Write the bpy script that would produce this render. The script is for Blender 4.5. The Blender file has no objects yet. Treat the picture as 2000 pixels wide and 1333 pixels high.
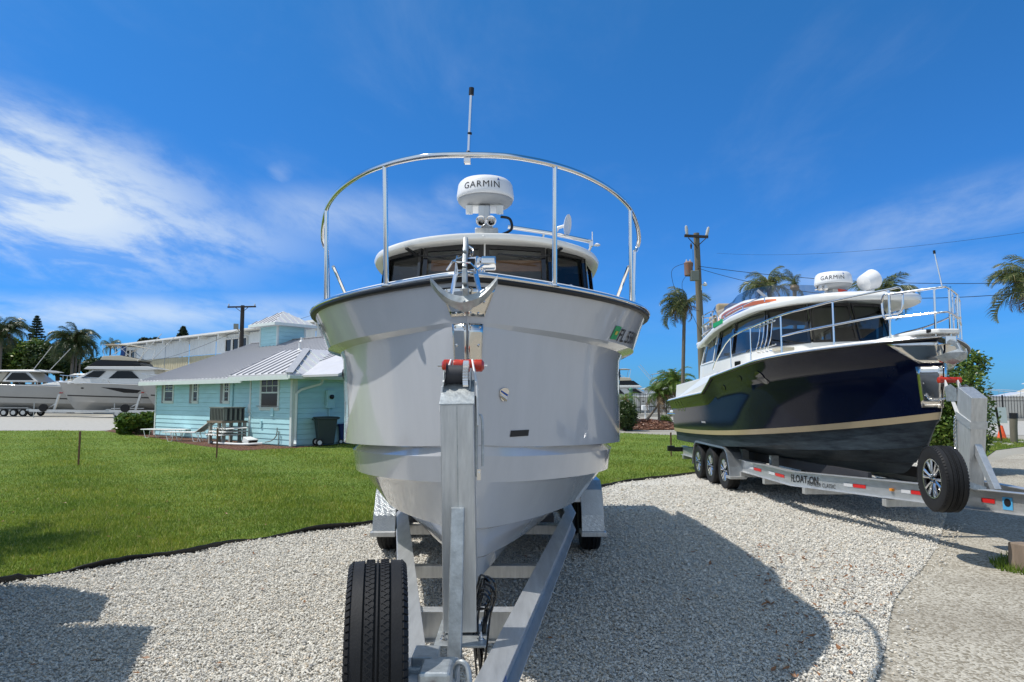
import bpy, bmesh, math, random
import numpy as np
from mathutils import Vector, Matrix, Euler
R = math.radians
rnd = random.Random(7)
sc = bpy.context.scene
col = sc.collection

# ---------------------------------------------------------------- camera, light, exposure
CAM_H = 1.6; F = 2000 * 24 / 36.0; PITCH = math.atan((780 - 666.5) / F)
cam_d = bpy.data.cameras.new('camera'); cam = bpy.data.objects.new('camera', cam_d); col.objects.link(cam)
cam_d.lens = 24; cam_d.sensor_width = 36; cam_d.clip_end = 3000; cam_d.clip_start = 0.05
cam.location = (0, 0, CAM_H); cam.rotation_euler = (R(90) + PITCH, 0, 0)
sc.camera = cam
SUN = Vector((-.56, -.02, 1)).normalized()
SUN_EL = math.asin(SUN.z); SUN_AZ = math.atan2(SUN.x, SUN.y)
sun_d = bpy.data.lights.new('sun', 'SUN'); sun = bpy.data.objects.new('sun', sun_d); col.objects.link(sun)
sun_d.energy = 4.3; sun_d.angle = R(.55); sun_d.color = (1, .955, .89)
sun.rotation_euler = SUN.to_track_quat('Z', 'Y').to_euler()
sun.location = (0, 0, 30)
sc.view_settings.view_transform = 'Standard'; sc.view_settings.look = 'None'
sc.view_settings.exposure = 0.16; sc.view_settings.gamma = 1
sc.view_settings.use_curve_mapping = False
sc.render.resolution_x = 1024; sc.render.resolution_y = 682

W = bpy.data.worlds.new('World'); sc.world = W; W.use_nodes = True
nt = W.node_tree; nt.nodes.clear()
def wn(t, **k):
    n = nt.nodes.new(t)
    for a, b in k.items(): setattr(n, a, b)
    return n
def wm(op, a, b=None, c=None, clamp=False):
    n = wn('ShaderNodeMath', operation=op, use_clamp=clamp)
    for i, v in enumerate((a, b, c)):
        if v is None: continue
        if isinstance(v, (int, float)): n.inputs[i].default_value = v
        else: nt.links.new(v, n.inputs[i])
    return n.outputs[0]
sky = wn('ShaderNodeTexSky', sky_type='NISHITA', sun_disc=False, sun_elevation=SUN_EL, sun_rotation=SUN_AZ)
sky.air_density = 1.0; sky.dust_density = .3; sky.ozone_density = 2.0; sky.altitude = 0
tc = wn('ShaderNodeTexCoord'); sep = wn('ShaderNodeSeparateXYZ'); nt.links.new(tc.outputs['Generated'], sep.inputs[0])
tr_ = wn('ShaderNodeValToRGB'); nt.links.new(sep.outputs[2], tr_.inputs[0])
for i_, (p_, c_) in enumerate(((.0, (.12, .38, .86)), (.06, (.12, .50, .92)), (.16, (.10, .68, .95)), (.35, (.08, .69, .90)), (1.0, (.20, .72, .90)))):
    e_ = tr_.color_ramp.elements[0] if i_ == 0 else (tr_.color_ramp.elements[1] if i_ == 4 else tr_.color_ramp.elements.new(p_))
    e_.position = p_; e_.color = (*c_, 1)
hs = wn('ShaderNodeMixRGB', blend_type='MULTIPLY'); hs.inputs[0].default_value = 1
nt.links.new(sky.outputs[0], hs.inputs[1]); nt.links.new(tr_.outputs[0], hs.inputs[2])
# thin high cloud: stretched noise on a plane far overhead
zc = wm('MAXIMUM', sep.outputs[2], .03)
px_ = wm('DIVIDE', sep.outputs[0], wm('ADD', zc, .12)); py_ = wm('DIVIDE', sep.outputs[1], wm('ADD', zc, .12))
cmb = wn('ShaderNodeCombineXYZ'); nt.links.new(px_, cmb.inputs[0]); nt.links.new(py_, cmb.inputs[1])
def cloud_noise(scale, detail, rough, dist, loc, sc3=(1, 1, 1), rot=0):
    mp = wn('ShaderNodeMapping'); mp.inputs['Location'].default_value = loc; mp.inputs['Scale'].default_value = sc3
    mp.inputs['Rotation'].default_value = (0, 0, rot)
    nt.links.new(cmb.outputs[0], mp.inputs[0])
    n = wn('ShaderNodeTexNoise'); n.inputs['Scale'].default_value = scale; n.inputs['Detail'].default_value = detail
    n.inputs['Roughness'].default_value = rough; n.inputs['Distortion'].default_value = dist
    nt.links.new(mp.outputs[0], n.inputs['Vector']); return n.outputs[0]
def sstep(v, a, b):
    n = wn('ShaderNodeMapRange', interpolation_type='SMOOTHSTEP'); n.inputs['From Min'].default_value = a; n.inputs['From Max'].default_value = b
    nt.links.new(v, n.inputs[0]); return n.outputs[0]
def blob(cx, cy, rx, ry, rot=0, soft=.9):
    """soft ellipse placed by direction: cx = x/y bearing, cy = z/y height"""
    ax = wm('DIVIDE', sep.outputs[0], wm('MAXIMUM', sep.outputs[1], .02)); az = wm('DIVIDE', sep.outputs[2], wm('MAXIMUM', sep.outputs[1], .02))
    dx = wm('SUBTRACT', ax, cx); dz = wm('SUBTRACT', az, cy)
    c, s = math.cos(rot), math.sin(rot)
    u = wm('ADD', wm('MULTIPLY', dx, c / rx), wm('MULTIPLY', dz, s / rx))
    v = wm('ADD', wm('MULTIPLY', dx, -s / ry), wm('MULTIPLY', dz, c / ry))
    d = wm('SQRT', wm('ADD', wm('MULTIPLY', u, u), wm('MULTIPLY', v, v)))
    return wm('SUBTRACT', 1, sstep(d, 1 - soft, 1.0))
n1 = cloud_noise(1.1, 9, .62, .5, (3.1, 1.7, 0), (1, .55, 1), .5)
n2 = cloud_noise(3.2, 8, .6, .4, (7.7, 4.2, 0), (1, .5, 1), .2)
fib = wm('ADD', wm('MULTIPLY', n1, .6), wm('MULTIPLY', n2, .4))
big = blob(-.80, .345, .55, .17, -.30, .8)
low = blob(-.66, .265, .50, .09, -.10, .95)
wsp = blob(-.352, .335, .038, .035, .5, 1.0)
mid = blob(-.25, .27, .45, .07, -.05, 1.0)
band = blob(-.62, .125, .75, .045, .0, 1.0)
rgt = blob(.66, .28, .36, .075, .25, 1.0)
rg2 = blob(.55, .17, .42, .07, .1, 1.0)
puf = blob(-.09, .30, .05, .045, 0, 1.0)
m = wm('MULTIPLY', wm('MAXIMUM', big, wm('MULTIPLY', low, .8)), 1.0)
c1 = wm('MULTIPLY', m, wm('ADD', wm('MULTIPLY', sstep(fib, .44, .56), .95), .22))
c2 = wm('MULTIPLY', wm('MAXIMUM', wm('MAXIMUM', mid, wm('MULTIPLY', wsp, wm('MULTIPLY', sstep(n2, .50, .72), .45))), wm('MAXIMUM', rgt, wm('MAXIMUM', rg2, wm('MULTIPLY', puf, 1.2)))), wm('MULTIPLY', sstep(fib, .36, .68), .55))
c3 = wm('MULTIPLY', band, wm('MULTIPLY', sstep(fib, .3, .6), .75))
thin = wm('MULTIPLY', sstep(fib, .47, .80), wm('MULTIPLY', sstep(sep.outputs[2], .0, .15), .13))
fill_cloud = wm('MULTIPLY', sstep(wm('SUBTRACT', wm('MULTIPLY', sep.outputs[1], -1), wm('MULTIPLY', sep.outputs[0], .5)), -.15, .45), wm('ADD', wm('MULTIPLY', sstep(fib, .36, .56), .75), .25))  # unseen cloud bank behind the camera, added for neutral fill in the shadows
c1 = wm('MAXIMUM', c1, fill_cloud)
cl = wm('MAXIMUM', wm('MAXIMUM', c1, c2), wm('MAXIMUM', c3, thin), clamp=True)
cl = wm('MULTIPLY', cl, .86)
mx = wn('ShaderNodeMixRGB'); nt.links.new(cl, mx.inputs[0]); nt.links.new(hs.outputs[0], mx.inputs[1])
mx.inputs[2].default_value = (4.6, 5.2, 5.7, 1)
bg = wn('ShaderNodeBackground'); bg.inputs['Strength'].default_value = .15
nt.links.new(mx.outputs[0], bg.inputs[0])
wo = wn('ShaderNodeOutputWorld'); nt.links.new(bg.outputs[0], wo.inputs[0])

# ---------------------------------------------------------------- placement from the survey of the place
def ray(px, py):
    u = (px - 1000) / F; v = (666.5 - py) / F
    return Vector((u, math.cos(PITCH) - v * math.sin(PITCH), math.sin(PITCH) + v * math.cos(PITCH)))
def G(px, py, z=0.0):
    d = ray(px, py); t = (z - CAM_H) / d.z
    return Vector((d.x * t, d.y * t, z))
def P(px, py, D):
    d = ray(px, py); t = D / d.y
    return Vector((d.x * t, D, CAM_H + d.z * t))

# ---------------------------------------------------------------- materials
def mat(name, base=(.5, .5, .5), rough=.5, metal=0.0, noise=0.0, nscale=8.0, bump=0.0, bscale=60.0, coat=0.0, spec=.5,
        dark=None, trans=0.0, alpha=1.0, stretch=(1, 1, 1), rnoise=0.0, ior=1.45):
    m = bpy.data.materials.new(name); m.use_nodes = True
    t = m.node_tree; b = t.nodes['Principled BSDF']
    b.inputs['Base Color'].default_value = (*base, 1); b.inputs['Roughness'].default_value = rough
    b.inputs['Metallic'].default_value = metal; b.inputs['Specular IOR Level'].default_value = spec
    b.inputs['Coat Weight'].default_value = coat; b.inputs['Coat Roughness'].default_value = .03
    b.inputs['Transmission Weight'].default_value = trans; b.inputs['Alpha'].default_value = alpha; b.inputs['IOR'].default_value = ior
    if noise or bump or rnoise:
        tcn = t.nodes.new('ShaderNodeTexCoord'); mp = t.nodes.new('ShaderNodeMapping'); mp.inputs['Scale'].default_value = stretch
        t.links.new(tcn.outputs['Object'], mp.inputs[0])
    if noise:
        n = t.nodes.new('ShaderNodeTexNoise'); n.inputs['Scale'].default_value = nscale; n.inputs['Detail'].default_value = 6
        n.inputs['Roughness'].default_value = .65
        t.links.new(mp.outputs[0], n.inputs['Vector'])
        r = t.nodes.new('ShaderNodeValToRGB'); r.color_ramp.elements[0].position = .3; r.color_ramp.elements[1].position = .72
        d = dark if dark else tuple(c * (1 - noise) for c in base)
        r.color_ramp.elements[0].color = (*d, 1); r.color_ramp.elements[1].color = (*base, 1)
        t.links.new(n.outputs[0], r.inputs[0]); t.links.new(r.outputs[0], b.inputs['Base Color'])
    if rnoise:
        n = t.nodes.new('ShaderNodeTexNoise'); n.inputs['Scale'].default_value = nscale * 1.7; n.inputs['Detail'].default_value = 5
        t.links.new(mp.outputs[0], n.inputs['Vector'])
        r = t.nodes.new('ShaderNodeMapRange'); r.inputs['To Min'].default_value = max(0, rough - rnoise); r.inputs['To Max'].default_value = rough + rnoise
        t.links.new(n.outputs[0], r.inputs[0]); t.links.new(r.outputs[0], b.inputs['Roughness'])
    if bump:
        n = t.nodes.new('ShaderNodeTexNoise'); n.inputs['Scale'].default_value = bscale; n.inputs['Detail'].default_value = 4
        t.links.new(mp.outputs[0], n.inputs['Vector'])
        bp = t.nodes.new('ShaderNodeBump'); bp.inputs['Strength'].default_value = bump; bp.inputs['Distance'].default_value = .01
        t.links.new(n.outputs[0], bp.inputs['Height']); t.links.new(bp.outputs[0], b.inputs['Normal'])
    return m
def leaf_mat(name, a, b_, c=None, trans=.35, rough=.45):
    m = bpy.data.materials.new(name); m.use_nodes = True; t = m.node_tree; b = t.nodes['Principled BSDF']
    g = t.nodes.new('ShaderNodeNewGeometry'); r = t.nodes.new('ShaderNodeValToRGB')
    r.color_ramp.elements[0].color = (*a, 1); r.color_ramp.elements[1].color = (*b_, 1)
    if c:
        r.color_ramp.elements[1].position = .88; e = r.color_ramp.elements.new(1.0); e.color = (*c, 1)
    t.links.new(g.outputs['Random Per Island'], r.inputs[0]); t.links.new(r.outputs[0], b.inputs['Base Color'])
    b.inputs['Roughness'].default_value = rough; b.inputs['Specular IOR Level'].default_value = .35
    tr = t.nodes.new('ShaderNodeBsdfTranslucent'); mxs = t.nodes.new('ShaderNodeMixShader'); mxs.inputs[0].default_value = trans
    t.links.new(r.outputs[0], tr.inputs[0]); o = t.nodes['Material Output']
    t.links.new(b.outputs[0], mxs.inputs[1]); t.links.new(tr.outputs[0], mxs.inputs[2]); t.links.new(mxs.outputs[0], o.inputs[0])
    return m
def glass_mat(name, tint=(.75, .82, .85), fac=.35):
    m = bpy.data.materials.new(name); m.use_nodes = True; t = m.node_tree; t.nodes.clear()
    tr = t.nodes.new('ShaderNodeBsdfTransparent'); tr.inputs[0].default_value = (*tint, 1)
    gl = t.nodes.new('ShaderNodeBsdfGlossy'); gl.inputs['Roughness'].default_value = .02
    g = t.nodes.new('ShaderNodeNewGeometry'); dp = t.nodes.new('ShaderNodeVectorMath'); dp.operation = 'DOT_PRODUCT'
    t.links.new(g.outputs['Normal'], dp.inputs[0]); t.links.new(g.outputs['Incoming'], dp.inputs[1])
    def mth(op, a, b=None):
        n = t.nodes.new('ShaderNodeMath'); n.operation = op; n.use_clamp = op == 'MULTIPLY_ADD'
        for i, v in enumerate((a, b)):
            if v is None: continue
            if isinstance(v, (int, float)): n.inputs[i].default_value = v
            else: t.links.new(v, n.inputs[i])
        return n
    inv = mth('SUBTRACT', 1.0, mth('ABSOLUTE', dp.outputs['Value']).outputs[0]); pw = mth('POWER', inv.outputs[0], 5.0)
    ad = mth('MULTIPLY_ADD', pw.outputs[0], .92); ad.inputs[2].default_value = .045 + fac
    mxs = t.nodes.new('ShaderNodeMixShader'); o = t.nodes.new('ShaderNodeOutputMaterial')
    t.links.new(ad.outputs[0], mxs.inputs[0]); t.links.new(tr.outputs[0], mxs.inputs[1]); t.links.new(gl.outputs[0], mxs.inputs[2])
    t.links.new(mxs.outputs[0], o.inputs[0]); return m
M = {}
M['gel'] = mat('hull_gelcoat', (.53, .54, .555), .15, noise=.08, nscale=2.5, coat=.8, bump=.035, bscale=2.0, stretch=(2.5, 2.5, .5))
M['white'] = mat('white_gelcoat', (.78, .77, .73), .3, noise=.08, nscale=2, coat=.3)
M['deck'] = mat('deck_gelcoat', (.74, .73, .69), .55, noise=.06)
M['navy'] = mat('navy_gelcoat', (.003, .006, .022), .12, coat=0, spec=.38, noise=.2, nscale=.8)
M['navyb'] = mat('bottom_paint', (.006, .010, .018), .5, noise=.6, nscale=5, dark=(.045, .062, .075), spec=.25, stretch=(1.5, .3, 4))
M['tan'] = mat('tan_stripe', (.42, .33, .20), .3, coat=.4, noise=.06)
M['chrome'] = mat('polished_steel', (.78, .76, .74), .09, 1.0, rnoise=.05, nscale=20)
M['plate'] = mat('polished_plate', (.74, .70, .64), .10, 1.0, rnoise=.08, nscale=6, bump=.05, bscale=5)
M['alu'] = mat('aluminium', (.66, .66, .645), .40, .7, noise=.28, nscale=6, bump=.06, bscale=40, rnoise=.12, stretch=(6, 6, .7))
M['alur'] = mat('aluminium_rail', (.62, .635, .64), .4, .7, noise=.25, nscale=5, bump=.05, bscale=50, rnoise=.12, stretch=(5, .6, 5))
M['galv'] = mat('galvanised_steel', (.52, .55, .55), .45, .7, noise=.4, nscale=22, bump=.12, bscale=90, rnoise=.12)
M['rubber'] = mat('tyre_rubber', (.016, .016, .017), .62, noise=.35, nscale=14, bump=.08, bscale=120, spec=.35)
M['black'] = mat('black_plastic', (.012, .012, .013), .42, noise=.3, nscale=20)
M['blackg'] = mat('black_gloss', (.008, .008, .01), .1, coat=.7)
M['red'] = mat('red_roller', (.55, .035, .012), .28, noise=.4, nscale=12, coat=.3)
M['redf'] = mat('red_reflector', (.55, .02, .02), .35)
M['silv'] = mat('silver_reflector', (.55, .56, .57), .35)
M['paint'] = mat('white_paint', (.72, .72, .70), .55, noise=.1, nscale=3)
M['radome'] = mat('radome_white', (.72, .72, .72), .35, noise=.04)
M['radgrey'] = mat('radome_base', (.33, .34, .35), .45)
M['ink'] = mat('black_print', (.012, .012, .014), .5)
M['blue'] = mat('blue_print', (.02, .09, .35), .4)
M['green'] = mat('green_sticker', (.01, .30, .10), .5)
M['yellow'] = mat('yellow_sticker', (.55, .45, .06), .5)
M['teak'] = mat('wood_trim', (.20, .075, .022), .35, noise=.45, nscale=9, stretch=(1, 6, 6), coat=.3)
M['woodl'] = mat('light_wood_trim', (.40, .20, .085), .4, noise=.35, nscale=9, stretch=(1, 6, 6))
M['cream'] = mat('cream_liner', (.50, .46, .36), .6)
M['uphol'] = mat('dark_upholstery', (.035, .035, .04), .6)
M['bronze'] = mat('copper_graphic', (.50, .13, .05), .28, .4)
M['glass'] = glass_mat('cabin_glass', (.72, .74, .75), .03)
M['glassd'] = glass_mat('dark_glass', (.12, .13, .14), .03)
M['glassm'] = glass_mat('tinted_cabin_glass', (.27, .29, .30), .03)
M['smoke'] = glass_mat('smoked_screen', (.55, .55, .56), .06)
M['tinted'] = mat('tinted_window', (.006, .007, .010), .08, spec=.35)
M['spoke'] = mat('machined_alloy', (.72, .72, .73), .22, 1.0)
M['rope'] = mat('rope', (.6, .58, .5), .8)

# ---------------------------------------------------------------- mesh helpers
class MB:
    def __init__(s): s.v = []; s.f = []; s.sharp = set()
    def add(s, vs, fs, mtx=None):
        o = len(s.v)
        s.v += [tuple(mtx @ Vector(v)) if mtx else tuple(v) for v in vs]
        s.f += [tuple(i + o for i in f) for f in fs]; return s
    def box(s, c, d, rot=None, mtx=None):
        x, y, z = d[0] / 2, d[1] / 2, d[2] / 2
        vs = [(-x, -y, -z), (x, -y, -z), (x, y, -z), (-x, y, -z), (-x, -y, z), (x, -y, z), (x, y, z), (-x, y, z)]
        fs = [(0, 3, 2, 1), (4, 5, 6, 7), (0, 1, 5, 4), (1, 2, 6, 5), (2, 3, 7, 6), (3, 0, 4, 7)]
        m_ = Matrix.Translation(Vector(c))
        if rot is not None: m_ = m_ @ Euler(rot).to_matrix().to_4x4()
        if mtx: m_ = mtx @ m_
        return s.add(vs, fs, m_)
    def beam(s, a, b, w, h, up=(0, 0, 1)):
        """rectangular bar from a to b, w across, h along up"""
        a = Vector(a); b = Vector(b); d = (b - a); L = d.length; d.normalize(); up = Vector(up)
        sx = d.cross(up)
        if sx.length < 1e-4: sx = d.cross(Vector((0, 1, 0)))
        sx.normalize(); uz = sx.cross(d)
        m_ = Matrix((sx, d, uz)).transposed().to_4x4(); m_.translation = (a + b) / 2
        return s.box((0, 0, 0), (w, L, h), mtx=m_)
    def tube(s, pts, r, n=8, closed=False, cap=True, rr=None):
        pts = [Vector(p) for p in pts]; N = len(pts); o = len(s.v)
        nrm = None
        for i in range(N):
            if closed: t = pts[(i + 1) % N] - pts[i - 1]
            else: t = pts[min(i + 1, N - 1)] - pts[max(i - 1, 0)]
            t.normalize()
            if nrm is None:
                nrm = t.orthogonal()
            else:
                nrm = nrm - t * nrm.dot(t)
                if nrm.length < 1e-5: nrm = t.orthogonal()
            nrm.normalize(); bn = t.cross(nrm)
            rad = rr[i] if rr else r
            for k in range(n):
                a = 2 * math.pi * k / n
                s.v.append(tuple(pts[i] + (nrm * math.cos(a) + bn * math.sin(a)) * rad))
        M_ = N if closed else N - 1
        for i in range(M_):
            for k in range(n):
                a = o + i * n + k; b = o + i * n + (k + 1) % n; j = ((i + 1) % N) * n
                s.f.append((a, b, o + j + (k + 1) % n, o + j + k))
        if cap and not closed:
            s.f.append(tuple(o + k for k in range(n))[::-1]); s.f.append(tuple(o + (N - 1) * n + k for k in range(n)))
        return s
    def lathe(s, prof, n=24, mtx=None, cap=True):
        """prof: (r, z) around local z"""
        o = len(s.v); vs = []; fs = []
        for r, z in prof:
            for k in range(n):
                a = 2 * math.pi * k / n; vs.append((r * math.cos(a), r * math.sin(a), z))
        for i in range(len(prof) - 1):
            for k in range(n):
                fs.append((i * n + k, i * n + (k + 1) % n, (i + 1) * n + (k + 1) % n, (i + 1) * n + k))
        if cap:
            if prof[0][0] > 1e-4: fs.append(tuple(range(n))[::-1])
            if prof[-1][0] > 1e-4: fs.append(tuple((len(prof) - 1) * n + k for k in range(n)))
        return s.add(vs, fs, mtx)
    def prism(s, poly, h, mtx=None):
        """poly in local xy, extruded z 0..h"""
        n = len(poly); vs = [(x, y, 0) for x, y in poly] + [(x, y, h) for x, y in poly]
        fs = [tuple(range(n))[::-1], tuple(range(n, 2 * n))] + [(i, (i + 1) % n, n + (i + 1) % n, n + i) for i in range(n)]
        return s.add(vs, fs, mtx)
    def quad(s, a, b, c, d): return s.add([a, b, c, d], [(0, 1, 2, 3)])
    def slab(s, pts, th, up=None):
        """thick panel from planar corner points"""
        pts = [Vector(p) for p in pts]; n = len(pts)
        nn = (pts[1] - pts[0]).cross(pts[2] - pts[0]).normalized() if up is None else Vector(up).normalized()
        q = [p - nn * th for p in pts]
        return s.add(pts + q, [tuple(range(n)), tuple(range(n, 2 * n))[::-1]] + [(i, n + i, n + (i + 1) % n, (i + 1) % n) for i in range(n)])
    def grid(s, rows, closed=False):
        """rows of equal length point lists"""
        o = len(s.v); n = len(rows[0])
        for r in rows: s.v += [tuple(p) for p in r]
        for i in range(len(rows) - 1):
            for k in range(n if closed else n - 1):
                k2 = (k + 1) % n
                s.f.append((o + i * n + k, o + i * n + k2, o + (i + 1) * n + k2, o + (i + 1) * n + k))
        return s
    def build(s, name, m, parent=None, smooth=False, bevel=0, loc=None, angle=35, fix=True, solid=0, seg=2):
        me = bpy.data.meshes.new(name); me.from_pydata(s.v, [], s.f); me.materials.append(m)
        if fix:
            bm = bmesh.new(); bm.from_mesh(me); bmesh.ops.recalc_face_normals(bm, faces=bm.faces); bm.to_mesh(me); bm.free()
        if smooth:
            me.set_sharp_from_angle(angle=R(angle)); 
            me.polygons.foreach_set('use_smooth', [True] * len(me.polygons))
            me.set_sharp_from_angle(angle=R(angle))
        o = bpy.data.objects.new(name, me); col.objects.link(o)
        if parent:
            o.parent = parent
            if loc is None:
                # vertices are in world space: keep them there
                o.matrix_parent_inverse = Matrix.Identity(4)
                me.transform(world_of(parent).inverted())
        if loc is not None: o.location = loc
        if solid:
            md = o.modifiers.new('thickness', 'SOLIDIFY'); md.thickness = solid; md.offset = -1
        if bevel:
            md = o.modifiers.new('bevel', 'BEVEL'); md.width = bevel; md.segments = seg; md.limit_method = 'ANGLE'; md.angle_limit = R(40)
        return o
def world_of(o):
    m_ = Matrix.LocRotScale(o.location, o.rotation_euler, o.scale)
    return world_of(o.parent) @ m_ if o.parent else m_
def tag(o, label=None, cat=None, group=None, kind=None):
    if label: o['label'] = label
    if cat: o['category'] = cat
    if group: o['group'] = group
    if kind: o['kind'] = kind
    return o
def thing(name, loc, label, cat, group=None, rz=0):
    o = bpy.data.objects.new(name, None); col.objects.link(o); o.location = loc; o.rotation_euler = (0, 0, rz)
    o.empty_display_size = .2
    return tag(o, label, cat, group)
def share(name, src, parent, mtx_world):
    """another part with the mesh of src placed by a world matrix"""
    o = bpy.data.objects.new(name, src if isinstance(src, bpy.types.Mesh) else src.data); col.objects.link(o)
    o.parent = parent; m_ = (world_of(parent).inverted() @ mtx_world) if parent else mtx_world
    o.location, q, o.scale = m_.decompose(); o.rotation_euler = q.to_euler()
    if not isinstance(src, bpy.types.Mesh):
        for md in src.modifiers:
            if md.type == 'BEVEL':
                n = o.modifiers.new('bevel', 'BEVEL'); n.width = md.width; n.segments = md.segments; n.limit_method = 'ANGLE'; n.angle_limit = md.angle_limit
    return o
def copy_tree(o, parent=None):
    c = o.copy(); col.objects.link(c)
    if parent: c.parent = parent
    for ch in o.children: copy_tree(ch, c)
    return c
def np_mesh(name, V, T, m, parent=None, smooth=False):
    """V (n,3), T (m,k) arrays"""
    me = bpy.data.meshes.new(name); k = T.shape[1]
    me.vertices.add(len(V)); me.vertices.foreach_set('co', np.ascontiguousarray(V, dtype=np.float32).ravel())
    me.loops.add(T.size); me.loops.foreach_set('vertex_index', np.ascontiguousarray(T, dtype=np.int32).ravel())
    me.polygons.add(len(T)); me.polygons.foreach_set('loop_start', np.arange(0, T.size, k, dtype=np.int32))
    me.update(calc_edges=True); me.materials.append(m)
    if smooth: me.polygons.foreach_set('use_smooth', [True] * len(T))
    if parent: me.transform(world_of(parent).inverted())
    o = bpy.data.objects.new(name, me); col.objects.link(o)
    if parent: o.parent = parent
    return o
def text_mesh(body, size=1.0, shear=0, spacing=1.0, bold=0.0):
    cu = bpy.data.curves.new('lettering', 'FONT'); cu.body = body; cu.size = size; cu.align_x = 'LEFT'; cu.shear = shear
    cu.space_character = spacing; cu.resolution_u = 2; cu.offset = bold
    o = bpy.data.objects.new('lettering', cu); col.objects.link(o)
    dg = bpy.context.evaluated_depsgraph_get(); dg.update()
    me = bpy.data.meshes.new_from_object(o.evaluated_get(dg))
    bpy.data.objects.remove(o)
    bm = bmesh.new(); bm.from_mesh(me); bmesh.ops.triangulate(bm, faces=bm.faces)
    bmesh.ops.subdivide_edges(bm, edges=[e for e in bm.edges if e.calc_length() > size * .25], cuts=2, use_grid_fill=False)
    bm.verts.ensure_lookup_table()
    vs = [v.co.copy() for v in bm.verts]; fs = [tuple(v.index for v in f.verts) for f in bm.faces]; bm.free()
    bpy.data.meshes.remove(me)
    return vs, fs
def letter(name, body, size, fn, m, parent, **k):
    """lettering mapped through fn(x, y) -> world point (both already on the surface)"""
    vs, fs = text_mesh(body, size, **k)
    b = MB(); b.add([fn(v.x, v.y) for v in vs], fs)
    return b.build(name, m, parent, fix=False)
def arc(p0, p1, p2, n=8):
    p0, p1, p2 = map(Vector, (p0, p1, p2))
    return [p0 * (1 - t) ** 2 + p1 * 2 * t * (1 - t) + p2 * t * t for t in [i / n for i in range(n + 1)]]
def spline(pts, n=6, closed=False):
    pts = [Vector(p) for p in pts]; out = []; N = len(pts)
    for i in range(N if closed else N - 1):
        if closed: a, b, c, d = pts[i - 1], pts[i], pts[(i + 1) % N], pts[(i + 2) % N]
        else: a, b, c, d = pts[max(i - 1, 0)], pts[i], pts[i + 1], pts[min(i + 2, N - 1)]
        for k in range(n):
            t = k / n
            out.append(.5 * ((2 * b) + (c - a) * t + (2 * a - 5 * b + 4 * c - d) * t * t + (3 * b - a - 3 * c + d) * t ** 3))
    if not closed: out.append(pts[-1])
    return out
# ---------------------------------------------------------------- hull generator
class Hull:
    """longitudinal lines from keel to sheer; each: s0,z0 on the stem, half breadth B reached after E with power p, z1 at the stern"""
    def __init__(s, ax, y0, L, lines, sg=1):
        s.ax, s.y0, s.L, s.lines = ax, y0, L, lines
        s.N = 44; s.rnd = .05
    def pt(s, j, t, side):
        s0, z0, B, E, p, z1, zp = s.lines[j][:7]
        q = t ** 1.9; ss = s0 + (s.L - s0) * q
        return Vector((s.ax + side * s.b(j, ss), s.y0 + ss, s.z(j, ss)))
    def b(s, j, ss):
        s0, z0, B, E, p, z1, zp = s.lines[j][:7]
        if ss <= s0: return 0.0
        q = min(1, (ss - s0) / E); r = B * (1 - (1 - q) ** p)
        if B > .2: r += s.rnd * min(1, ((ss - s0) / .06) ** .5) * (1 - q)
        k = max(0, (ss / s.L - .55) / .45); return r * (1 - .08 * k * k)
    def z(s, j, ss):
        s0, z0, B, E, p, z1, zp = s.lines[j][:7]
        return z0 + (z1 - z0) * max(0, min(1, (ss - s0) / (s.L - s0))) ** zp
    def band(s, mb, j0, j1, sides=(-1, 1)):
        for sd in sides:
            rows = [[s.pt(j, i / s.N, sd) for i in range(s.N + 1)] for j in range(j0, j1 + 1)]
            mb.grid(rows)
        return mb
    def transom(s, mb, j0, j1):
        a = [s.pt(j, 1, -1) for j in range(j0, j1 + 1)]; c = [s.pt(j, 1, 1) for j in range(j0, j1 + 1)]
        mb.grid([a, c]); return mb
    def surf(s, ss, z, side, off=0.0):
        """point on the hull side at station ss, height z"""
        zs = [s.z(j, ss) for j in range(len(s.lines))]; bs = [s.b(j, ss) for j in range(len(s.lines))]
        best = None
        for j in range(len(zs) - 1, 0, -1):
            if (zs[j - 1] <= z <= zs[j]) and zs[j] - zs[j - 1] > 1e-4:
                k = (z - zs[j - 1]) / (zs[j] - zs[j - 1]); best = bs[j - 1] + (bs[j] - bs[j - 1]) * k; break
        if best is None: best = bs[-1]
        return Vector((s.ax + side * best, s.y0 + ss, z))
    def surfn(s, ss, z, side, off):
        e = .02; p = s.surf(ss, z, side); a = s.surf(ss + e, z, side) - s.surf(ss - e, z, side); c = s.surf(ss, z + e, side) - s.surf(ss, z - e, side)
        n = a.cross(c).normalized()
        if n.x * side < 0: n = -n
        return p + n * off

def sharpen(o, h, js):
    """crisp edges along the named longitudinal lines of a hull mesh"""
    me = o.data; nl = len(h.lines); n = h.N + 1; tot = 2 * nl * n
    at = me.attributes.get('sharp_edge') or me.attributes.new('sharp_edge', 'BOOLEAN', 'EDGE')
    ev = np.zeros(len(me.edges) * 2, np.int32); me.edges.foreach_get('vertices', ev); ev = ev.reshape(-1, 2)
    row = (ev % (nl * n)) // n; ok = (ev[:, 0] < tot) & (ev[:, 1] < tot) & (row[:, 0] == row[:, 1]) & np.isin(row[:, 0], list(js))
    cur = np.zeros(len(me.edges), bool); at.data.foreach_get('value', cur); at.data.foreach_set('value', cur | ok)
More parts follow.
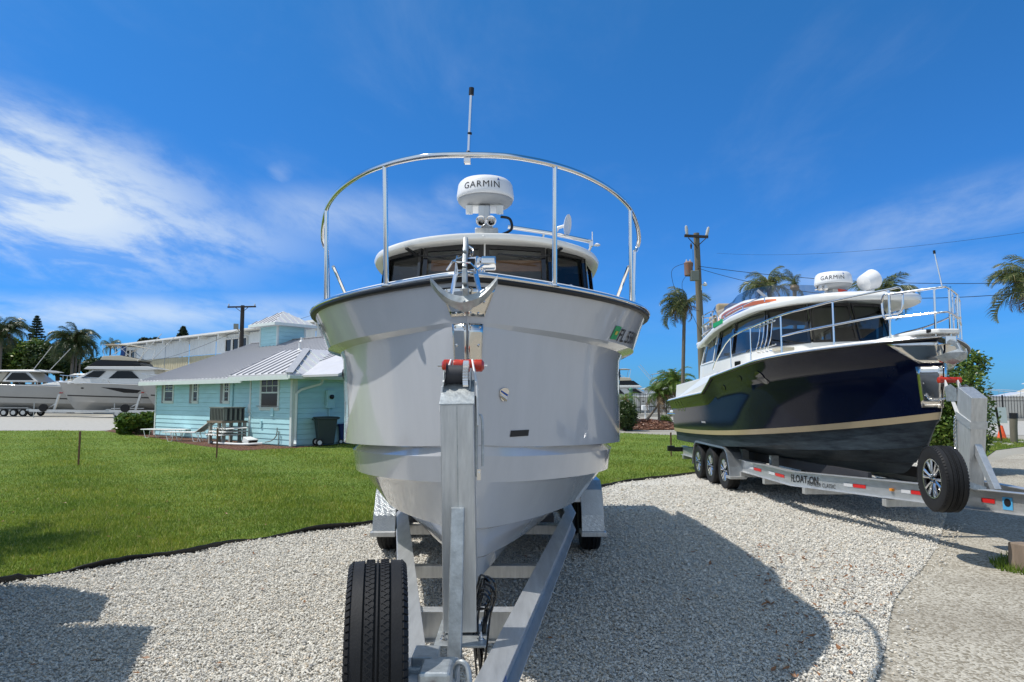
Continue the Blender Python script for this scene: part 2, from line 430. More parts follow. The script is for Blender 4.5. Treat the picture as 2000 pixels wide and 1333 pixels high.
# ================================================================ THE GROUND
def ground_mat(name, cols, scale, vor=0, bump=.4, bdist=.02, rough=.9, patch=None, pscale=.35):
    m = bpy.data.materials.new(name); m.use_nodes = True; t = m.node_tree; b = t.nodes['Principled BSDF']; L = t.links
    b.inputs['Roughness'].default_value = rough; b.inputs['Specular IOR Level'].default_value = .2
    g = t.nodes.new('ShaderNodeNewGeometry')
    n = t.nodes.new('ShaderNodeTexNoise'); n.inputs['Scale'].default_value = scale; n.inputs['Detail'].default_value = 8; n.inputs['Roughness'].default_value = .7
    L.new(g.outputs['Position'], n.inputs['Vector'])
    r = t.nodes.new('ShaderNodeValToRGB'); els = r.color_ramp.elements
    for i, c in enumerate(cols):
        p = .28 + .44 * i / (len(cols) - 1)
        if i < 2: els[i].position = p; els[i].color = (*c, 1)
        else: e = els.new(p); e.color = (*c, 1)
    if len(cols) > 2:
        ps = [.28 + .44 * i / (len(cols) - 1) for i in range(len(cols))]
        els[0].position = ps[0]; els[0].color = (*cols[0], 1); els[1].position = ps[1]; els[1].color = (*cols[1], 1)
    h = n.outputs[0]; src = n.outputs[0]
    if vor:
        v = t.nodes.new('ShaderNodeTexVoronoi'); v.inputs['Scale'].default_value = vor; L.new(g.outputs['Position'], v.inputs['Vector'])
        mx_ = t.nodes.new('ShaderNodeMixRGB'); mx_.inputs[0].default_value = .55; L.new(n.outputs[0], mx_.inputs[1])
        sp = t.nodes.new('ShaderNodeSeparateColor'); L.new(v.outputs['Color'], sp.inputs[0]); L.new(sp.outputs[0], mx_.inputs[2]); src = mx_.outputs[0]
        iv = t.nodes.new('ShaderNodeMath'); iv.operation = 'SUBTRACT'; iv.inputs[0].default_value = 1; L.new(v.outputs['Distance'], iv.inputs[1]); h = iv.outputs[0]
    L.new(src, r.inputs[0]); out = r.outputs[0]
    if patch:
        n2_ = t.nodes.new('ShaderNodeTexNoise'); n2_.inputs['Scale'].default_value = pscale; n2_.inputs['Detail'].default_value = 5; L.new(g.outputs['Position'], n2_.inputs['Vector'])
        mr = t.nodes.new('ShaderNodeMapRange'); mr.inputs['From Min'].default_value = .45; mr.inputs['From Max'].default_value = .7; L.new(n2_.outputs[0], mr.inputs[0])
        m2 = t.nodes.new('ShaderNodeMixRGB'); L.new(mr.outputs[0], m2.inputs[0]); L.new(out, m2.inputs[1]); m2.inputs[2].default_value = (*patch, 1)
        m2b = t.nodes.new('ShaderNodeMixRGB'); m2b.inputs[0].default_value = .45; L.new(out, m2b.inputs[1]); L.new(m2.outputs[0], m2b.inputs[2]); out = m2b.outputs[0]
    L.new(out, b.inputs['Base Color'])
    bp = t.nodes.new('ShaderNodeBump'); bp.inputs['Strength'].default_value = bump; bp.inputs['Distance'].default_value = bdist
    L.new(h, bp.inputs['Height']); L.new(bp.outputs[0], b.inputs['Normal'])
    return m
M['sand'] = ground_mat('shell_sand', [(.22, .205, .17), (.31, .295, .25), (.38, .36, .31)], 30, bump=.35, patch=(.24, .21, .16), pscale=.5)
M['dirt'] = ground_mat('packed_dirt', [(.20, .175, .13), (.36, .33, .27), (.46, .43, .36)], 60, vor=55, bump=.5, bdist=.012, patch=(.17, .145, .11), pscale=.9)
M['gravel'] = ground_mat('gravel_bed', [(.36, .34, .30), (.56, .54, .48), (.72, .695, .63)], 25, vor=60, bump=.8, bdist=.02, patch=(.42, .39, .33), pscale=.8)
M['road'] = ground_mat('shell_road', [(.28, .27, .235), (.37, .355, .32), (.43, .415, .38)], 4, bump=.2)
M['lawn'] = ground_mat('turf', [(.06, .10, .016), (.14, .21, .03), (.21, .27, .06)], 14, bump=.9, bdist=.05, patch=(.115, .16, .035), pscale=.4)
M['mulchg'] = ground_mat('mulch_soil', [(.05, .025, .015), (.14, .065, .04), (.22, .12, .08)], 25, vor=30, bump=.9, bdist=.04)
def sheet(name, pts, z, m):
    b = MB(); b.add([(p.x, p.y, z) for p in pts], [tuple(range(len(pts)))])
    o = b.build(name, m, fix=False); 
    if o.data.polygons[0].normal.z < 0: o.data.flip_normals()
    return tag(o, kind='structure')
V2 = lambda *a: Vector((a[0], a[1], 0))
sheet('ground', [V2(-900, -60), V2(900, -60), V2(900, 1500), V2(-900, 1500)], -.02, M['sand'])
edge_px = [(-260, 1190), (0, 1139), (60, 1130), (130, 1117), (210, 1104), (290, 1089), (370, 1080), (450, 1062), (540, 1048), (610, 1037), (680, 1029), (745, 1018), (850, 1000), (1000, 978), (1100, 963), (1170, 952), (1215, 941), (1300, 932), (1345, 926), (1500, 905), (1640, 893)]
edge = [G(x, y) for x, y in edge_px]
lawn_far = [G(x, y) for x, y in [(1900, 872), (1760, 868), (1500, 851), (1300, 850), (1215, 846), (1000, 846), (655, 869), (575, 876), (470, 881), (380, 870), (300, 856), (255, 850), (200, 842), (100, 841), (0, 842), (-500, 843)]]
lawn_poly = edge + [G(1760, 880)] + lawn_far
sheet('lawn', lawn_poly, 0.0, M['lawn'])
grav_poly = edge + [G(1760, 886), G(1850, 890), G(1925, 912), G(1935, 955), G(1850, 1000), G(1838, 1045), G(1828, 1070), G(1800, 1110), G(1775, 1135), G(1745, 1170), G(1735, 1215), G(1730, 1260), G(1705, 1333), Vector((1.6, 3.0, 0)), Vector((1.3, 1.0, 0)), Vector((1.5, -3, 0)), Vector((-9, -3, 0)), Vector((-9, 4.6, 0))]
sheet('gravel_lot', grav_poly, -.012, M['gravel'])
sheet('dirt_track', [Vector((1.2, -3, 0)), Vector((14, -3, 0)), G(2500, 880), G(1985, 886), G(1925, 905), G(1760, 885), G(1500, 960), G(1500, 1333)], -.016, M['dirt'])
sheet('shell_road', [G(-900, 812), G(-400, 811), G(120, 812), G(285, 811), G(330, 816), G(240, 838), G(190, 842), G(60, 841), G(-700, 842)], -.008, M['road'])
sheet('lawn_strip', [G(1812, 868), G(1900, 850), G(2000, 862), G(2300, 866), G(2300, 876), G(2000, 872), G(1945, 879), G(1925, 893), G(1890, 903), G(1812, 902)], -.004, M['lawn'])
sheet('paved_road', [G(1100, 818), G(1300, 819), G(2600, 822), G(2600, 850), G(1980, 850), G(1880, 846), G(1550, 842), G(1100, 842)], -.010, M['road'])
sheet('dirt_bed', [G(655, 869), G(575, 876), G(470, 881), G(380, 870), G(300, 856), G(255, 850), G(205, 843), G(230, 837), G(290, 838), G(400, 846), G(480, 855), G(655, 860)], .004, M['mulchg'])

def inside(poly, X, Y):
    c = np.zeros(len(X), bool); n = len(poly); j = n - 1
    for i in range(n):
        xi, yi, xj, yj = poly[i].x, poly[i].y, poly[j].x, poly[j].y
        if yi != yj:
            k = ((yi > Y) != (yj > Y)) & (X < (xj - xi) * (Y - yi) / (yj - yi) + xi); c ^= k
        j = i
    return c
def scatter(poly, bands, seed, margin=.08):
    """points in a polygon and in the field of view; bands: (y0, y1, density)"""
    g = np.random.default_rng(seed); out = []
    for y0, y1, dens in bands:
        w = .78 * y1 + .8
        n = int(dens * (y1 - y0) * 2 * w)
        X = g.uniform(-w, w, n); Y = g.uniform(y0, y1, n)
        k = (np.abs(X) < .78 * Y + .6) & inside(poly, X, Y)
        out.append(np.stack([X[k], Y[k]], 1))
    return np.concatenate(out), g
# black plastic edging between lawn and gravel
eg = spline([Vector((p.x, p.y, 0)) for p in edge], 5)
g_ = random.Random(3)
top = []
for i, p in enumerate(eg): top.append((p, .038 + .03 * math.sin(i * .37) * math.sin(i * .11) + g_.uniform(-.006, .006)))
b = MB(); rows = []
for i, (p, h) in enumerate(top):
    t = (eg[min(i + 1, len(eg) - 1)] - eg[max(i - 1, 0)]).normalized(); n = Vector((-t.y, t.x, 0))
    lean = n * (-.02 + .02 * math.sin(i * .23))
    rows.append([p + Vector((0, 0, -.03)) - n * .006, p + lean + Vector((0, 0, h)) - n * .008, p + lean + Vector((0, 0, h + .006)), p + lean + Vector((0, 0, h)) + n * .008, p + Vector((0, 0, -.03)) + n * .006])
b.grid(rows)
tag(b.build('lawn_edging', M['black'], smooth=True), 'wavy black plastic edging strip between the lawn and the gravel', 'edging')

# ---- grass blades (real geometry, random heights)
M['grassb'] = leaf_mat('grass_blades', (.12, .20, .026), (.28, .35, .065), (.52, .50, .26), trans=.45)
_t = M['grassb'].node_tree; _r = [n for n in _t.nodes if n.type == 'VALTORGB'][0]
_g = _t.nodes.new('ShaderNodeNewGeometry'); _n = _t.nodes.new('ShaderNodeTexNoise'); _n.inputs['Scale'].default_value = .55; _n.inputs['Detail'].default_value = 6; _n.inputs['Roughness'].default_value = .7; _t.links.new(_g.outputs['Position'], _n.inputs['Vector'])
_c = _t.nodes.new('ShaderNodeValToRGB'); _c.color_ramp.elements[0].position = .38; _c.color_ramp.elements[0].color = (.72, .80, .62, 1); _c.color_ramp.elements[1].position = .66; _c.color_ramp.elements[1].color = (1.45, 1.18, .95, 1); _t.links.new(_n.outputs[0], _c.inputs[0])
_m = _t.nodes.new('ShaderNodeMixRGB'); _m.blend_type = 'MULTIPLY'; _m.inputs[0].default_value = 1; _t.links.new(_r.outputs[0], _m.inputs[1]); _t.links.new(_c.outputs[0], _m.inputs[2])
for _l in list(_t.links):
    if _l.from_node == _r and _l.to_node != _m: _to = _l.to_socket; _t.links.remove(_l); _t.links.new(_m.outputs[0], _to)
pts, g = scatter(lawn_poly, [(5.0, 6.5, 4600), (6.5, 8, 3900), (8, 9.5, 3000), (9.5, 11, 2200), (11, 13, 1500), (13, 15, 1000), (15, 18, 650), (18, 22, 420), (22, 28, 240), (28, 34, 130), (34, 40, 70)], 5)
n = len(pts); Y = pts[:, 1]
hh = g.uniform(.018, .052, n) * np.where(g.uniform(0, 1, n) < .03, 1.5, 1) * (1 + .010 * Y) * (1 + .25 * np.sin(pts[:, 0] * 1.9 + Y * 1.3)); ww = g.uniform(.0028, .0048, n) * (1 + .055 * Y)
an = g.uniform(0, 2 * np.pi, n); la = g.uniform(0, 2 * np.pi, n); le = g.uniform(.1, .8, n) * hh
dx, dy = np.cos(an) * ww, np.sin(an) * ww
base = np.concatenate([pts, np.full((n, 1), -.004)], 1)
V = np.empty((n, 3, 3)); V[:, 0] = base; V[:, 0, 0] -= dx; V[:, 0, 1] -= dy; V[:, 1] = base; V[:, 1, 0] += dx; V[:, 1, 1] += dy
V[:, 2] = base; V[:, 2, 0] += np.cos(la) * le; V[:, 2, 1] += np.sin(la) * le; V[:, 2, 2] += hh
tag(np_mesh('grass', V.reshape(-1, 3), np.arange(n * 3).reshape(n, 3), M['grassb']), kind='stuff', label='short mown lawn grass behind the gravel lot', cat='grass')
print('grass', n)
strip_poly = [G(1812, 868), G(1900, 850), G(2000, 862), G(2000, 872), G(1945, 879), G(1925, 893), G(1890, 903), G(1812, 902)]
tuft_poly = [G(1933, 1096), G(1985, 1085), G(2060, 1090), G(2060, 1130), G(1995, 1120), G(1950, 1112)]
def grass_patch(name, poly, bands, seed, hs_, lab):
    pts, g = scatter(poly, bands, seed); n = len(pts)
    hh = g.uniform(.03, .08, n) * hs_; ww = g.uniform(.003, .006, n) * (1 + .05 * pts[:, 1]); an = g.uniform(0, 6.28, n); la = g.uniform(0, 6.28, n); le = g.uniform(.1, .9, n) * hh
    V = np.zeros((n, 3, 3)); V[:, :, :2] = pts[:, None]; V[:, 0, 0] -= np.cos(an) * ww; V[:, 0, 1] -= np.sin(an) * ww; V[:, 1, 0] += np.cos(an) * ww; V[:, 1, 1] += np.sin(an) * ww
    V[:, 2, 0] += np.cos(la) * le; V[:, 2, 1] += np.sin(la) * le; V[:, 2, 2] = hh; V[:, :2, 2] = -.015
    tag(np_mesh(name, V.reshape(-1, 3), np.arange(n * 3).reshape(n, 3), M['grassb']), lab, 'grass', kind='stuff')
grass_patch('grass_strip', strip_poly, [(14, 20, 900), (20, 32, 350)], 8, 1.6, 'rough grass strip below the bush by the road')
grass_patch('weed_tuft', tuft_poly, [(6, 9, 2600)], 9, 1.1, 'small weed tuft beside the wooden block')

# ---- gravel: crushed stones instanced on points
M['stone'] = bpy.data.materials.new('gravel_stone'); M['stone'].use_nodes = True
t = M['stone'].node_tree; bs = t.nodes['Principled BSDF']; oi = t.nodes.new('ShaderNodeObjectInfo'); rr = t.nodes.new('ShaderNodeValToRGB')
cr = rr.color_ramp; cr.interpolation = 'LINEAR'
cr.elements[0].position = 0; cr.elements[0].color = (.38, .365, .34, 1); cr.elements[1].position = 1; cr.elements[1].color = (.84, .81, .73, 1)
for p_, c_ in ((.12, (.52, .50, .455)), (.45, (.67, .645, .575)), (.8, (.77, .735, .655)), (.86, (.62, .52, .39))):
    e = cr.elements.new(p_); e.color = (*c_, 1)
t.links.new(oi.outputs['Random'], rr.inputs[0])
tn = t.nodes.new('ShaderNodeTexNoise'); tn.inputs['Scale'].default_value = 3; tcn = t.nodes.new('ShaderNodeTexCoord'); t.links.new(tcn.outputs['Object'], tn.inputs['Vector'])
mm = t.nodes.new('ShaderNodeMixRGB'); mm.blend_type = 'MULTIPLY'; mm.inputs[0].default_value = .22; t.links.new(rr.outputs[0], mm.inputs[1]); t.links.new(tn.outputs[0], mm.inputs[2])
t.links.new(mm.outputs[0], bs.inputs['Base Color']); bs.inputs['Roughness'].default_value = .85; bs.inputs['Specular IOR Level'].default_value = .2
M['deadleaf'] = leaf_mat('dead_leaf', (.16, .06, .025), (.32, .17, .08), trans=.1)
stones = bpy.data.collections.new('stone_shapes')
for k in range(7):
    bm = bmesh.new(); bmesh.ops.create_icosphere(bm, subdivisions=1, radius=1)
    gg = random.Random(50 + k)
    sx, sy, sz = gg.uniform(.75, 1.15), gg.uniform(.55, .9), gg.uniform(.4, .7)
    for v in bm.verts:
        j = 1 + gg.uniform(-.22, .22); v.co = Vector((v.co.x * sx * j, v.co.y * sy * j, v.co.z * sz * j))
    me = bpy.data.meshes.new('stone'); bm.to_mesh(me); bm.free(); me.materials.append(M['stone'])
    so = bpy.data.objects.new('stone', me); stones.objects.link(so)
def instancer(name, pts3, rot, scl, coll, label, cat):
    me = bpy.data.meshes.new(name); me.vertices.add(len(pts3)); me.vertices.foreach_set('co', np.ascontiguousarray(pts3, np.float32).ravel())
    a = me.attributes.new('rot', 'FLOAT_VECTOR', 'POINT'); a.data.foreach_set('vector', np.ascontiguousarray(rot, np.float32).ravel())
    a = me.attributes.new('scl', 'FLOAT', 'POINT'); a.data.foreach_set('value', np.ascontiguousarray(scl, np.float32).ravel())
    o = bpy.data.objects.new(name, me); col.objects.link(o)
    ng = bpy.data.node_groups.new(name, 'GeometryNodeTree')
    ng.interface.new_socket('Geometry', in_out='INPUT', socket_type='NodeSocketGeometry'); ng.interface.new_socket('Geometry', in_out='OUTPUT', socket_type='NodeSocketGeometry')
    N = ng.nodes; gi = N.new('NodeGroupInput'); go = N.new('NodeGroupOutput'); ip = N.new('GeometryNodeInstanceOnPoints')
    ci = N.new('GeometryNodeCollectionInfo'); ci.inputs['Collection'].default_value = coll; ci.inputs['Separate Children'].default_value = True; ci.inputs['Reset Children'].default_value = True
    ip.inputs['Pick Instance'].default_value = True
    ri = N.new('FunctionNodeRandomValue'); ri.data_type = 'INT'; ri.inputs[4].default_value = 0; ri.inputs[5].default_value = len(coll.objects) - 1
    na = N.new('GeometryNodeInputNamedAttribute'); na.data_type = 'FLOAT_VECTOR'; na.inputs[0].default_value = 'rot'
    nb = N.new('GeometryNodeInputNamedAttribute'); nb.data_type = 'FLOAT'; nb.inputs[0].default_value = 'scl'
    e2r = N.new('FunctionNodeEulerToRotation')
    ng.links.new(gi.outputs[0], ip.inputs['Points']); ng.links.new(ci.outputs[0], ip.inputs['Instance']); ng.links.new(ri.outputs[2], ip.inputs['Instance Index'])
    ng.links.new(na.outputs[0], e2r.inputs[0]); ng.links.new(e2r.outputs[0], ip.inputs['Rotation']); ng.links.new(nb.outputs[0], ip.inputs['Scale'])
    ng.links.new(ip.outputs[0], go.inputs[0])
    md = o.modifiers.new('scatter', 'NODES'); md.node_group = ng
    return tag(o, label, cat, kind='stuff')
fray = [p.copy() for p in grav_poly]
pts, g = scatter(grav_poly, [(2.2, 4.4, 5200), (4.4, 5.6, 4600), (5.6, 7, 3500), (7, 8.5, 2300), (8.5, 10, 1500), (10, 13, 700), (13, 19, 220)], 11)
# ragged spill of stones over the dirt edge
sp, g2 = scatter([G(1760, 990), G(1900, 1000), G(1880, 1060), G(1845, 1110), G(1800, 1160), G(1790, 1230), G(1790, 1333), G(1690, 1345), G(1700, 1200), G(1800, 1080)], [(3.5, 9, 300)], 12)
kk = g2.uniform(0, 1, len(sp)) < .8; sp = sp[kk]
pts = np.concatenate([pts, sp]); n = len(pts); g = np.random.default_rng(2)
Y = pts[:, 1]
scl = (.0050 + .0078 * g.uniform(0, 1, n) ** 1.6) * (1 + .06 * np.maximum(0, Y - 5)) * np.where(g.uniform(0, 1, n) < .05, 1.6, 1)
zz = g.uniform(-.012, .010, n)
instancer('gravel_stones', np.concatenate([pts, zz[:, None]], 1), np.stack([g.uniform(-.6, .6, n), g.uniform(-.6, .6, n), g.uniform(0, 6.28, n)], 1), scl, stones, 'crushed pale limestone gravel of the boat lot', 'gravel')
print('stones', n)
# fallen leaves and twigs
lv = bpy.data.collections.new('leaf_shapes')
for k in range(3):
    b = MB(); w = .3 + .1 * k
    b.add([(-1, 0, 0), (-.3, -w, .25), (.5, -w * .7, .1), (1.1, 0, .3), (.5, w * .7, .25), (-.3, w, .05), (0, 0, -.08)], [(0, 1, 6), (1, 2, 6), (2, 3, 6), (3, 4, 6), (4, 5, 6), (5, 0, 6)])
    me = bpy.data.meshes.new('leaf'); me.from_pydata(b.v, [], b.f); me.materials.append(M['deadleaf']); lv.objects.link(bpy.data.objects.new('leaf', me))
# low weeds and clover clumps in the lawn
sp1, g = scatter([G(1450, 1060), G(1780, 1090), G(1740, 1180), G(1690, 1330), G(1500, 1330), G(1480, 1150)], [(3.6, 9, 55)], 21)
sp2, _ = scatter(grav_poly, [(3.5, 12, 2.2)], 22); sp3, _ = scatter(lawn_poly, [(6, 14, 1.2)], 23)
sp = np.concatenate([sp1, sp2, sp3]); n = len(sp)
instancer('fallen_leaves', np.concatenate([sp, np.full((n, 1), .022)], 1), np.stack([g.uniform(-.4, .4, n), g.uniform(-.4, .4, n), g.uniform(0, 6.28, n)], 1), g.uniform(.012, .032, n), lv, 'dry brown leaves scattered over gravel and lawn', 'leaves')
# ================================================================ THE TWO CABIN BOATS ON TRAILERS
def rail_tube(mb, pts, r=.0125, n=10, sub=6): mb.tube(spline(pts, sub), r, n)
def trim_from(h, j, side_off, zoff, r, name, m, parent, s1=None, n=10):
    """rub rail tube all round the bow along line j"""
    L = []
    for sd in (-1, 1):
        pp = []
        for i in range(h.N + 1):
            p = h.pt(j, i / h.N, sd)
            if s1 and p.y > h.y0 + s1: break
            pp.append(Vector((p.x + sd * side_off * (1 if i > 3 else i / 3), p.y - side_off * .8 * max(0, 1 - i / 10), p.z + zoff)))
        L.append(pp)
    path = L[0][::-1] + L[1][1:]
    b = MB(); b.tube(path, r, n); return b.build(name, m, parent, smooth=True, angle=60)
def radar(parent, c, r, faceang, name_text=True, tilt=0):
    """domed radar scanner with its lettering, facing -Y turned by faceang"""
    k = r / .25
    b = MB(); b.lathe([(.240 * k, 0), (.250 * k, .008 * k), (.252 * k, .035 * k), (.240 * k, .125 * k), (.228 * k, .148 * k), (.205 * k, .168 * k), (.13 * k, .182 * k), (.0001, .186 * k)], 48, Matrix.Translation(c))
    dome = b.build('radar_dome', M['radome'], parent, smooth=True, angle=50)
    b = MB(); b.lathe([(.15 * k, -.062 * k), (.205 * k, -.05 * k), (.238 * k, -.02 * k), (.243 * k, -.004 * k)], 48, Matrix.Translation(c))
    b.build('dome_base', M['radgrey'], dome, smooth=True)
    def wrap(w0, z0):
        def f(x, y):
            a = (x - w0) / (r * 1.0) + faceang; z = z0 + y
            zz = z / k
            rad = (.252 - (zz - .035) * .133 if zz < .125 else .240 - (zz - .125) * .52) * k + .0022
            return Vector((c[0] + rad * math.sin(a), c[1] - rad * math.cos(a), c[2] + z))
        return f
    letter('lettering', 'GARMIN', .082 * k, wrap(.196 * k, .050 * k), M['ink'], dome, spacing=1.12, bold=.0)
    f = wrap(0, 0); b = MB(); x0, z0 = .118 * k, .118 * k
    b.add([f(x0, z0), f(x0 + .026 * k, z0), f(x0 + .013 * k, z0 + .030 * k)], [(0, 1, 2)]); b.build('triangle_logo', M['blue'], dome, fix=False)
    return dome
def tyre_mesh(r, w, rim=.56, n=72, tread=True):
    """tyre about local X axis; tread face has grooves and blocks"""
    b = MB(); hw = w / 2; ri = r * rim
    prof = [(ri, -hw * .78), (ri * 1.04, -hw * .92), (r * .80, -hw * 1.02), (r * .93, -hw * .97), (r * .975, -hw * .86)]
    gr = [(-.80, 0), (-.46, 0), (-.455, 1), (-.40, 1), (-.395, 0), (-.10, 0), (-.095, 1), (-.035, 1), (-.03, 0), (.03, 0), (.035, 1), (.095, 1), (.10, 0), (.395, 0), (.40, 1), (.455, 1), (.46, 0), (.80, 0)]
    for x, gq in gr: prof.append((r * (1.0 - .018 * abs(x) ** 2.5) - (.011 * r / .33 if gq else 0), hw * x))
    prof += [(r * .975, hw * .86), (r * .93, hw * .97), (r * .80, hw * 1.02), (ri * 1.04, hw * .92), (ri, hw * .78)]
    rows = []
    for i in range(n):
        a = 2 * math.pi * i / n; rows.append([(x, q * math.cos(a), q * math.sin(a)) for q, x in prof])
    rows.append(rows[0]); b.grid(rows)
    return b
def tread_cuts(r, w, n=84):
    """raised sipes and shoulder lugs, as a mesh of little bars"""
    b = MB(); hw = w / 2
    for i in range(n):
        a = 2 * math.pi * i / n
        for sd in (-1, 1):
            m_ = Matrix.Rotation(a, 4, 'X') @ Matrix.Translation((sd * hw * .905, r * .966, 0)) @ Matrix.Rotation(-sd * .80, 4, 'Z')
            b.box((0, 0, 0), (hw * .22, r * .024, 2 * math.pi * r / n * .70), mtx=m_)
        for x0, x1 in ((-.38, -.12), (.12, .38)):
            for q in (0, .5):
                m_ = Matrix.Rotation(a + q * 2 * math.pi / n, 4, 'X')
                xa, xb = (x0, x1) if q == 0 else (x1, x0)
                p0 = Vector((hw * xa, r * 1.0, -.010)); p1 = Vector((hw * xb, r * 1.0, .010))
                b.beam(m_ @ p0, m_ @ p1, .0042, .004, up=(m_ @ Vector((0, 1, 0))))
    return b
def alloy_wheel(parent, R_, side, c, bigspokes=True, w=.2):
    """rim with split spokes; side: which way along X the face looks; c: world centre"""
    T = Matrix.Translation(c); ri = R_ * .60
    b = MB(); b.lathe([(ri, w * .46), (ri * .965, w * .47), (ri * .93, w * .40), (ri * .90, -w * .3), (ri * .95, -w * .46)], 48, T @ Matrix.Rotation(R(90) * side, 4, 'Y'), cap=False)
    rim = b.build('rim', M['blackg'], parent, smooth=True)
    b = MB(); b.lathe([(ri * .985, w * .46), (ri * 1.0, w * .495), (ri * .95, w * .49), (ri * .945, w * .44)], 48, T @ Matrix.Rotation(R(90) * side, 4, 'Y'), cap=False)
    b.build('rim_lip', M['spoke'], rim, smooth=True)
    b = MB(); b.lathe([(ri * .92, w * .12), (ri * .3, w * .2), (.001, w * .2)], 40, T @ Matrix.Rotation(R(90) * side, 4, 'Y'), cap=False)
    b.build('rim_dish', M['blackg'], rim, smooth=True)
    for k in range(6):
        for d_ in (-.20, .20):
            a = 2 * math.pi * k / 6 + .2
            m_ = T @ Matrix.Rotation(a + d_ * .25, 4, 'X'); m2 = T @ Matrix.Rotation(a + d_, 4, 'X')
            b = MB(); xo = side * w * .43
            i0 = m_ @ Vector((xo * .8, ri * .16, 0)); mid_ = m_ @ Vector((xo, ri * .45, d_ * .05)); o0 = m2 @ Vector((xo, ri * .93, 0))
            b.tube([i0, mid_, o0], .01, 6, rr=[.014, .013, .017]); b.build('spoke', M['spoke'], rim, smooth=True)
    b = MB(); b.lathe([(ri * .26, w * .2), (ri * .24, w * .42), (ri * .12, w * .47), (.001, w * .47)], 20, T @ Matrix.Rotation(R(90) * side, 4, 'Y'), cap=False)
    b.build('hub_cap', M['blackg'], rim, smooth=True)
    for k in range(6):
        a = 2 * math.pi * k / 6; b = MB()
        b.lathe([(.010, 0), (.009, .02), (.004, .026)], 6, T @ Matrix.Translation((side * w * .40, ri * .19 * math.cos(a), ri * .19 * math.sin(a))) @ Matrix.Rotation(R(90) * side, 4, 'Y'))
        b.build('lug_nut', M['chrome'], rim)
    return rim
def treadplate_mat():
    m = mat('tread_plate', (.48, .50, .51), .32, .85, noise=.2, nscale=8)
    t = m.node_tree; b = t.nodes['Principled BSDF']; g = t.nodes.new('ShaderNodeTexCoord'); L = t.links
    def barn(rot, off):
        mp = t.nodes.new('ShaderNodeMapping'); mp.inputs['Rotation'].default_value = (rot, rot, rot); mp.inputs['Location'].default_value = off
        L.new(g.outputs['Object'], mp.inputs[0]); mp.inputs['Scale'].default_value = (34, 34, 80)
        v = t.nodes.new('ShaderNodeTexVoronoi'); v.inputs['Scale'].default_value = 1.0; v.inputs['Randomness'].default_value = .0; L.new(mp.outputs[0], v.inputs['Vector'])
        s_ = t.nodes.new('ShaderNodeMapRange'); s_.inputs['From Min'].default_value = .45; s_.inputs['From Max'].default_value = .28; L.new(v.outputs['Distance'], s_.inputs[0]); return s_.outputs[0]
    a_ = barn(.785, (0, 0, 0)); c_ = barn(-.785, (.5, .5, .5))
    mx_ = t.nodes.new('ShaderNodeMath'); mx_.operation = 'MAXIMUM'; L.new(a_, mx_.inputs[0]); L.new(c_, mx_.inputs[1])
    bp = t.nodes.new('ShaderNodeBump'); bp.inputs['Strength'].default_value = .45; bp.inputs['Distance'].default_value = .004
    L.new(mx_.outputs[0], bp.inputs['Height']); L.new(bp.outputs[0], b.inputs['Normal']); return m
M['tread'] = treadplate_mat()
def fender(parent, cx, w, ys, r, zc, gap=.06):
    """treadplate fender over one or more wheels: ys = wheel centres front..back"""
    y0, y1 = min(ys), max(ys); R_ = r + gap; path = []
    ft = R_ * .98
    path.append((y0 - ft - .01, zc - .10)); path.append((y0 - ft + .02, zc + .06)); path.append((y0 - ft * .62, zc + R_ * .78)); path.append((y0 - ft * .25, zc + R_ * .99))
    path.append((y1 + ft * .25, zc + R_ * .99)); path.append((y1 + ft * .62, zc + R_ * .78)); path.append((y1 + ft - .02, zc + .06)); path.append((y1 + ft + .01, zc - .10))
    b = MB(); hw = w / 2; rows = []
    for y, z in path: rows.append([(cx - hw, y, z - .03), (cx - hw * .96, y, z), (cx + hw * .96, y, z), (cx + hw, y, z - .03)])
    b.grid(rows); f = b.build('fender', M['tread'], parent, smooth=False, solid=.006)
    b = MB(); b.beam((cx, y0 - ft - .08, zc - .115), (cx, y0 - ft + .16, zc - .115), w + .02, .045); b.build('fender_step', M['alu'], f, bevel=.004)
    return f

# ---------------------------------------------------------------- near boat, seen bow on
AX = -.24
boat = thing('cabin_boat', (AX, 3.6, 0), 'light grey hulled cabin cruiser seen bow on, on its trailer in the middle', 'boat')
L1 = [  # s0, z0, B, E, p, z1, zp  (keel ... sheer)
    (.70, .455, .012, 1.0, 2.0, .40, 1.0),
    (.58, .535, .24, 2.6, 1.9, .485, .8),
    (.55, .55, .29, 2.6, 1.9, .485, .8),
    (.47, .675, .50, 2.6, 1.9, .585, .6),
    (.44, .69, .56, 2.6, 1.9, .580, .6),
    (.37, .86, .79, 2.45, 1.95, .735, .55),
    (.33, .88, .865, 2.45, 1.95, .735, .5),
    (.22, 1.13, 1.0, 2.3, 2.0, .93, .55),
    (.215, 1.155, 1.055, 2.25, 2.0, .93, .55),
    (.165, 1.30, 1.075, 2.25, 2.0, 1.11, .55),
    (.16, 1.352, 1.01, 2.25, 2.0, 1.15, .55),
    (.155, 1.36, 1.15, 2.25, 2.0, 1.16, .55),
    (.11, 1.60, 1.135, 2.2, 1.95, 1.42, .55),
    (.075, 1.82, 1.125, 2.15, 1.95, 1.66, .55),
    (.052, 1.95, 1.118, 2.1, 1.95, 1.79, .7),
    (.05, 1.995, 1.135, 2.08, 1.95, 1.84, .75),
    (.047, 2.018, 1.212, 1.97, 1.97, 1.86, .8),
    (.02, 2.15, 1.25, 1.9, 2.0, 2.0, 1.1),
    (.0, 2.235, 1.275, 1.85, 2.05, 2.07, 1.3),
]
H1 = Hull(AX, 3.6, 6.9, L1)
mb = MB(); H1.band(mb, 0, len(L1) - 1); H1.transom(mb, 0, len(L1) - 1)
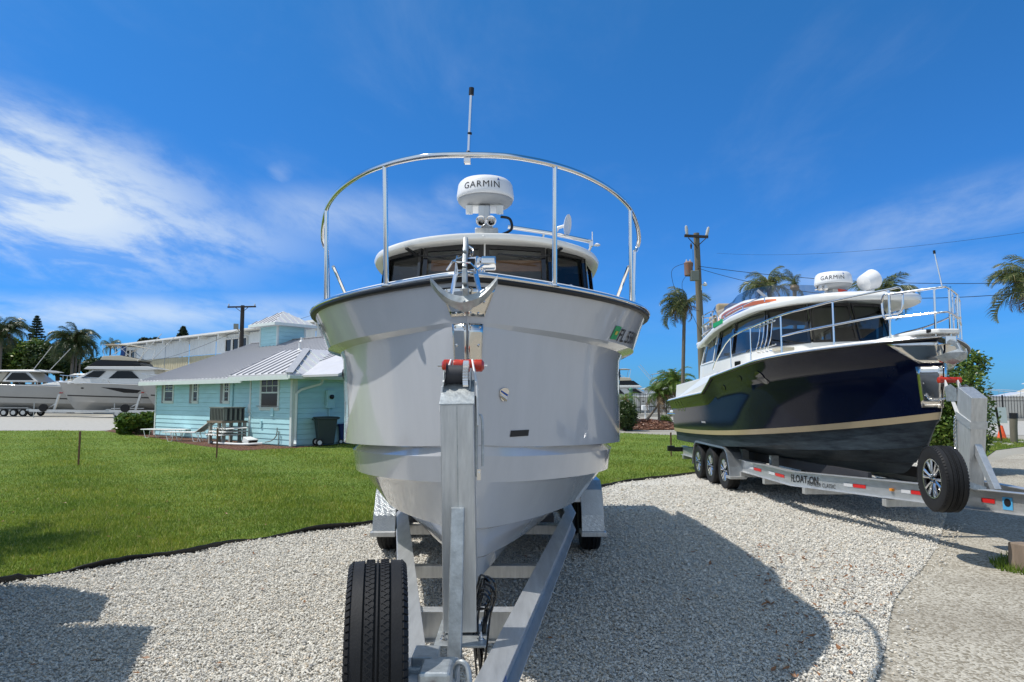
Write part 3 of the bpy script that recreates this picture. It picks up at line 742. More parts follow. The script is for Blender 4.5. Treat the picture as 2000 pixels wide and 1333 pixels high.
hull = mb.build('hull', M['gel'], boat, smooth=True, angle=60); sharpen(hull, H1, (1, 2, 3, 4, 5, 6, 8, 9, 10, 11, 15, 16))
# deck cap
mb = MB(); rows = []
for i in range(H1.N + 1):
    a = H1.pt(len(L1) - 1, i / H1.N, -1); c = H1.pt(len(L1) - 1, i / H1.N, 1)
    zc = .03 * min(1, i / 8)
    a.z += .022; c.z += .022
    rows.append([a + (c - a) * k + Vector((0, 0, zc * math.sin(math.pi * k))) for k in (0, .08, .25, .5, .75, .92, 1)])
mb.grid(rows); mb.build('deck', M['deck'], boat, smooth=True)
LS = len(L1) - 1
trim_from(H1, LS, .010, .008, .022, 'rub_rail', M['black'], boat)
trim_from(H1, LS, .022, .024, .016, 'rub_rail_insert', M['chrome'], boat)
trim_from(H1, LS, -.012, .034, .018, 'toe_rail', M['white'], boat)
# steel stem plates, one pair above the other, bolt heads
def stem_plate(h, parent, z0, z1, b0, b1, off=.006, bolts=((.2, .9), (.8, .9), (.15, .1), (.6, .1), (.75, .5))):
    for sd in (-1, 1):
        def at(k, f, o):
            z = z0 + (z1 - z0) * f; bw = b0 + (b1 - b0) * f; tb = bw * k
            lo, hi = 0, 1.6
            for _ in range(24):
                m_ = (lo + hi) / 2
                if (h.surf(m_, z, 1).x - h.ax) < tb + 1e-4: lo = m_
                else: hi = m_
            p = h.surf(lo, z, sd)
            return Vector((h.ax + sd * (tb + .003), p.y - o * .8, z))
        mb = MB(); mb.grid([[at(.02 + .98 * i / 5, j / 5, off) for i in range(6)] for j in range(6)])
        pl = mb.build('stem_plate', M['plate'], parent, smooth=True, solid=.004)
        for u, v in bolts:
            p = at(u, v, off + .004); mb = MB()
            mb.lathe([(.009, 0), (.007, .005), (.002, .007)], 8, Matrix.Translation(p) @ Matrix.Rotation(R(90), 4, 'X') @ Matrix.Rotation(-sd * .6, 4, 'Y'))
            mb.build('bolt', M['chrome'], pl)
stem_plate(H1, boat, 2.045, 2.20, .085, .145)
stem_plate(H1, boat, 1.775, 2.005, .068, .080, bolts=((.2, .93), (.8, .93), (.75, .5)))
# oval/black label, shield emblem
def on_hull(h, s0, z0, side, sx=1, off=.003):
    """map (x,y) onto the hull: x metres along the breadth direction seen from ahead"""
    def f(x, y): return h.surfn(s0 + x * sx, z0 + y, side, off)
    return f
f = on_hull(H1, .33, 1.385, 1); mb = MB(); mb.grid([[f(i * .02, j * .012) for i in range(7)] for j in range(4)]); 
mb.build('black_label', M['black'], boat, fix=False)
f = on_hull(H1, .25, 1.625, 1, off=.004)
sh = [(-.034, .03), (-.018, .042), (.0, .046), (.018, .042), (.034, .03), (.03, -.005), (.016, -.03), (0, -.045), (-.016, -.03), (-.03, -.005)]
mb = MB(); mb.add([f(x * .8, y * .85) for x, y in sh], [tuple(range(10))]); em = mb.build('shield_emblem', M['chrome'], boat, fix=False, solid=.003)
f = on_hull(H1, .25, 1.625, 1, off=.009)
for q, mm_ in ((.010, 'blue'), (-.008, 'paint'), (-.02, 'tan')):
    mb = MB(); mb.add([f(-.022, q + .016), f(.022, q - .008), f(.020, q - .019), f(-.020, q + .006)], [(0, 1, 2, 3)]); mb.build('emblem_stripe', M[mm_], em, fix=False)
# registration numbers and sticker
letter('registration_number', 'FL 5581', .118, on_hull(H1, 1.05, 2.0, 1, off=.006), M['ink'], boat, bold=.001)
letter('registration_number', 'FL 5581 TW', .105, lambda x, y: H1.surfn(1.75 - x, 2.07 + y, -1, .006), M['ink'], boat, bold=.001)
f = on_hull(H1, .96, 2.005, 1, off=.006); mb = MB(); mb.grid([[f(.016 * i, .022 * j) for i in range(6)] for j in range(5)]); st = mb.build('sticker', M['green'], boat, fix=False)
f = on_hull(H1, .96, 2.005, 1, off=.009); mb = MB(); mb.grid([[f(.025 + .008 * i, .032 + .008 * j) for i in range(5)] for j in range(4)]); mb.build('sticker_label', M['yellow'], st, fix=False)
# port lights on the topsides further aft
for sd in (-1, 1):
    mb = MB(); ring = [H1.surfn(1.95 + .20 * math.cos(a), 1.80 + .045 * math.sin(a), sd, .006) for a in [2 * math.pi * k / 20 for k in range(20)]]
    mb.add(ring, [tuple(range(20))]); mb.build('port_light', M['tinted'], boat, fix=False, solid=.005)
# bow rail: hoop on stanchions
RZ = [(3.56, 2.90), (3.66, 2.90), (3.95, 2.89), (4.4, 2.87), (4.85, 2.84), (5.15, 2.72), (5.22, 2.55), (5.16, 2.45)]
def rail_b(y): return max(0, (H1.b(LS, y - 3.6) if y > 3.6 else 0))
hoop = [(0, 3.56, P(912, 303, 3.56).z)]
for a_, b_, D_ in ((985, 305, 3.59), (1035, 312, 3.67), (1084, 323, 3.80), (1132, 339, 3.98), (1176, 361, 4.22), (1208, 384, 4.48), (1231, 409, 4.78), (1244, 440, 5.04), (1248, 466, 5.18), (1245, 482, 5.22), (1240, 492, 5.20)):
    q_ = P(a_, b_, D_); hoop.append((q_.x - AX, D_, q_.z))
pts_ = [Vector((AX - x, y, z)) for x, y, z in hoop[::-1]] + [Vector((AX + x, y, z)) for x, y, z in hoop[1:]]
mb = MB(); rail_tube(mb, pts_, .0165, 12, 5); rail = mb.build('bow_rail', M['chrome'], boat, smooth=True, angle=60)
for sd in (-1, 1):
    for (b0, y0, z0, b1, y1, z1) in ((hoop[3][0], 3.80, hoop[3][2], hoop[3][0], 3.90, 2.255), (hoop[7][0], 4.78, hoop[7][2], hoop[7][0] + .012, 4.86, 2.245), (hoop[-1][0], 5.2, hoop[-1][2], hoop[-1][0] - .02, 5.22, 2.23)):
        mb = MB(); mb.tube([(AX + sd * b0, y0, z0), (AX + sd * b1, y1, z1)], .0145, 12); stn = mb.build('stanchion', M['chrome'], rail, smooth=True)
        mb = MB(); mb.lathe([(.03, 0), (.03, .008), (.018, .014)], 14, Matrix.Translation((AX + sd * b1, y1, z1 - .006))); mb.build('rail_foot', M['chrome'], rail, smooth=True)
    mb = MB(); rail_tube(mb, [(AX + sd * 1.14, 5.2, 2.62), (AX + sd * 1.12, 5.3, 2.54), (AX + sd * 1.03, 5.62, 2.22)], .0125, 10, 4); mb.build('rail_brace', M['chrome'], rail, smooth=True)
# bow staff on its clamp
mb = MB(); mb.tube([(AX + .005, 3.575, 2.905), (AX + .02, 3.56, 3.26)], .0095, 10); sf = mb.build('bow_staff', M['chrome'], boat, smooth=True)
mb = MB(); mb.tube([(AX + .02, 3.56, 3.235), (AX + .0215, 3.558, 3.275)], .014, 10); mb.build('staff_tip', M['black'], sf, smooth=True)
mb = MB(); mb.lathe([(.016, 0), (.015, .02), (.011, .03)], 10, Matrix.Translation((AX + .004, 3.575, 2.90))); mb.build('staff_socket', M['black'], sf, smooth=True)
mb = MB(); mb.tube([(AX + .012, 3.568, 3.02), (AX + .0125, 3.567, 3.03)], .012, 10); mb.build('staff_collar', M['black'], sf, smooth=True)
mb = MB(); mb.box((AX, 3.578, 2.882), (.038, .042, .04)); mb.build('staff_clamp', M['chrome'], sf, bevel=.005)
# pulpit, bow roller and windlass
mb = MB()
for sd in (-1, 1):
    poly = [(-.10, -.06), (.28, -.03), (.28, .05), (.10, .075), (-.02, .05), (-.09, .0)]
    m_ = Matrix.Translation((AX + sd * .052, 3.55, 2.30)) @ Matrix.Rotation(R(90), 4, 'Z') @ Matrix.Rotation(R(90), 4, 'X')
    mb.prism(poly, .006, m_)
mb.box((AX, 3.72, 2.285), (.10, .24, .006)); mb.build('bow_roller', M['chrome'], boat, bevel=.003)
mb = MB(); mb.tube([(AX - .048, 3.50, 2.30), (AX + .048, 3.50, 2.30)], .028, 14); mb.build('roller', M['black'], boat, smooth=True)
mb = MB(); mb.lathe([(.055, 0), (.055, .02), (.04, .03), (.04, .09), (.058, .10), (.056, .12), (.02, .13)], 20, Matrix.Translation((AX + .03, 4.0, 2.31))); mb.build('windlass', M['chrome'], boat, smooth=True)
mb = MB(); mb.tube([(AX + .06, 3.98, 2.40), (AX + .145, 3.98, 2.40)], .042, 20); mb.build('windlass_motor', M['chrome'], boat, smooth=True, bevel=.008)
for sd in (-1, 1):      # cleats
    mb = MB(); c_ = Vector((AX + sd * .87, 4.85, 2.27)); mb.tube([c_ + Vector((-.09 * sd, -.05, .03)), c_, c_ + Vector((.09 * sd, .05, .015))], .011, 8); mb.box(c_ + Vector((0, 0, -.02)), (.06, .03, .04)); mb.build('cleat', M['chrome'], boat, smooth=True)
    mb = MB(); mb.tube([(AX + sd * .55, 4.3, 2.31), (AX + sd * .62, 4.36, 2.33), (AX + sd * .70, 4.5, 2.31)], .009, 8); mb.build('grab_handle', M['chrome'], boat, smooth=True)

# cabin: faceted windscreen under an oversailing roof
def ring_pts(k, z, yb):
    """cabin outline half: centre -> corner -> side, inset k"""
    return [(0, 5.80 + k), (.50, 5.88 + k), (.86, 6.12 + k), (1.0, 6.55), (1.01, 7.6), (1.0, 9.2)]
lowr = [(0, 5.66), (.55, 5.74), (.92, 6.0), (1.03, 6.45), (1.03, 7.6), (1.02, 9.2)]
upr = [(0, 5.86), (.53, 5.93), (.875, 6.16), (.975, 6.55), (.975, 7.6), (.97, 9.2)]
ZL, ZU = 2.25, 2.965
def cab(i, f, sd, off=0.0, zz=(ZL, ZU)):
    """point on the cabin side at outline index i (float), height fraction f"""
    a = int(min(4, math.floor(i))); k = i - a
    lo = Vector(lowr[a]) * (1 - k) + Vector(lowr[a + 1]) * k; up = Vector(upr[a]) * (1 - k) + Vector(upr[a + 1]) * k
    p = lo * (1 - f) + up * f; t = (Vector(lowr[a + 1]) - Vector(lowr[a])).normalized(); n = Vector((t.y, -t.x))
    p = p + n * off; z = zz[0] + (zz[1] - zz[0]) * f - .05 * (p.x ** 2)
    return Vector((AX + sd * p.x, p.y, z))
def panel_ring(i0, i1, f0, f1, sd, wdt, off, ni=6):
    """frame around a pane, as a closed strip"""
    outer = [cab(i0 + (i1 - i0) * k / ni, f0, sd, off) for k in range(ni + 1)] + [cab(i1 - (i1 - i0) * k / ni, f1, sd, off) for k in range(ni + 1)]
    di, df = wdt / 1.0, wdt * 1.5
    inner = [cab(i0 + di + (i1 - i0 - 2 * di) * k / ni, f0 + df, sd, off) for k in range(ni + 1)] + [cab(i1 - di - (i1 - i0 - 2 * di) * k / ni, f1 - df, sd, off) for k in range(ni + 1)]
    return outer, inner
for sd in (-1, 1):
    for i0, i1, w in ((0.0, 1.0, .07), (1.0, 2.0, .07), (2.0, 3.0, .09), (3.0, 4.0, .06), (4.0, 4.96, .06)):
        o_, n_ = panel_ring(i0 + (.012 if i0 else .008), i1 - .012, .0, 1.0, sd, w, .012)
        mb = MB(); mb.grid([o_, n_], closed=True); fr = mb.build('window_frame', M['blackg'], boat, solid=.02)
        mb = MB(); mb.grid([[cab(i0 + .02 + (i1 - i0 - .04) * k / 6, f, sd, .0) for k in range(7)] for f in (.03, .5, .97)]); mb.build('pane', M['glass'] if i0 < .5 else M['glassd'], fr, smooth=True)
mb = MB(); mb.beam(cab(0, 0, 1, .03), cab(0, 1, 1, .03), .012, .012, up=(0, 1, 0)); mb.build('windscreen_divider', M['white'], boat)
# cabin lower coaming below the glass, dark dash shelf, interior
mb = MB(); half = [Vector((AX + x, y, 0)) for x, y in lowr]; halfL = [Vector((AX - x, y, 0)) for x, y in lowr]
o_ = halfL[::-1] + half[1:]
mb.grid([[p + Vector((0, 0, 2.10)) for p in o_], [p + Vector((0, 0, ZL - .05 * (p.x - AX) ** 2 + .01)) for p in o_]]); mb.build('cabin_coaming', M['white'], boat, solid=.03)
mb = MB(); mb.add([tuple(p + Vector((0, .06, 2.24))) for p in o_], [tuple(range(len(o_)))]); mb.build('cabin_sole', M['uphol'], boat)
mb = MB(); mb.box((AX, 9.22, 2.6), (.5, .04, .8)); mb.build('aft_door', M['glass'], boat)
for x in (-.62, .62): mb = MB(); mb.box((AX + x, 9.2, 2.55), (.72, .04, .82)); mb.build('aft_bulkhead', M['uphol'], boat)
mb = MB(); mb.box((AX, 6.75, 2.84), (1.66, .9, .05)); mb.box((AX, 6.32, 2.83), (1.40, .05, .07)); mb.build('overhead_liner', M['cream'], boat, bevel=.01)
mb = MB(); mb.box((AX - .26, 6.10, 2.80), (.46, .03, .10)); mb.box((AX + .28, 6.10, 2.80), (.46, .03, .10)); mb.build('wood_valance', M['woodl'], boat)
mb = MB(); mb.box((AX - .80, 6.6, 2.72), (.20, .03, .18)); mb.build('wood_pillar', M['teak'], boat); mb = MB(); mb.box((AX + .85, 6.6, 2.72), (.20, .03, .2)); mb.build('wood_pillar', M['teak'], boat)
for x in (-.38, .42):
    mb = MB(); mb.box((AX + x, 7.25, 2.44), (.50, .14, .42)); s_ = mb.build('helm_seat', M['uphol'], boat, bevel=.04)
    for q in range(4): mb = MB(); mb.box((AX + x, 7.17, 2.32 + q * .085), (.44, .03, .07)); mb.build('seat_cushion', M['cream'] if q == 9 else M['uphol'], s_, bevel=.015)
mb = MB(); mb.box((AX + .38, 6.5, 2.40), (.46, .08, .22)); mb.build('helm_console', M['black'], boat, bevel=.03)
mb = MB(); mb.tube([Vector((AX + .40 + .17 * math.cos(a), 6.62 - .05 * math.sin(a), 2.50 + .16 * math.sin(a))) for a in [2 * math.pi * k / 24 for k in range(24)]], .011, 8, closed=True); mb.build('steering_wheel', M['black'], boat, smooth=True)
mb = MB(); mb.box((AX + .33, 6.05, 2.315), (.12, .09, .003)); mb.build('paper_sheet', M['paint'], boat)
# side windows seen through (picture-window frames deep inside)
for sd in (-1, 1):
    mb = MB(); c_ = Vector((AX + sd * .72, 8.4, 2.55)); mb.tube([c_ + Vector((sd * dx, dy, dz)) for dx, dy, dz in ((-.2, -.5, -.14), (.2, -.5, -.14), (.2, -.5, .16), (-.2, -.5, .16))], .014, 6, closed=True); mb.build('inner_window_trim', M['cream'], boat)
# curtains
for x in (-.62, .12): mb = MB(); mb.grid([[(AX + x + .012 * math.sin(k * 2.4), 9.1 - k * .02 * 0, z) for z in (2.3, 2.85)] for k in range(2)]); 
# roof
def roof_loft(ax, outl, zmid, zedge, th, name, m, parent, lip=.03):
    """rounded oversailing roof from a half outline (x, y)"""
    full = [Vector((-x, y)) for x, y in outl[::-1]] + [Vector((x, y)) for x, y in outl[1:]]
    full = [Vector((p.x, p.y)) for p in [Vector(q[:2]) for q in spline([(p.x, p.y, 0) for p in full], 4)]]
    xm = max(p.x for p in full); cy = sum(p.y for p in full) / len(full)
    def lay(f, dz, inset):
        rr_ = []
        for p in full:
            q = Vector((p.x * (1 - inset), p.y + (cy - p.y) * inset)); z = zedge + (zmid - zedge) * (1 - (q.x / xm) ** 2)
            rr_.append((ax + q.x, q.y, z + dz))
        return rr_
    rows = [lay(0, -th * .85, .10), lay(0, -th, .03), lay(0, -th * .85, .008), lay(0, -th * .4, 0), lay(0, -th * .1, .006), lay(0, 0, .025), lay(0, .025, .15), lay(0, .05, .4), lay(0, .06, .8)]
    b = MB(); b.grid(rows); n = len(full); o = len(rows) - 1
    b.f.append(tuple(o * n + k for k in range(n))); b.f.append(tuple(range(n)))
    return b.build(name, m, parent, smooth=True, angle=50)
ro = [(0, 5.64), (.30, 5.66), (.62, 5.75), (.88, 5.94), (1.02, 6.2), (1.08, 6.6), (1.09, 7.6), (1.06, 9.2), (1.0, 9.9)]
roof = roof_loft(AX, ro, 3.0, 2.905, .062, 'roof', M['white'], boat)
for x in (-.6, -.28, .0, .28, .6): mb = MB(); mb.lathe([(.012, 0), (.010, .006), (.002, .009)], 10, Matrix.Translation((AX + x, 5.645 + .31 * x * x, 2.965 - .09 * x * x)) @ Matrix.Rotation(R(75), 4, 'X')); mb.build('screw_cover', M['white'], roof)
for sd in (-1, 1):      # wipers parked under the roof edge
    mb = MB(); mb.beam((AX + sd * .58, 5.86, 2.84), (AX + sd * .66, 5.72, 2.88), .03, .015); mb.tube([(AX + sd * .60, 5.85, 2.85), (AX + sd * .30, 5.80, 2.80)], .006, 6); mb.beam((AX + sd * .48, 5.80, 2.815), (AX + sd * .12, 5.765, 2.84), .008, .014); mb.build('wiper', M['black'], boat)
# horns and scanner bracket on the roof
mb = MB(); mb.box((AX + .02, 5.86, 3.05), (.20, .16, .05)); mb.box((AX + .02, 5.9, 3.12), (.11, .09, .12)); mb.build('mast_foot', M['alu'], boat, bevel=.01)
for x in (-.033, .052):
    mb = MB(); m_ = Matrix.Translation((AX + x + .01, 5.70, 3.105)) @ Matrix.Rotation(R(90), 4, 'X')
    mb.lathe([(.012, -.22), (.014, -.10), (.022, -.03), (.041, .02), (.046, .022), (.040, .018), (.020, -.03), (.004, -.09)], 24, m_, cap=False); mb.build('horn', M['chrome'], boat, smooth=True, angle=70)
mb = MB()
for x in (-.13, .135): mb.box((AX + x, 5.80, 3.235), (.06, .012, .08)); mb.lathe([(.012, 0), (.012, .01)], 8, Matrix.Translation((AX + x, 5.795, 3.20)) @ Matrix.Rotation(R(90), 4, 'X'))
mb.box((AX, 5.92, 3.275), (.30, .24, .015)); mb.build('scanner_bracket', M['white'], boat, bevel=.004)
mb = MB(); mb.box((AX, 5.82, 3.20), (.10, .10, .15)); mb.build('mast_head', M['alu'], boat, bevel=.012)
radar(boat, Vector((AX + .005, 5.90, 3.345)), .25, 0.0)
mb = MB(); rail_tube(mb, [(AX + .14, 5.86, 3.19), (AX + .22, 5.86, 3.17), (AX + .235, 5.86, 3.08), (AX + .15, 5.86, 3.03)], .012, 8); mb.build('cable', M['black'], boat, smooth=True)
# swept light mast with dish and aerial aft of the scanner
mb = MB(); mb.tube([(AX + .20, 6.4, 3.24), (AX + .62, 6.5, 3.20), (AX + 1.02, 6.6, 3.14)], .020, 12); mb.tube([(AX + .2, 6.4, 3.16), (AX + .55, 6.5, 3.145), (AX + .68, 6.55, 3.11), (AX + .86, 6.65, 2.98)], .014, 10)
mb.tube([(AX + .55, 6.5, 3.20), (AX + .50, 6.5, 3.04)], .012, 8); mast = mb.build('light_mast', M['chrome'], boat, smooth=True)
mb = MB(); mb.lathe([(.001, .0), (.07, .006), (.105, .02), (.108, .024), (.07, .014), (.001, .01)], 32, Matrix.Translation((AX + .76, 6.52, 3.285)) @ Matrix.Rotation(R(100), 4, 'Y') @ Matrix.Rotation(R(22), 4, 'X')); dish = mb.build('satellite_dish', M['radome'], boat, smooth=True)
mb = MB(); mb.tube([(AX + .755, 6.52, 3.28), (AX + .69, 6.52, 3.26), (AX + .66, 6.52, 3.21)], .016, 10); mb.build('dish_arm', M['radome'], dish, smooth=True)
mb = MB(); mb.tube([(AX + 1.02, 6.6, 3.12), (AX + 1.0, 6.62, 3.06)], .014, 8); mb.tube([(AX + 1.0, 6.62, 3.06), (AX + .98, 6.65, 2.9)], .011, 8); mb.box((AX + 1.015, 6.6, 3.12), (.04, .04, .05)); mb.build('mast_strut', M['chrome'], mast, smooth=True)
mb = MB(); mb.tube([(AX + 1.03, 6.6, 3.13), (AX + 1.03, 6.6, 3.24)], .005, 6); mb.lathe([(.03, 0), (.034, .01), (.0, .03)], 14, Matrix.Translation((AX + 1.075, 6.6, 3.10))); mb.build('aerial', M['radome'], mast, smooth=True)
# transom, outboards hidden astern; keep hull closed with a cockpit
mb = MB(); mb.box((AX, 10.35, 1.9), (1.9, .25, .5)); mb.build('transom_seat', M['white'], boat, bevel=.03)

# claw anchor hanging in the bow roller
anc = thing('anchor', (AX, 3.45, 2.2), 'galvanised claw anchor in the bow roller of the grey boat', 'anchor')
mb = MB(); a0 = Vector((AX - .0, 3.42, 0))
shank = [(0, .10, 2.42), (.0, .03, 2.33), (.002, -.02, 2.25), (.004, -.03, 2.17), (.008, .01, 2.12)]
for (x0, y0_, z0_), (x1, y1_, z1_), w0, h0 in [(shank[i], shank[i + 1], (.022, .022, .026, .03)[i], (.075, .05, .06, .06)[i]) for i in range(4)]:
    mb.beam(a0 + Vector((x0, y0_, z0_)), a0 + Vector((x1, y1_, z1_)), w0, h0, up=(0, 1, 0))
mb.build('shank', M['galv'], anc, bevel=.006)
mb = MB(); rows = []
for k in range(-8, 9):
    q = k / 8; x = q * .168; zc = 2.095 + .105 * abs(q) ** 2.3 + (.006 if q > 0 else 0); yc = .0 - .02 * abs(q)
    w = .044 * (1 - .45 * abs(q) ** 1.6) + .006
    t_ = .012
    rows.append([a0 + Vector((x, yc - w * .2, zc - w)), a0 + Vector((x, yc - .03 - t_, zc - w * .3)), a0 + Vector((x, yc - .012 - t_, zc + w * .42)), a0 + Vector((x, yc + .012, zc + w * .35)), a0 + Vector((x, yc + .0, zc - w * .3)), a0 + Vector((x, yc + .012, zc - w * .9))])
mb.grid(rows, closed=True); mb.f += [tuple(range(6)), tuple(len(mb.v) - 6 + k for k in range(6))]; mb.build('fluke', M['galv'], anc, smooth=True, angle=50)
mb = MB(); mb.add([a0 + Vector(v) for v in ((-.07, .02, 2.10), (.07, .02, 2.10), (.035, .0, 2.045), (0, .0, 2.03), (-.035, .0, 2.045), (0, -.05, 2.09))], [(0, 1, 5), (0, 5, 4), (4, 5, 3), (3, 5, 2), (2, 5, 1), (0, 4, 3, 2, 1)]); mb.build('crown', M['galv'], anc, bevel=.006)
mb = MB()
for sd in (-1, 1):
    mb.slab([a0 + Vector((sd * .04, .03, 2.24)), a0 + Vector((sd * .05, .05, 2.30)), a0 + Vector((sd * .065, .12, 2.22)), a0 + Vector((sd * .085, .06, 2.12)), a0 + Vector((sd * .065, .02, 2.13))], .006)
mb.build('anchor_guard', M['chrome'], anc)
mb = MB(); mb.tube([a0 + Vector((-.06, .0, 2.30)), a0 + Vector((-.04, -.045, 2.285)), a0 + Vector((.03, -.045, 2.28)), a0 + Vector((.06, .02, 2.26)), a0 + Vector((.09, .10, 2.30))], .005, 6); mb.build('safety_cord', M['chrome'], anc, smooth=True)
mb = MB(); mb.tube([a0 + Vector((.0, .08, 2.40)), a0 + Vector((.035, .06, 2.375)), a0 + Vector((.03, .10, 2.35)), a0 + Vector((.02, .16, 2.36))], .008, 8); mb.tube([a0 + Vector((-.02, .1, 2.34)), a0 + Vector((-.07, .08, 2.31)), a0 + Vector((-.1, .1, 2.27))], .006, 6); mb.build('shackle', M['chrome'], anc, smooth=True)

# ---------------------------------------------------------------- its trailer
tr = thing('boat_trailer', (AX, 3.1, 0), 'aluminium boat trailer under the grey boat, spare tyre in front', 'trailer')
ZR = .55
def ibeam(mb, a, b_, w=.10, h=.15, t=.008):
    mb.beam(a, b_, w, t); d = Vector((0, 0, -h)); mb.beam(Vector(a) + d, Vector(b_) + d, w, t)
    mb.beam(Vector(a) + d / 2, Vector(b_) + d / 2, t, h - t - .001)
rails = {}
for sd in (-1, 1):
    pa = Vector((AX + sd * .03 + (.02), 2.02, ZR)); pb = Vector((AX + sd * .78, 6.45, ZR)); pc = Vector((AX + sd * .80, 10.6, ZR))
    mb = MB(); ibeam(mb, pa, pb, .105, .155); rl = mb.build('frame_rail', M['alur'], tr, bevel=.002); rails[sd] = (pa, pb)
    mb = MB(); ibeam(mb, pb, pc, .1, .155); mb.build('frame_rail', M['alur'], tr)
for y in (3.62, 4.95, 6.5, 8.2, 9.9):
    k = min(1, (y - 2.02) / 4.43); hw = (.03 + .75 * k) - .05
    mb = MB(); ibeam(mb, (AX - hw, y, ZR - .03), (AX + hw, y, ZR - .03), .08, .15) if y < 4 else mb.beam((AX - hw, y, ZR - .16), (AX + hw, y, ZR - .16), .07, .085)
    mb.build('cross_member', M['alu'], tr, bevel=.003)
for sd in (-1, 1):       # bunks and guide
    mb = MB(); mb.beam((AX + sd * .52, 5.8, .60), (AX + sd * .55, 10.3, .585), .14, .05); mb.build('bunk', M['uphol'], tr)
for sd in (-1, 1):
    for y in (7.5, 8.35):
        w_ = bpy.data.objects.new('wheel', None); col.objects.link(w_); w_.parent = tr; w_.location = (AX * 0 + sd * 1.07, y - 3.1, .33)
        b_ = tyre_mesh(.33, .20, n=40); b_.v = [(v[0] + AX + sd * 1.07, v[1] + y, v[2] + .33) for v in b_.v]; b_.build('tyre', M['rubber'], w_, smooth=True, angle=30)
        b_ = MB(); b_.lathe([(.19, .06), (.17, .02), (.06, .05), (.001, .05)], 24, Matrix.Translation((AX + sd * 1.07, y, .33)) @ Matrix.Rotation(R(90) * sd, 4, 'Y'), cap=False); b_.build('rim', M['blackg'], w_, smooth=True)
    fender(tr, AX + sd * 1.07, .235, (7.5, 8.35), .33, .35)
    mb = MB(); mb.beam((AX + sd * .95, 7.2, .56), (AX + sd * .80, 7.2, .56), .05, .04); mb.build('fender_bracket', M['alu'], tr)
mb = MB(); mb.beam((AX - .9, 7.9, .36), (AX + .9, 7.9, .36), .07, .07); mb.build('axle', M['galv'], tr)
mb = MB(); rail_tube(mb, [(AX - 1.07, 6.85, 1.06), (AX - 1.07, 6.85, .90), (AX - 1.03, 6.85, .86), (AX - .72, 6.85, .70)], .016, 8); mb.build('guide_bar', M['galv'], tr, smooth=True)
# tongue plate, winch post and brace
mb = MB(); mb.box((AX + .02, 3.14, ZR + .012), (.22, .34, .010)); mb.build('tongue_plate', M['galv'], tr, bevel=.002)
PX = AX - .002
mb = MB(); tilt = Matrix.Translation((PX + .013, 3.17, ZR + .03)) @ Matrix.Rotation(R(-1.0), 4, 'Y') @ Matrix.Rotation(R(2), 4, 'X')
w2, d2, hh_, hb = .0745, .075, 1.0, 1.10
mb.add([(-w2, -d2, 0), (w2, -d2, 0), (w2, d2, 0), (-w2, d2, 0), (-w2, -d2, hh_), (w2, -d2, hh_), (w2 * .95, d2, hb), (-w2 * .95, d2, hb)],
       [(0, 3, 2, 1), (4, 5, 6, 7), (0, 1, 5, 4), (1, 2, 6, 5), (2, 3, 7, 6), (3, 0, 4, 7)], tilt)
post = mb.build('winch_post', M['alu'], tr, bevel=.004)
mb = MB(); mb.box((0, -d2 - .0015, hh_ / 2), (.003, .003, hh_ - .02), mtx=tilt); mb.build('extrusion_seam', M['galv'], post)
mb = MB(); mb.add([(-w2 - .004, -d2 - .004, hh_ - .002), (w2 + .004, -d2 - .004, hh_ - .002), (w2 * .97, d2 + .004, hb + .001), (-w2 * .97, d2 + .004, hb + .001), (-w2 - .004, -d2 - .004, hh_ + .004), (w2 + .004, -d2 - .004, hh_ + .004), (w2 * .97, d2 + .004, hb + .007), (-w2 * .97, d2 + .004, hb + .007)],
       [(0, 3, 2, 1), (4, 5, 6, 7), (0, 1, 5, 4), (1, 2, 6, 5), (2, 3, 7, 6), (3, 0, 4, 7)], tilt); mb.build('post_cap', M['galv'], post, bevel=.001)
mb = MB(); mb.beam((PX + .004, 2.93, ZR - .03), (PX + .004, 3.075, ZR + .57), .058, .058, up=(0, -1, 0)); br = mb.build('post_brace', M['galv'], tr, bevel=.004)
mb = MB(); mb.tube([(PX - .035, 3.10, ZR + .575), (PX - .01, 3.09, ZR + .585), (PX + .03, 3.09, ZR + .58), (PX + .043, 3.10, ZR + .57), (PX + .043, 3.105, ZR + .42)], .005, 6, rr=[.007, .005, .006, .008, .005]); mb.build('weld_bead', M['galv'], br, smooth=True)
for x, y in ((-.075, 3.04), (.085, 3.04), (-.075, 3.24), (.085, 3.24)):
    mb = MB(); mb.lathe([(.016, 0), (.016, .004), (.011, .004), (.011, .016), (.005, .016), (.005, .032)], 8, Matrix.Translation((AX + .02 + x, y, ZR + .018))); mb.build('bolt', M['chrome'], tr)
# winch, bow stop arms, red roller
top = tilt @ Vector((0, 0, 1.06))
mb = MB()
for sd, pa, pm, pb in ((-1, (-.080, .02, -.10), (-.072, .02, .02), (-.052, .19, .135)), (1, (.092, .0, -.16), (.086, .02, .02), (.058, .19, .135))):
    pa, pm, pb = [top + Vector(q) for q in (pa, pm, pb)]
    mb.beam(pa, pm, .008, .05, up=(0, -1, 0)); mb.beam(pm, pb, .008, .05, up=(0, -1, 0))
mb.build('bow_stop_arm', M['paint'], tr, bevel=.002)
rc = top + Vector((.008, .22, .125)); mb = MB()
T_ = Matrix.Translation(rc) @ Matrix.Rotation(R(90), 4, 'Y')
for z0, z1 in ((-.105, -.052), (-.048, .046), (.05, .103)):
    e0, e1 = (.6 if z0 < -.1 else .92), (.6 if z1 > .1 else .92)
    mb.lathe([(.001, z0), (.031 * e0, z0 + .001), (.031, z0 + .012), (.0305 if z0 != -.048 else .029, (z0 + z1) / 2), (.031, z1 - .012), (.031 * e1, z1 - .001), (.001, z1)], 24, T_, cap=False)
mb.build('bow_roller_stop', M['red'], tr, smooth=True, angle=50)
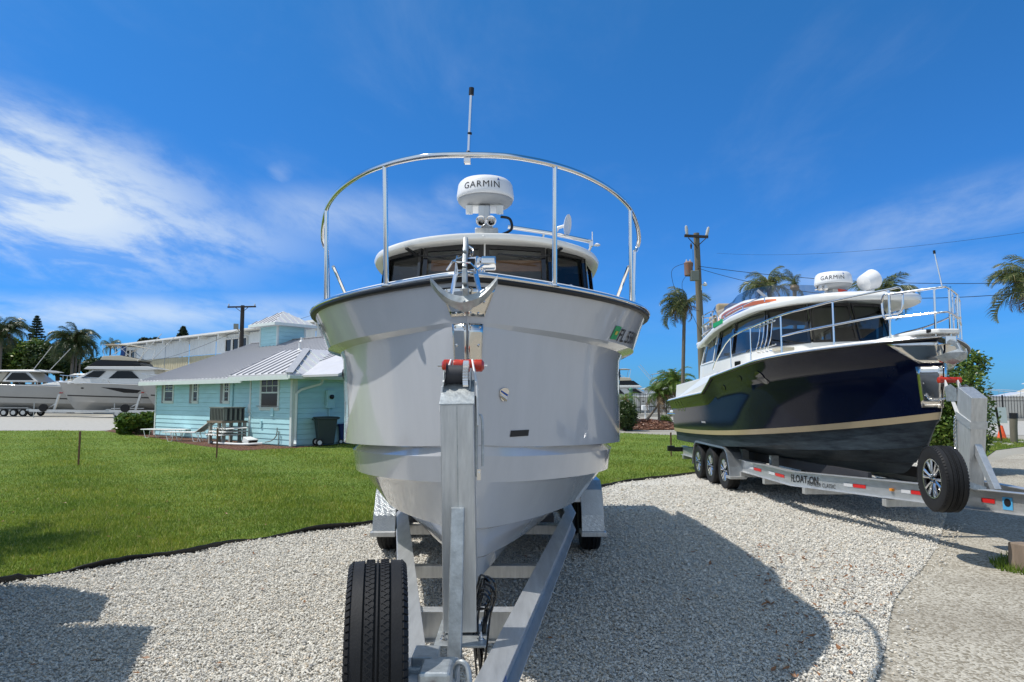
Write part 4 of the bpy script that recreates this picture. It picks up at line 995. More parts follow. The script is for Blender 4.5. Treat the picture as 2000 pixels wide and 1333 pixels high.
mb = MB(); mb.lathe([(.006, -.125), (.006, .118)], 8, T_); mb.build('roller_pin', M['chrome'], tr)
wc = top + Vector((-.005, .06, .075)); mb = MB(); T_ = Matrix.Translation(wc) @ Matrix.Rotation(R(90), 4, 'Y')
mb.lathe([(.058, -.052), (.045, -.048), (.043, .02), (.058, .024)], 28, T_); win = mb.build('winch_drum', M['uphol'], tr, smooth=True)
mb = MB(); n = 30; pr = []
for k in range(n * 2): a = math.pi * k / n; rr_ = .066 if k % 2 else .059; pr.append((rr_ * math.cos(a), rr_ * math.sin(a)))
mb.prism(pr, .024, Matrix.Translation(wc + Vector((.026, 0, 0))) @ Matrix.Rotation(R(90), 4, 'Y')); mb.build('winch_gear', M['spoke'], win)
mb = MB(); mb.slab([wc + Vector((-.062, -.06, -.06)), wc + Vector((-.062, .06, -.06)), wc + Vector((-.062, .045, .02)), wc + Vector((-.062, -.02, .02))], .004); mb.slab([wc + Vector((.062, -.06, -.07)), wc + Vector((.062, .07, -.07)), wc + Vector((.062, .045, .03)), wc + Vector((.062, -.02, .03))], .004); mb.build('winch_frame', M['galv'], win)
mb = MB(); rail_tube(mb, [wc + Vector((.085, -.02, -.10)), wc + Vector((.092, -.03, -.18)), wc + Vector((.115, -.035, -.21)), wc + Vector((.118, -.035, -.42))], .006, 8); mb.build('winch_handle', M['galv'], win, smooth=True)
mb = MB(); mb.box(wc + Vector((.088, .0, -.30)), (.012, .03, .34)); mb.build('winch_side_bar', M['galv'], win, bevel=.003)
mb = MB(); mb.box(wc + Vector((.10, -.01, -.46)), (.018, .018, .05)); mb.lathe([(.008, 0), (.008, .02)], 8, Matrix.Translation(wc + Vector((.10, -.02, -.455))) @ Matrix.Rotation(R(90), 4, 'X')); mb.build('pawl_bolt', M['chrome'], win)
# coiled lighting cable
g5 = random.Random(4); mb = MB()
for q in range(7):
    x0 = PX + .115 + g5.uniform(-.014, .014); y0_ = 3.13 + g5.uniform(-.03, .03); zt = ZR + .23 + g5.uniform(-.05, .05); zb = ZR - .12 + g5.uniform(-.05, .04)
    pts_ = [Vector((x0 - .02, y0_, zb)), Vector((x0 - .035, y0_, (zt + zb) / 2)), Vector((x0 - .01, y0_ - .01, zt - .03)), Vector((x0 + .01, y0_ - .02, zt)), Vector((x0 + .045, y0_ - .01, zt - .05)), Vector((x0 + .02, y0_ + .01, (zt + zb) / 2 + .03)), Vector((x0 - .005, y0_ + .01, zb))]
    mb.tube(spline(pts_, 5), .0048, 6)
mb.tube([Vector((PX + .10 + .03 * math.cos(a), 3.13 + .03 * math.sin(a), ZR + .11 + .003 * a)) for a in [k * .5 for k in range(28)]], .004, 6)
mb.build('power_cord', M['blackg'], tr, smooth=True)
# coupler, latch, jack at the front
cz = ZR - .02
mb = MB(); mb.add([(-.052, -.30, -.06), (.052, -.30, -.06), (.06, .12, -.06), (-.06, .12, -.06), (-.045, -.30, .045), (.045, -.30, .045), (.055, .12, .03), (-.055, .12, .03)], [(0, 3, 2, 1), (4, 5, 6, 7), (0, 1, 5, 4), (1, 2, 6, 5), (2, 3, 7, 6), (3, 0, 4, 7)], Matrix.Translation((AX - .01, 2.52, cz + .085)))
cp = mb.build('coupler', M['galv'], tr, bevel=.012)
mb = MB(); mb.box((AX - .012, 2.34, cz + .155), (.105, .13, .075)); mb.build('coupler_latch', M['galv'], cp, bevel=.010)
mb = MB(); rail_tube(mb, [(AX + .04, 2.46, cz + .10), (AX + .055, 2.42, cz + .17), (AX + .09, 2.40, cz + .16), (AX + .10, 2.36, cz + .06), (AX + .095, 2.3, cz - .06)], .010, 8); mb.build('safety_hook', M['galv'], cp, smooth=True)
mb = MB(); mb.tube([(AX - .05, 2.72, cz + .03), (AX - .20, 2.72, cz + .03)], .016, 10); mb.box((AX - .10, 2.80, cz + .03), (.10, .14, .09)); mb.build('spare_bracket', M['galv'], tr, bevel=.006)
mb = MB(); mb.lathe([(.011, 0), (.011, .01), (.006, .012)], 6, Matrix.Translation((AX - .012, 2.273, cz + .155)) @ Matrix.Rotation(R(90), 4, 'X')); mb.build('rusty_bolt', M['teak'], cp)
sw = bpy.data.objects.new('spare_wheel', None); col.objects.link(sw); sw.parent = tr; SC = Vector((-.487, 2.54, .685)); sw.location = SC - tr.location; sw.rotation_euler = (0, 0, 0); RS = Matrix.Translation(SC) @ Matrix.Rotation(R(10.5), 4, 'Z')
b_ = tyre_mesh(.325, .205, n=120); b_.v = [tuple(RS @ Vector(v)) for v in b_.v]; ty = b_.build('tyre', M['rubber'], sw, smooth=True, angle=28)
b_ = tread_cuts(.325, .205); b_.v = [tuple(RS @ Vector(v)) for v in b_.v]; tb_ = b_.build('tread_block', M['rubber'], sw); tb_['kind'] = 'stuff'
b_ = MB(); b_.lathe([(.18, .07), (.16, .02), (.06, .05), (.001, .05)], 32, RS @ Matrix.Rotation(R(-90), 4, 'Y'), cap=False); b_.lathe([(.18, .07), (.16, .0), (.06, -.02), (.001, -.02)], 32, RS @ Matrix.Rotation(R(90), 4, 'Y'), cap=False); b_.build('rim', M['galv'], sw, smooth=True)
# lettering on the side of the right-hand rail
pa, pb = rails[1]; dv = (pb - pa).normalized(); nv = Vector((dv.y, -dv.x, 0))
letter('rail_lettering', 'FLOAT-ON', .085, lambda x, y: pa + dv * (.55 + x) + nv * .009 + Vector((0, 0, -.125 + y)), M['blue'], tr, bold=.003)
# ================================================================ NAVY BOAT AND TRAILER
BX, BY = 5.0, 7.85
M['canvasb'] = mat('beige_canvas', (.40, .34, .25), .85, noise=.2)
nav = thing('cabin_boat', (BX, BY, 0), 'navy blue hulled cabin cruiser with flybridge on a triple axle trailer', 'boat')
def zs(s): return .88 + .57 * math.exp(-(s - .15) / 3.4)
def zsheer(s):
    a = 2.31 - .0742 * s
    if s > 4.45: k = min(1, (s - 4.45) / .6); a = a * (1 - k) + (1.70 - (s - 5.05) * .047) * k
    return a
class HullN(Hull):
    def z(s, j, ss):
        L = s.lines[j]
        if callable(L[5]): return L[5](ss)
        return Hull.z(s, j, ss)
def fz(f): return lambda q: zs(q) + f * (zsheer(q) - zs(q))
L2 = [
    (.95, .665, .012, 1, 2, .40, .6), (.85, .72, .30, 3.0, 1.9, .49, .6),
    (.74, .82, .60, 2.9, 1.9, .575, .55), (.70, .83, .665, 2.9, 1.9, .57, .55),
    (.50, 1.05, .90, 2.9, 1.9, .645, .5), (.46, 1.065, .965, 2.9, 1.9, .64, .5),
    (.25, 1.33, 1.20, 3.7, 1.55, lambda q: .62 + .72 * math.exp(-(q - .2) / 2.6), 1),
    (.20, 1.36, 1.215, 3.65, 1.55, lambda q: zs(q) - .085, 1),
    (.19, 1.365, 1.26, 3.6, 1.55, lambda q: zs(q) - .080, 1),
    (.15, 1.45, 1.27, 3.55, 1.58, lambda q: zs(q), 1),
    (.10, 1.7, 1.29, 3.3, 1.65, fz(.3), 1), (.07, 1.9, 1.29, 3.0, 1.75, fz(.55), 1), (.055, 2.0, 1.30, 3.0, 1.75, fz(.70), 1),
    (.05, 2.05, 1.335, 2.75, 1.82, fz(.76), 1), (.02, 2.2, 1.37, 2.55, 1.9, fz(.9), 1), (.0, 2.31, 1.40, 2.38, 1.95, zsheer, 1)]
H2 = HullN(BX, BY, 8.4, L2); H2.N = 60; H2.rnd = .015; S2 = len(L2) - 1
def subhull(j0, j1, name, m, sharp=()):
    mb = MB(); H2.band(mb, j0, j1)
    if j1 - j0 > 1: H2.transom(mb, j0, j1)
    return mb.build(name, m, nav, smooth=True, angle=30)
subhull(0, 8, 'hull_bottom', M['navyb']); subhull(8, 9, 'boot_stripe', M['tan']); subhull(9, S2, 'topsides', M['navy'])
mb = MB(); rows = []
for i in range(H2.N + 1):
    a = H2.pt(S2, i / H2.N, -1); c = H2.pt(S2, i / H2.N, 1); a.z += .02; c.z += .02
    rows.append([a + (c - a) * k + Vector((0, 0, .04 * min(1, i / 8) * math.sin(math.pi * k))) for k in (0, .07, .12, .5, .88, .93, 1)])
mb.grid(rows); mb.build('deck', M['white'], nav, smooth=True)
trim_from(H2, S2, .010, .006, .022, 'rub_rail', M['black'], nav); trim_from(H2, S2, .024, .014, .014, 'rub_rail_insert', M['chrome'], nav); trim_from(H2, S2, -.012, .034, .022, 'toe_rail', M['white'], nav)
stem_plate(H2, nav, 2.02, 2.27, .16, .45, bolts=((.2, .9), (.45, .9), (.7, .9), (.9, .9), (.3, .1), (.7, .1)))
stem_plate(H2, nav, 1.50, 1.985, .12, .185, bolts=((.8, .93), (.8, .6), (.8, .3), (.8, .07)))
# cockpit opening aft and swim platform
mb = MB(); mb.box((BX, BY + 8.55, 1.30), (2.3, .7, .07)); mb.build('swim_platform', M['white'], nav, bevel=.02)
mb = MB(); rail_tube(mb, [(BX - 1.15, BY + 8.0, 1.25), (BX - 1.22, BY + 8.35, 1.25), (BX - 1.2, BY + 8.9, 1.25)], .014, 8); mb.build('platform_rail', M['chrome'], nav, smooth=True)
for sd in (-1, 1):
    mb = MB(); pts_ = [(BX + sd * 1.30, BY + 4.5, 1.98), (BX + sd * 1.27, BY + 5.2, 1.72), (BX + sd * 1.22, BY + 7.8, 1.60), (BX + sd * 1.20, BY + 7.8, 1.92), (BX + sd * 1.22, BY + 5.6, 2.02), (BX + sd * 1.22, BY + 4.5, 2.1)]
    mb.slab(pts_, .04); ck = mb.build('cockpit_coaming', M['white'], nav, bevel=.01)
    mb = MB(); mb.slab([(BX + sd * 1.265, BY + 5.5, 1.80), (BX + sd * 1.235, BY + 7.6, 1.76), (BX + sd * 1.225, BY + 7.6, 1.84), (BX + sd * 1.25, BY + 5.5, 1.90)], .03, up=(sd, 0, 0)); mb.build('coaming_stripe', M['tan'], ck)
# registration vents, decals on the topsides
f2 = lambda s0, z0: (lambda x, y: H2.surfn(s0 + x, z0 + y, -1, .006))
for s0, z0 in ((3.1, 1.93), (4.0, 1.80)):
    mb = MB(); f_ = f2(s0, z0); mb.add([f_(.10 * math.cos(a), .045 * math.sin(a)) for a in [2 * math.pi * k / 20 for k in range(20)]], [tuple(range(20))]); mb.build('port_light', M['tinted'], nav, fix=False, solid=.004)
f_ = f2(2.35, 1.92); mb = MB(); mb.add([f_(.10 * math.cos(a), .10 * math.sin(a)) for a in [2 * math.pi * k / 24 for k in range(24)]], [tuple(range(24))]); mb.build('bow_thruster_vent', M['blackg'], nav, fix=False, solid=.004)
for k in range(4):
    f_ = f2(5.35 + k * .07, 1.14); mb = MB(); mb.add([f_(0, 0), f_(.045, 0), f_(.045, .035), f_(0, .035)], [(0, 1, 2, 3)]); mb.build('exhaust_grille', M['silv'], nav, fix=False)
for k in range(3):
    s0 = 7.0 + k * .3; mb = MB(); f_ = f2(s0, 1.35); mb.add([f_(0, 0), f_(.05, -.02), f_(.14, .2), f_(.09, .22)], [(0, 1, 2, 3)]); mb.build('side_vent', M['blackg'], nav, fix=False)
# cabin
nl = [(0, 1.95), (.58, 2.15), (.98, 2.85), (1.05, 3.6), (1.05, 5.35), (1.02, 6.5)]
nu = [(0, 2.20), (.54, 2.38), (.93, 2.98), (.98, 3.6), (.98, 5.2), (.96, 6.3)]
def zb(s): return 2.42 - .03 * (s - 2.2)
def zt(s): return float(np.interp(s, [1.9, 3, 4.2, 5.3, 6.6], [3.01, 3.03, 3.0, 2.90, 2.66]))
def ncab(i, f, sd, off=0.0):
    a = int(min(4, math.floor(i))); k = i - a
    lo = Vector(nl[a]) * (1 - k) + Vector(nl[a + 1]) * k; up = Vector(nu[a]) * (1 - k) + Vector(nu[a + 1]) * k
    p = lo * (1 - f) + up * f; t = (Vector(nl[a + 1]) - Vector(nl[a])).normalized(); n = Vector((t.y, -t.x)); p = p + n * off
    return Vector((BX + sd * p.x, BY + p.y, zb(p.y) * (1 - f) + zt(p.y) * f))
for sd in (-1, 1):
    for i0, i1, wdt, gm in ((0, 1, .06, 'glassm'), (1, 2, .06, 'glassm'), (2, 3.45, .035, 'glassm'), (3.45, 4.0, .04, 'glassm'), (4.08, 4.93, .05, 'glassd')):
        ni = 6; di = wdt; df = .06
        o_ = [ncab(i0 + .008 + (i1 - i0 - .016) * k / ni, 0, sd, .012) for k in range(ni + 1)] + [ncab(i1 - .008 - (i1 - i0 - .016) * k / ni, 1, sd, .012) for k in range(ni + 1)]
        n_ = [ncab(i0 + di + (i1 - i0 - 2 * di) * k / ni, df, sd, .012) for k in range(ni + 1)] + [ncab(i1 - di - (i1 - i0 - 2 * di) * k / ni, 1 - df * 1.3, sd, .012) for k in range(ni + 1)]
        mb = MB(); mb.grid([o_, n_], closed=True); fr = mb.build('window_frame', M['blackg'] if i0 < 4 else M['white'], nav, solid=.02)
        mb = MB(); mb.grid([[ncab(i0 + .02 + (i1 - i0 - .04) * k / 6, f, sd, 0) for k in range(7)] for f in (.03, .5, .97)]); mb.build('pane', M[gm], fr, smooth=True)
for sd in (-1, 1):     # cabin lower side
    mb = MB(); mb.grid([[ncab(k * .25, 0, sd, -.0) + Vector((0, 0, .012)) for k in range(21)], [Vector((BX + sd * (Vector(nl[min(4, k // 4)]) * (1 - (k % 4) / 4) + Vector(nl[min(5, k // 4 + 1)]) * ((k % 4) / 4)).x * 1.02, ncab(k * .25, 0, sd).y, (2.0 if k < 17 else 1.75) - .04 * (ncab(k * .25, 0, sd).y - BY - 2))) for k in range(21)]])
    sdp = mb.build('cabin_side', M['white'], nav, solid=.02)
    mb = MB(); c_ = Vector((BX + sd * 1.076, BY + 4.0, 2.20)); ring = [c_ + Vector((0, .15 * max(-1, min(1, 1.35 * math.cos(a))), .055 * max(-1, min(1, 1.35 * math.sin(a))))) for a in [2 * math.pi * k / 24 for k in range(24)]]; mb.add(ring, [tuple(range(24))]); mb.build('fuel_vent_recess', M['blackg'], sdp, fix=False, solid=.01)
    mb = MB(); c_ = ncab(4.04, .40, sd, .02); mb.add([c_ + Vector((0, .06 * math.cos(a), .10 * math.sin(a))) for a in [2 * math.pi * k / 20 for k in range(20)]], [tuple(range(20))]); mb.build('oval_port', M['blackg'], nav, fix=False, solid=.012)
# interior
mb = MB(); mb.box((BX, BY + 4.2, 2.36), (1.9, 3.6, .04)); mb.build('cabin_sole', M['cream'], nav)
for x, y, z, dx, dy, dz, mm_ in ((-.55, 3.1, 2.5, .5, .5, .42, 'uphol'), (.5, 3.1, 2.5, .5, .5, .42, 'uphol'), (.6, 4.7, 2.5, .7, 1.2, .28, 'uphol'), (-.62, 4.9, 2.42, .5, .9, .16, 'cream'), (0, 2.6, 2.42, 1.5, .35, .12, 'uphol'), (-.6, 5.5, 2.62, .06, .06, .6, 'teak'), (.88, 3.9, 2.62, .04, .3, .5, 'teak'), (.2, 2.9, 2.58, .3, .08, .3, 'black')):
    mb = MB(); mb.box((BX + x, BY + y, z), (dx, dy, dz)); mb.build({'uphol': 'helm_seat', 'cream': 'settee', 'teak': 'wood_pillar', 'black': 'helm_console'}[mm_], M[mm_], nav, bevel=.03)
mb = MB(); mb.box((BX, BY + 5.9, 2.5), (1.85, .04, .9)); mb.build('aft_bulkhead', M['glassd'], nav)
# roof: drooping visor in front, falling away aft
def nroof(name, outl, zf, camber, th, m, lipin=.03):
    full = [Vector((-x, y, 0)) for x, y in outl[::-1]] + [Vector((x, y, 0)) for x, y in outl[1:]]
    full = spline(full, 4); xm = max(p.x for p in full); cy = sum(p.y for p in full) / len(full)
    def lay(dz, inset):
        o = []
        for p in full:
            qx = p.x * (1 - inset); qy = p.y + (cy - p.y) * inset
            o.append((BX + qx, BY + qy, zf(qy) + camber * (1 - (qx / xm) ** 2) + dz))
        return o
    rows = [lay(-th * .8, .5), lay(-th * .8, .2), lay(-th * .95, .05), lay(-th * .8, .01), lay(-th * .4, 0), lay(-th * .1, .006), lay(0, .03), lay(.01, .2), lay(.01, .5), lay(.01, .8)]
    b = MB(); b.grid(rows); n = len(full); o = len(rows) - 1
    b.f.append(tuple(o * n + k for k in range(n))); b.f.append(tuple(range(n)))
    return b.build(name, m, nav, smooth=True, angle=50)
zr = lambda s: float(np.interp(s, [1.2, 1.5, 2.0, 3.0, 4.2, 5.2, 6.8], [2.92, 2.99, 3.04, 3.09, 3.06, 2.97, 2.70]))
rf = nroof('roof', [(0, 1.25), (.35, 1.32), (.72, 1.6), (.98, 2.15), (1.12, 2.9), (1.15, 4.2), (1.13, 5.6), (1.08, 6.6)], zr, .10, .12, M['white'])
# flybridge coaming
fo = [(0, 3.15), (.42, 3.22), (.76, 3.5), (.93, 4.1), (.96, 4.8), (.95, 5.7)]
full = spline([Vector((-x, y, 0)) for x, y in fo[::-1]] + [Vector((x, y, 0)) for x, y in fo[1:]], 5)
def fl(h, ins, out=0): return [Vector((BX + p.x * (1 - ins), BY + p.y + ins * .8 * max(0, 1 - abs(p.x) / .95) + ins * .1, zr(p.y) + .05 + h(p.y))) for p in full]
hh1 = lambda s: float(np.interp(s, [3.15, 3.6, 4.3, 5.7], [.14, .19, .25, .34]))
mb = MB(); mb.grid([fl(lambda s: 0, 0), fl(lambda s: hh1(s) * .6, .05), fl(hh1, .10)]); fb = mb.build('flybridge_coaming', M['white'], nav, smooth=True, solid=.03)
for f0, f1, mm_, nm in ((.42, .78, 'bronze', 'copper_stripe'), (.12, .28, 'blue', 'blue_stripe')):
    for sd in (-1, 1):
        rows = []
        idx = [i for i, p in enumerate(full) if p.x * sd > .3 and p.y < 5.5 and abs(p.x) > .6]
        for f in (f0, f1):
            r_ = []
            for i in idx:
                q = fl(lambda s: hh1(s) * f, .0833 * f)[i]; r_.append(q + Vector((sd * .012, -.008, 0)))
            rows.append(r_)
        mb = MB(); mb.grid(rows); mb.build(nm, M[mm_], fb, smooth=True, fix=False)
mb = MB(); mb.grid([fl(hh1, .10), fl(lambda s: hh1(s) + .10, .14), fl(lambda s: hh1(s) + (.20 if s < 4.9 else .10), .19)]); mb.build('smoked_windscreen', M['smoke'], nav, smooth=True)
mb = MB(); mb.box((BX - .45, BY + 5.7, 3.22), (.8, .5, .34)); mb.box((BX - .45, BY + 5.92, 3.38), (.8, .14, .3)); mb.build('flybridge_seat', M['tan'], nav, bevel=.04)
mb = MB(); mb.box((BX + .45, BY + 5.7, 3.26), (.6, .5, .34)); mb.build('flybridge_seat', M['cream'], nav, bevel=.04)
mb = MB(); c_ = Vector((BX - .3, BY + 4.5, 3.40)); mb.beam(c_, c_ + Vector((-.18, .1, .20)), .012, .05); mb.beam(c_ + Vector((-.1, .05, .05)), c_ + Vector((-.35, .2, -.02)), .012, .03); mb.build('throttle_lever', M['white'], nav)
for x0, pts_ in enumerate(([(-.98, 5.3, 3.05), (-1.0, 5.45, 3.30), (-.98, 5.75, 3.36), (-.95, 6.6, 3.34), (-.6, 6.7, 3.34), (.6, 6.7, 3.34), (.95, 6.6, 3.34), (.98, 5.6, 3.34)], [(-.96, 5.8, 3.18), (-.94, 6.6, 3.14), (-.6, 6.68, 3.14), (.6, 6.68, 3.14)])):
    mb = MB(); rail_tube(mb, [Vector((BX + a, BY + b_, c)) for a, b_, c in pts_], .013, 8, 4); rr_ = mb.build('flybridge_rail', M['chrome'], nav, smooth=True)
for x, y in ((-.97, 5.8), (-.95, 6.55), (-.4, 6.69), (.4, 6.69), (.95, 6.5)):
    mb = MB(); mb.tube([(BX + x, BY + y, 2.75), (BX + x, BY + y, 3.34)], .011, 8); mb.build('rail_post', M['chrome'], rr_, smooth=True)
mb = MB()
for q in (-.16, .16): mb.tube([(BX - .88, BY + 6.3 + q * .3, 2.6), (BX - .82 , BY + 6.85 + q, 3.25)], .013, 8)
for q in range(5): mb.tube([(BX - .87 + q * .012, BY + 6.26 + q * .12, 2.68 + q * .12), (BX - .86 + q * .012, BY + 6.4 + q * .15, 2.68 + q * .12)], .012, 8)
mb.build('boarding_ladder', M['chrome'], nav, smooth=True)
for k_, (x_, y_, z_, dx_, dy_, dz_, m_) in enumerate(((-.62, 6.25, 3.20, .5, .34, .26, 'canvasb'), (-.05, 6.3, 3.30, .55, .3, .34, 'tan'), (.5, 6.2, 3.24, .4, .3, .3, 'canvasb'), (-.80, 6.62, 3.06, .26, .22, .22, 'silv'))):
    mb = MB(); mb.box((BX + x_, BY + y_, z_), (dx_, dy_, dz_)); mb.build(('seat_cover', 'sun_pad', 'seat_cover', 'barbecue')[k_], M[m_], nav, bevel=.05)
for z_ in (3.02, 3.20): mb = MB(); mb.tube([(BX - 1.0, BY + 5.5, z_), (BX - 1.0, BY + 6.3, z_ - .05), (BX - .95, BY + 6.65, z_ - .08)], .012, 8); mb.build('flybridge_mid_rail', M['chrome'], rr_, smooth=True)
mb = MB(); mb.tube([(BX - .96, BY + 5.9, 3.30), (BX - .55, BY + 6.9, 3.62), (BX + .55, BY + 6.9, 3.62), (BX + .96, BY + 5.9, 3.30)], .02, 8); mb.build('folded_bimini_frame', M['chrome'], nav, smooth=True)
mb = MB(); mb.tube([(BX - .5, BY + 6.9, 3.62), (BX + .5, BY + 6.9, 3.62)], .06, 10); mb.build('folded_bimini', M['canvasb'], nav, smooth=True)
mb = MB(); mb.box((BX - .75, BY + 6.7, 2.78), (.5, .5, .10)); mb.build('raft_cradle', M['white'], nav, bevel=.04)
mb = MB(); q_ = [(BX - 1.155, BY + 4.55, 2.985), (BX - 1.15, BY + 5.15, 2.955), (BX - 1.15, BY + 5.15, 3.04), (BX - 1.155, BY + 4.6, 3.065)]; mb.slab(q_, .02, up=(-1, 0, 0)); mb.build('green_navigation_light', M['green'], nav)
mb = MB()
for s_ in (2.6, 3.6, 4.6): mb.tube([(BX - 1.1, BY + s_, zr(s_) + .03), (BX - 1.1, BY + s_, zr(s_) + .10)], .008, 6)
mb.tube([(BX - 1.1, BY + s_, zr(s_) + .10) for s_ in (2.5, 3, 3.6, 4.2, 4.7)], .009, 8); mb.build('roof_grab_rail', M['chrome'], nav, smooth=True)
# scanner, hailer, burgee
radar(nav, Vector((BX - .02, BY + 2.62, 3.36)), .27, -.38)
mb = MB(); mb.box((BX, BY + 2.72, 3.24), (.10, .3, .20)); mb.box((BX - .15, BY + 2.75, 3.20), (.06, .35, .10)); mb.build('scanner_mast', M['white'], nav, bevel=.02)
mb = MB(); mb.add([(BX - .06, BY + 2.40, 3.27), (BX + .08, BY + 2.36, 3.24), (BX - .05, BY + 2.40, 3.21)], [(0, 1, 2)]); mb.build('burgee', M['red'], nav, solid=.003)
mb = MB(); mb.lathe([(.04, -.20), (.12, -.16), (.15, .02), (.155, .05), (.12, .07), (.001, .075)], 24, Matrix.Translation((BX + .50, BY + 2.5, 3.42)) @ Matrix.Rotation(R(68), 4, 'Y') @ Matrix.Rotation(R(-20), 4, 'X')); mb.build('searchlight', M['radome'], nav, smooth=True, angle=50)
mb = MB(); mb.box((BX + .50, BY + 2.5, 3.24), (.07, .07, .22)); mb.build('searchlight_foot', M['alu'], nav)
for x in (-.28, -.36): mb = MB(); mb.lathe([(.012, -.14), (.02, -.05), (.045, .01), (.04, .0), (.004, -.06)], 16, Matrix.Translation((BX + x, BY + 2.35, 3.27)) @ Matrix.Rotation(R(90), 4, 'X'), cap=False); mb.build('horn', M['chrome'], nav, smooth=True)
# rails: find the point on the near rail seen at a survey bearing
def near(px, inset=.07, side=-1):
    u = (px - 1000) / F; lo, hi = 0.0, 7.5
    for _ in range(40):
        m_ = (lo + hi) / 2; x = BX - max(0, H2.b(S2, m_) - inset)
        if x / (BY + m_) > u * 1.002: lo = m_
        else: hi = m_
    return lo
def npt(px, py, inset=.07):
    s_ = near(px, inset); D = BY + s_; q = P(px, py, D); return Vector((BX - max(0, H2.b(S2, s_) - inset), D, q.z))
top_ = [npt(*q) for q in ((1400, 702), (1427, 661), (1470, 639), (1528, 616), (1580, 602), (1630, 589), (1700, 574), (1745, 565))]
low_ = [npt(*q) for q in ((1528, 657), (1580, 645), (1631, 635), (1700, 622), (1745, 614))]
loop_ = [npt(1762, 562), npt(1768, 572), npt(1767, 600), npt(1760, 611)]
def mir(p, sd): return Vector((BX + (BX - p.x) * sd if sd > 0 else p.x, p.y, p.z))
for sd in (-1, 1):
    path = [Vector((p.x, p.y, p.z)) for p in [npt(1392, 722)] + top_ + loop_ + low_[::-1]]
    mb = MB(); rail_tube(mb, [mir(p, sd) for p in path], .0135, 8, 4); rl = mb.build('side_rail', M['chrome'], nav, smooth=True)
    for a, b_ in (((1428, 660), (1433, 719)), ((1467, 640), (1471, 708)), ((1527, 617), (1532, 694)), ((1630, 590), (1632, 676)), ((1741, 567), (1745, 660))):
        pa, pb = npt(*a), npt(*a); pb.z = zsheer(pa.y - BY) + .03
        mb = MB(); mb.tube([mir(pa, sd), mir(pb, sd)], .012, 8); mb.build('stanchion', M['chrome'], rl, smooth=True)
zp = 2.88
def hoopn(zt_, s1, ins, ext=0.06):
    pp = []
    for s_ in (s1, .9 * s1, .7 * s1, .5 * s1, .3 * s1, .15 * s1, .04): pp.append((max(.02, H2.b(S2, s_) - ins + .02), s_ - ext * (1 - s_ / s1), zt_ - .06 * s_))
    L_ = [Vector((BX - a, BY + b_, c)) for a, b_, c in pp] + [Vector((BX, BY - ext, zt_ + .0))] + [Vector((BX + a, BY + b_, c)) for a, b_, c in pp[::-1]]
    return L_
hp = hoopn(2.89, .42, .02); mb = MB(); e_ = [hp[0] + Vector((0, .05, -.08)), hp[0] + Vector((0, .03, -.25)), hp[0] + Vector((0, -.02, -.28))]; e2_ = [hp[-1] + Vector((0, .05, -.08)), hp[-1] + Vector((0, .03, -.25)), hp[-1] + Vector((0, -.02, -.28))]
rail_tube(mb, e_[::-1] + hp + e2_, .0135, 8, 4); plp = mb.build('bow_pulpit', M['chrome'], nav, smooth=True)
hp2 = hoopn(2.60, .42, .02); mb = MB(); rail_tube(mb, hp2, .012, 8, 4); mb.build('pulpit_mid_rail', M['chrome'], plp, smooth=True)
for i in (1, 5, 9, 13):
    mb = MB(); mb.tube([hp[i], Vector((hp[i].x, hp[i].y + .02, 2.33))], .0135, 8); mb.build('stanchion', M['chrome'], plp, smooth=True)
mb = MB(); mb.tube([(BX - .02, BY - .03, 2.90), (BX - .07, BY - .0, 3.30)], .008, 8); bs_ = mb.build('bow_staff', M['chrome'], nav, smooth=True); mb = MB(); mb.tube([(BX - .07, BY, 3.29), (BX - .074, BY, 3.33)], .014, 8); mb.build('staff_tip', M['black'], bs_)
mb = MB(); mb.grid([[Vector((BX - w, BY + s_, z)), Vector((BX + w, BY + s_, z))] for s_, w, z in ((-.08, .12, 2.405), (.1, .24, 2.405), (.5, .36, 2.38), (.95, .38, 2.345))]); mb.build('anchor_platform', M['white'], nav, solid=.055, bevel=.015)
for x in (-.2, .0): mb = MB(); mb.tube([(BX + x, BY + .02, 2.385), (BX + x + .12, BY - .02, 2.385)], .022, 10); mb.build('deck_light', M['black'], nav, smooth=True)
mb = MB()
for q in range(4): rail_tube(mb, [(BX - 1.22, BY + 2.0 + q * .16, 2.75), (BX - 1.25, BY + 2.0 + q * .16, 2.5), (BX - 1.28, BY + 2.05 + q * .16, 2.33), (BX - 1.2, BY + 2.1 + q * .16, 2.30)], .008, 6, 4)
for z in (2.38, 2.72): mb.tube([(BX - 1.24, BY + 1.85, z), (BX - 1.24, BY + 2.65, z - .03)], .010, 6)
mb.build('fender_rack', M['chrome'], nav, smooth=True)
for sd in (-1, 1): mb = MB(); mb.tube([(BX + sd * .5, BY + 2.3, 2.98), (BX + sd * .62, BY + 2.25, 2.55)], .008, 6); mb.build('wiper', M['black'], nav)
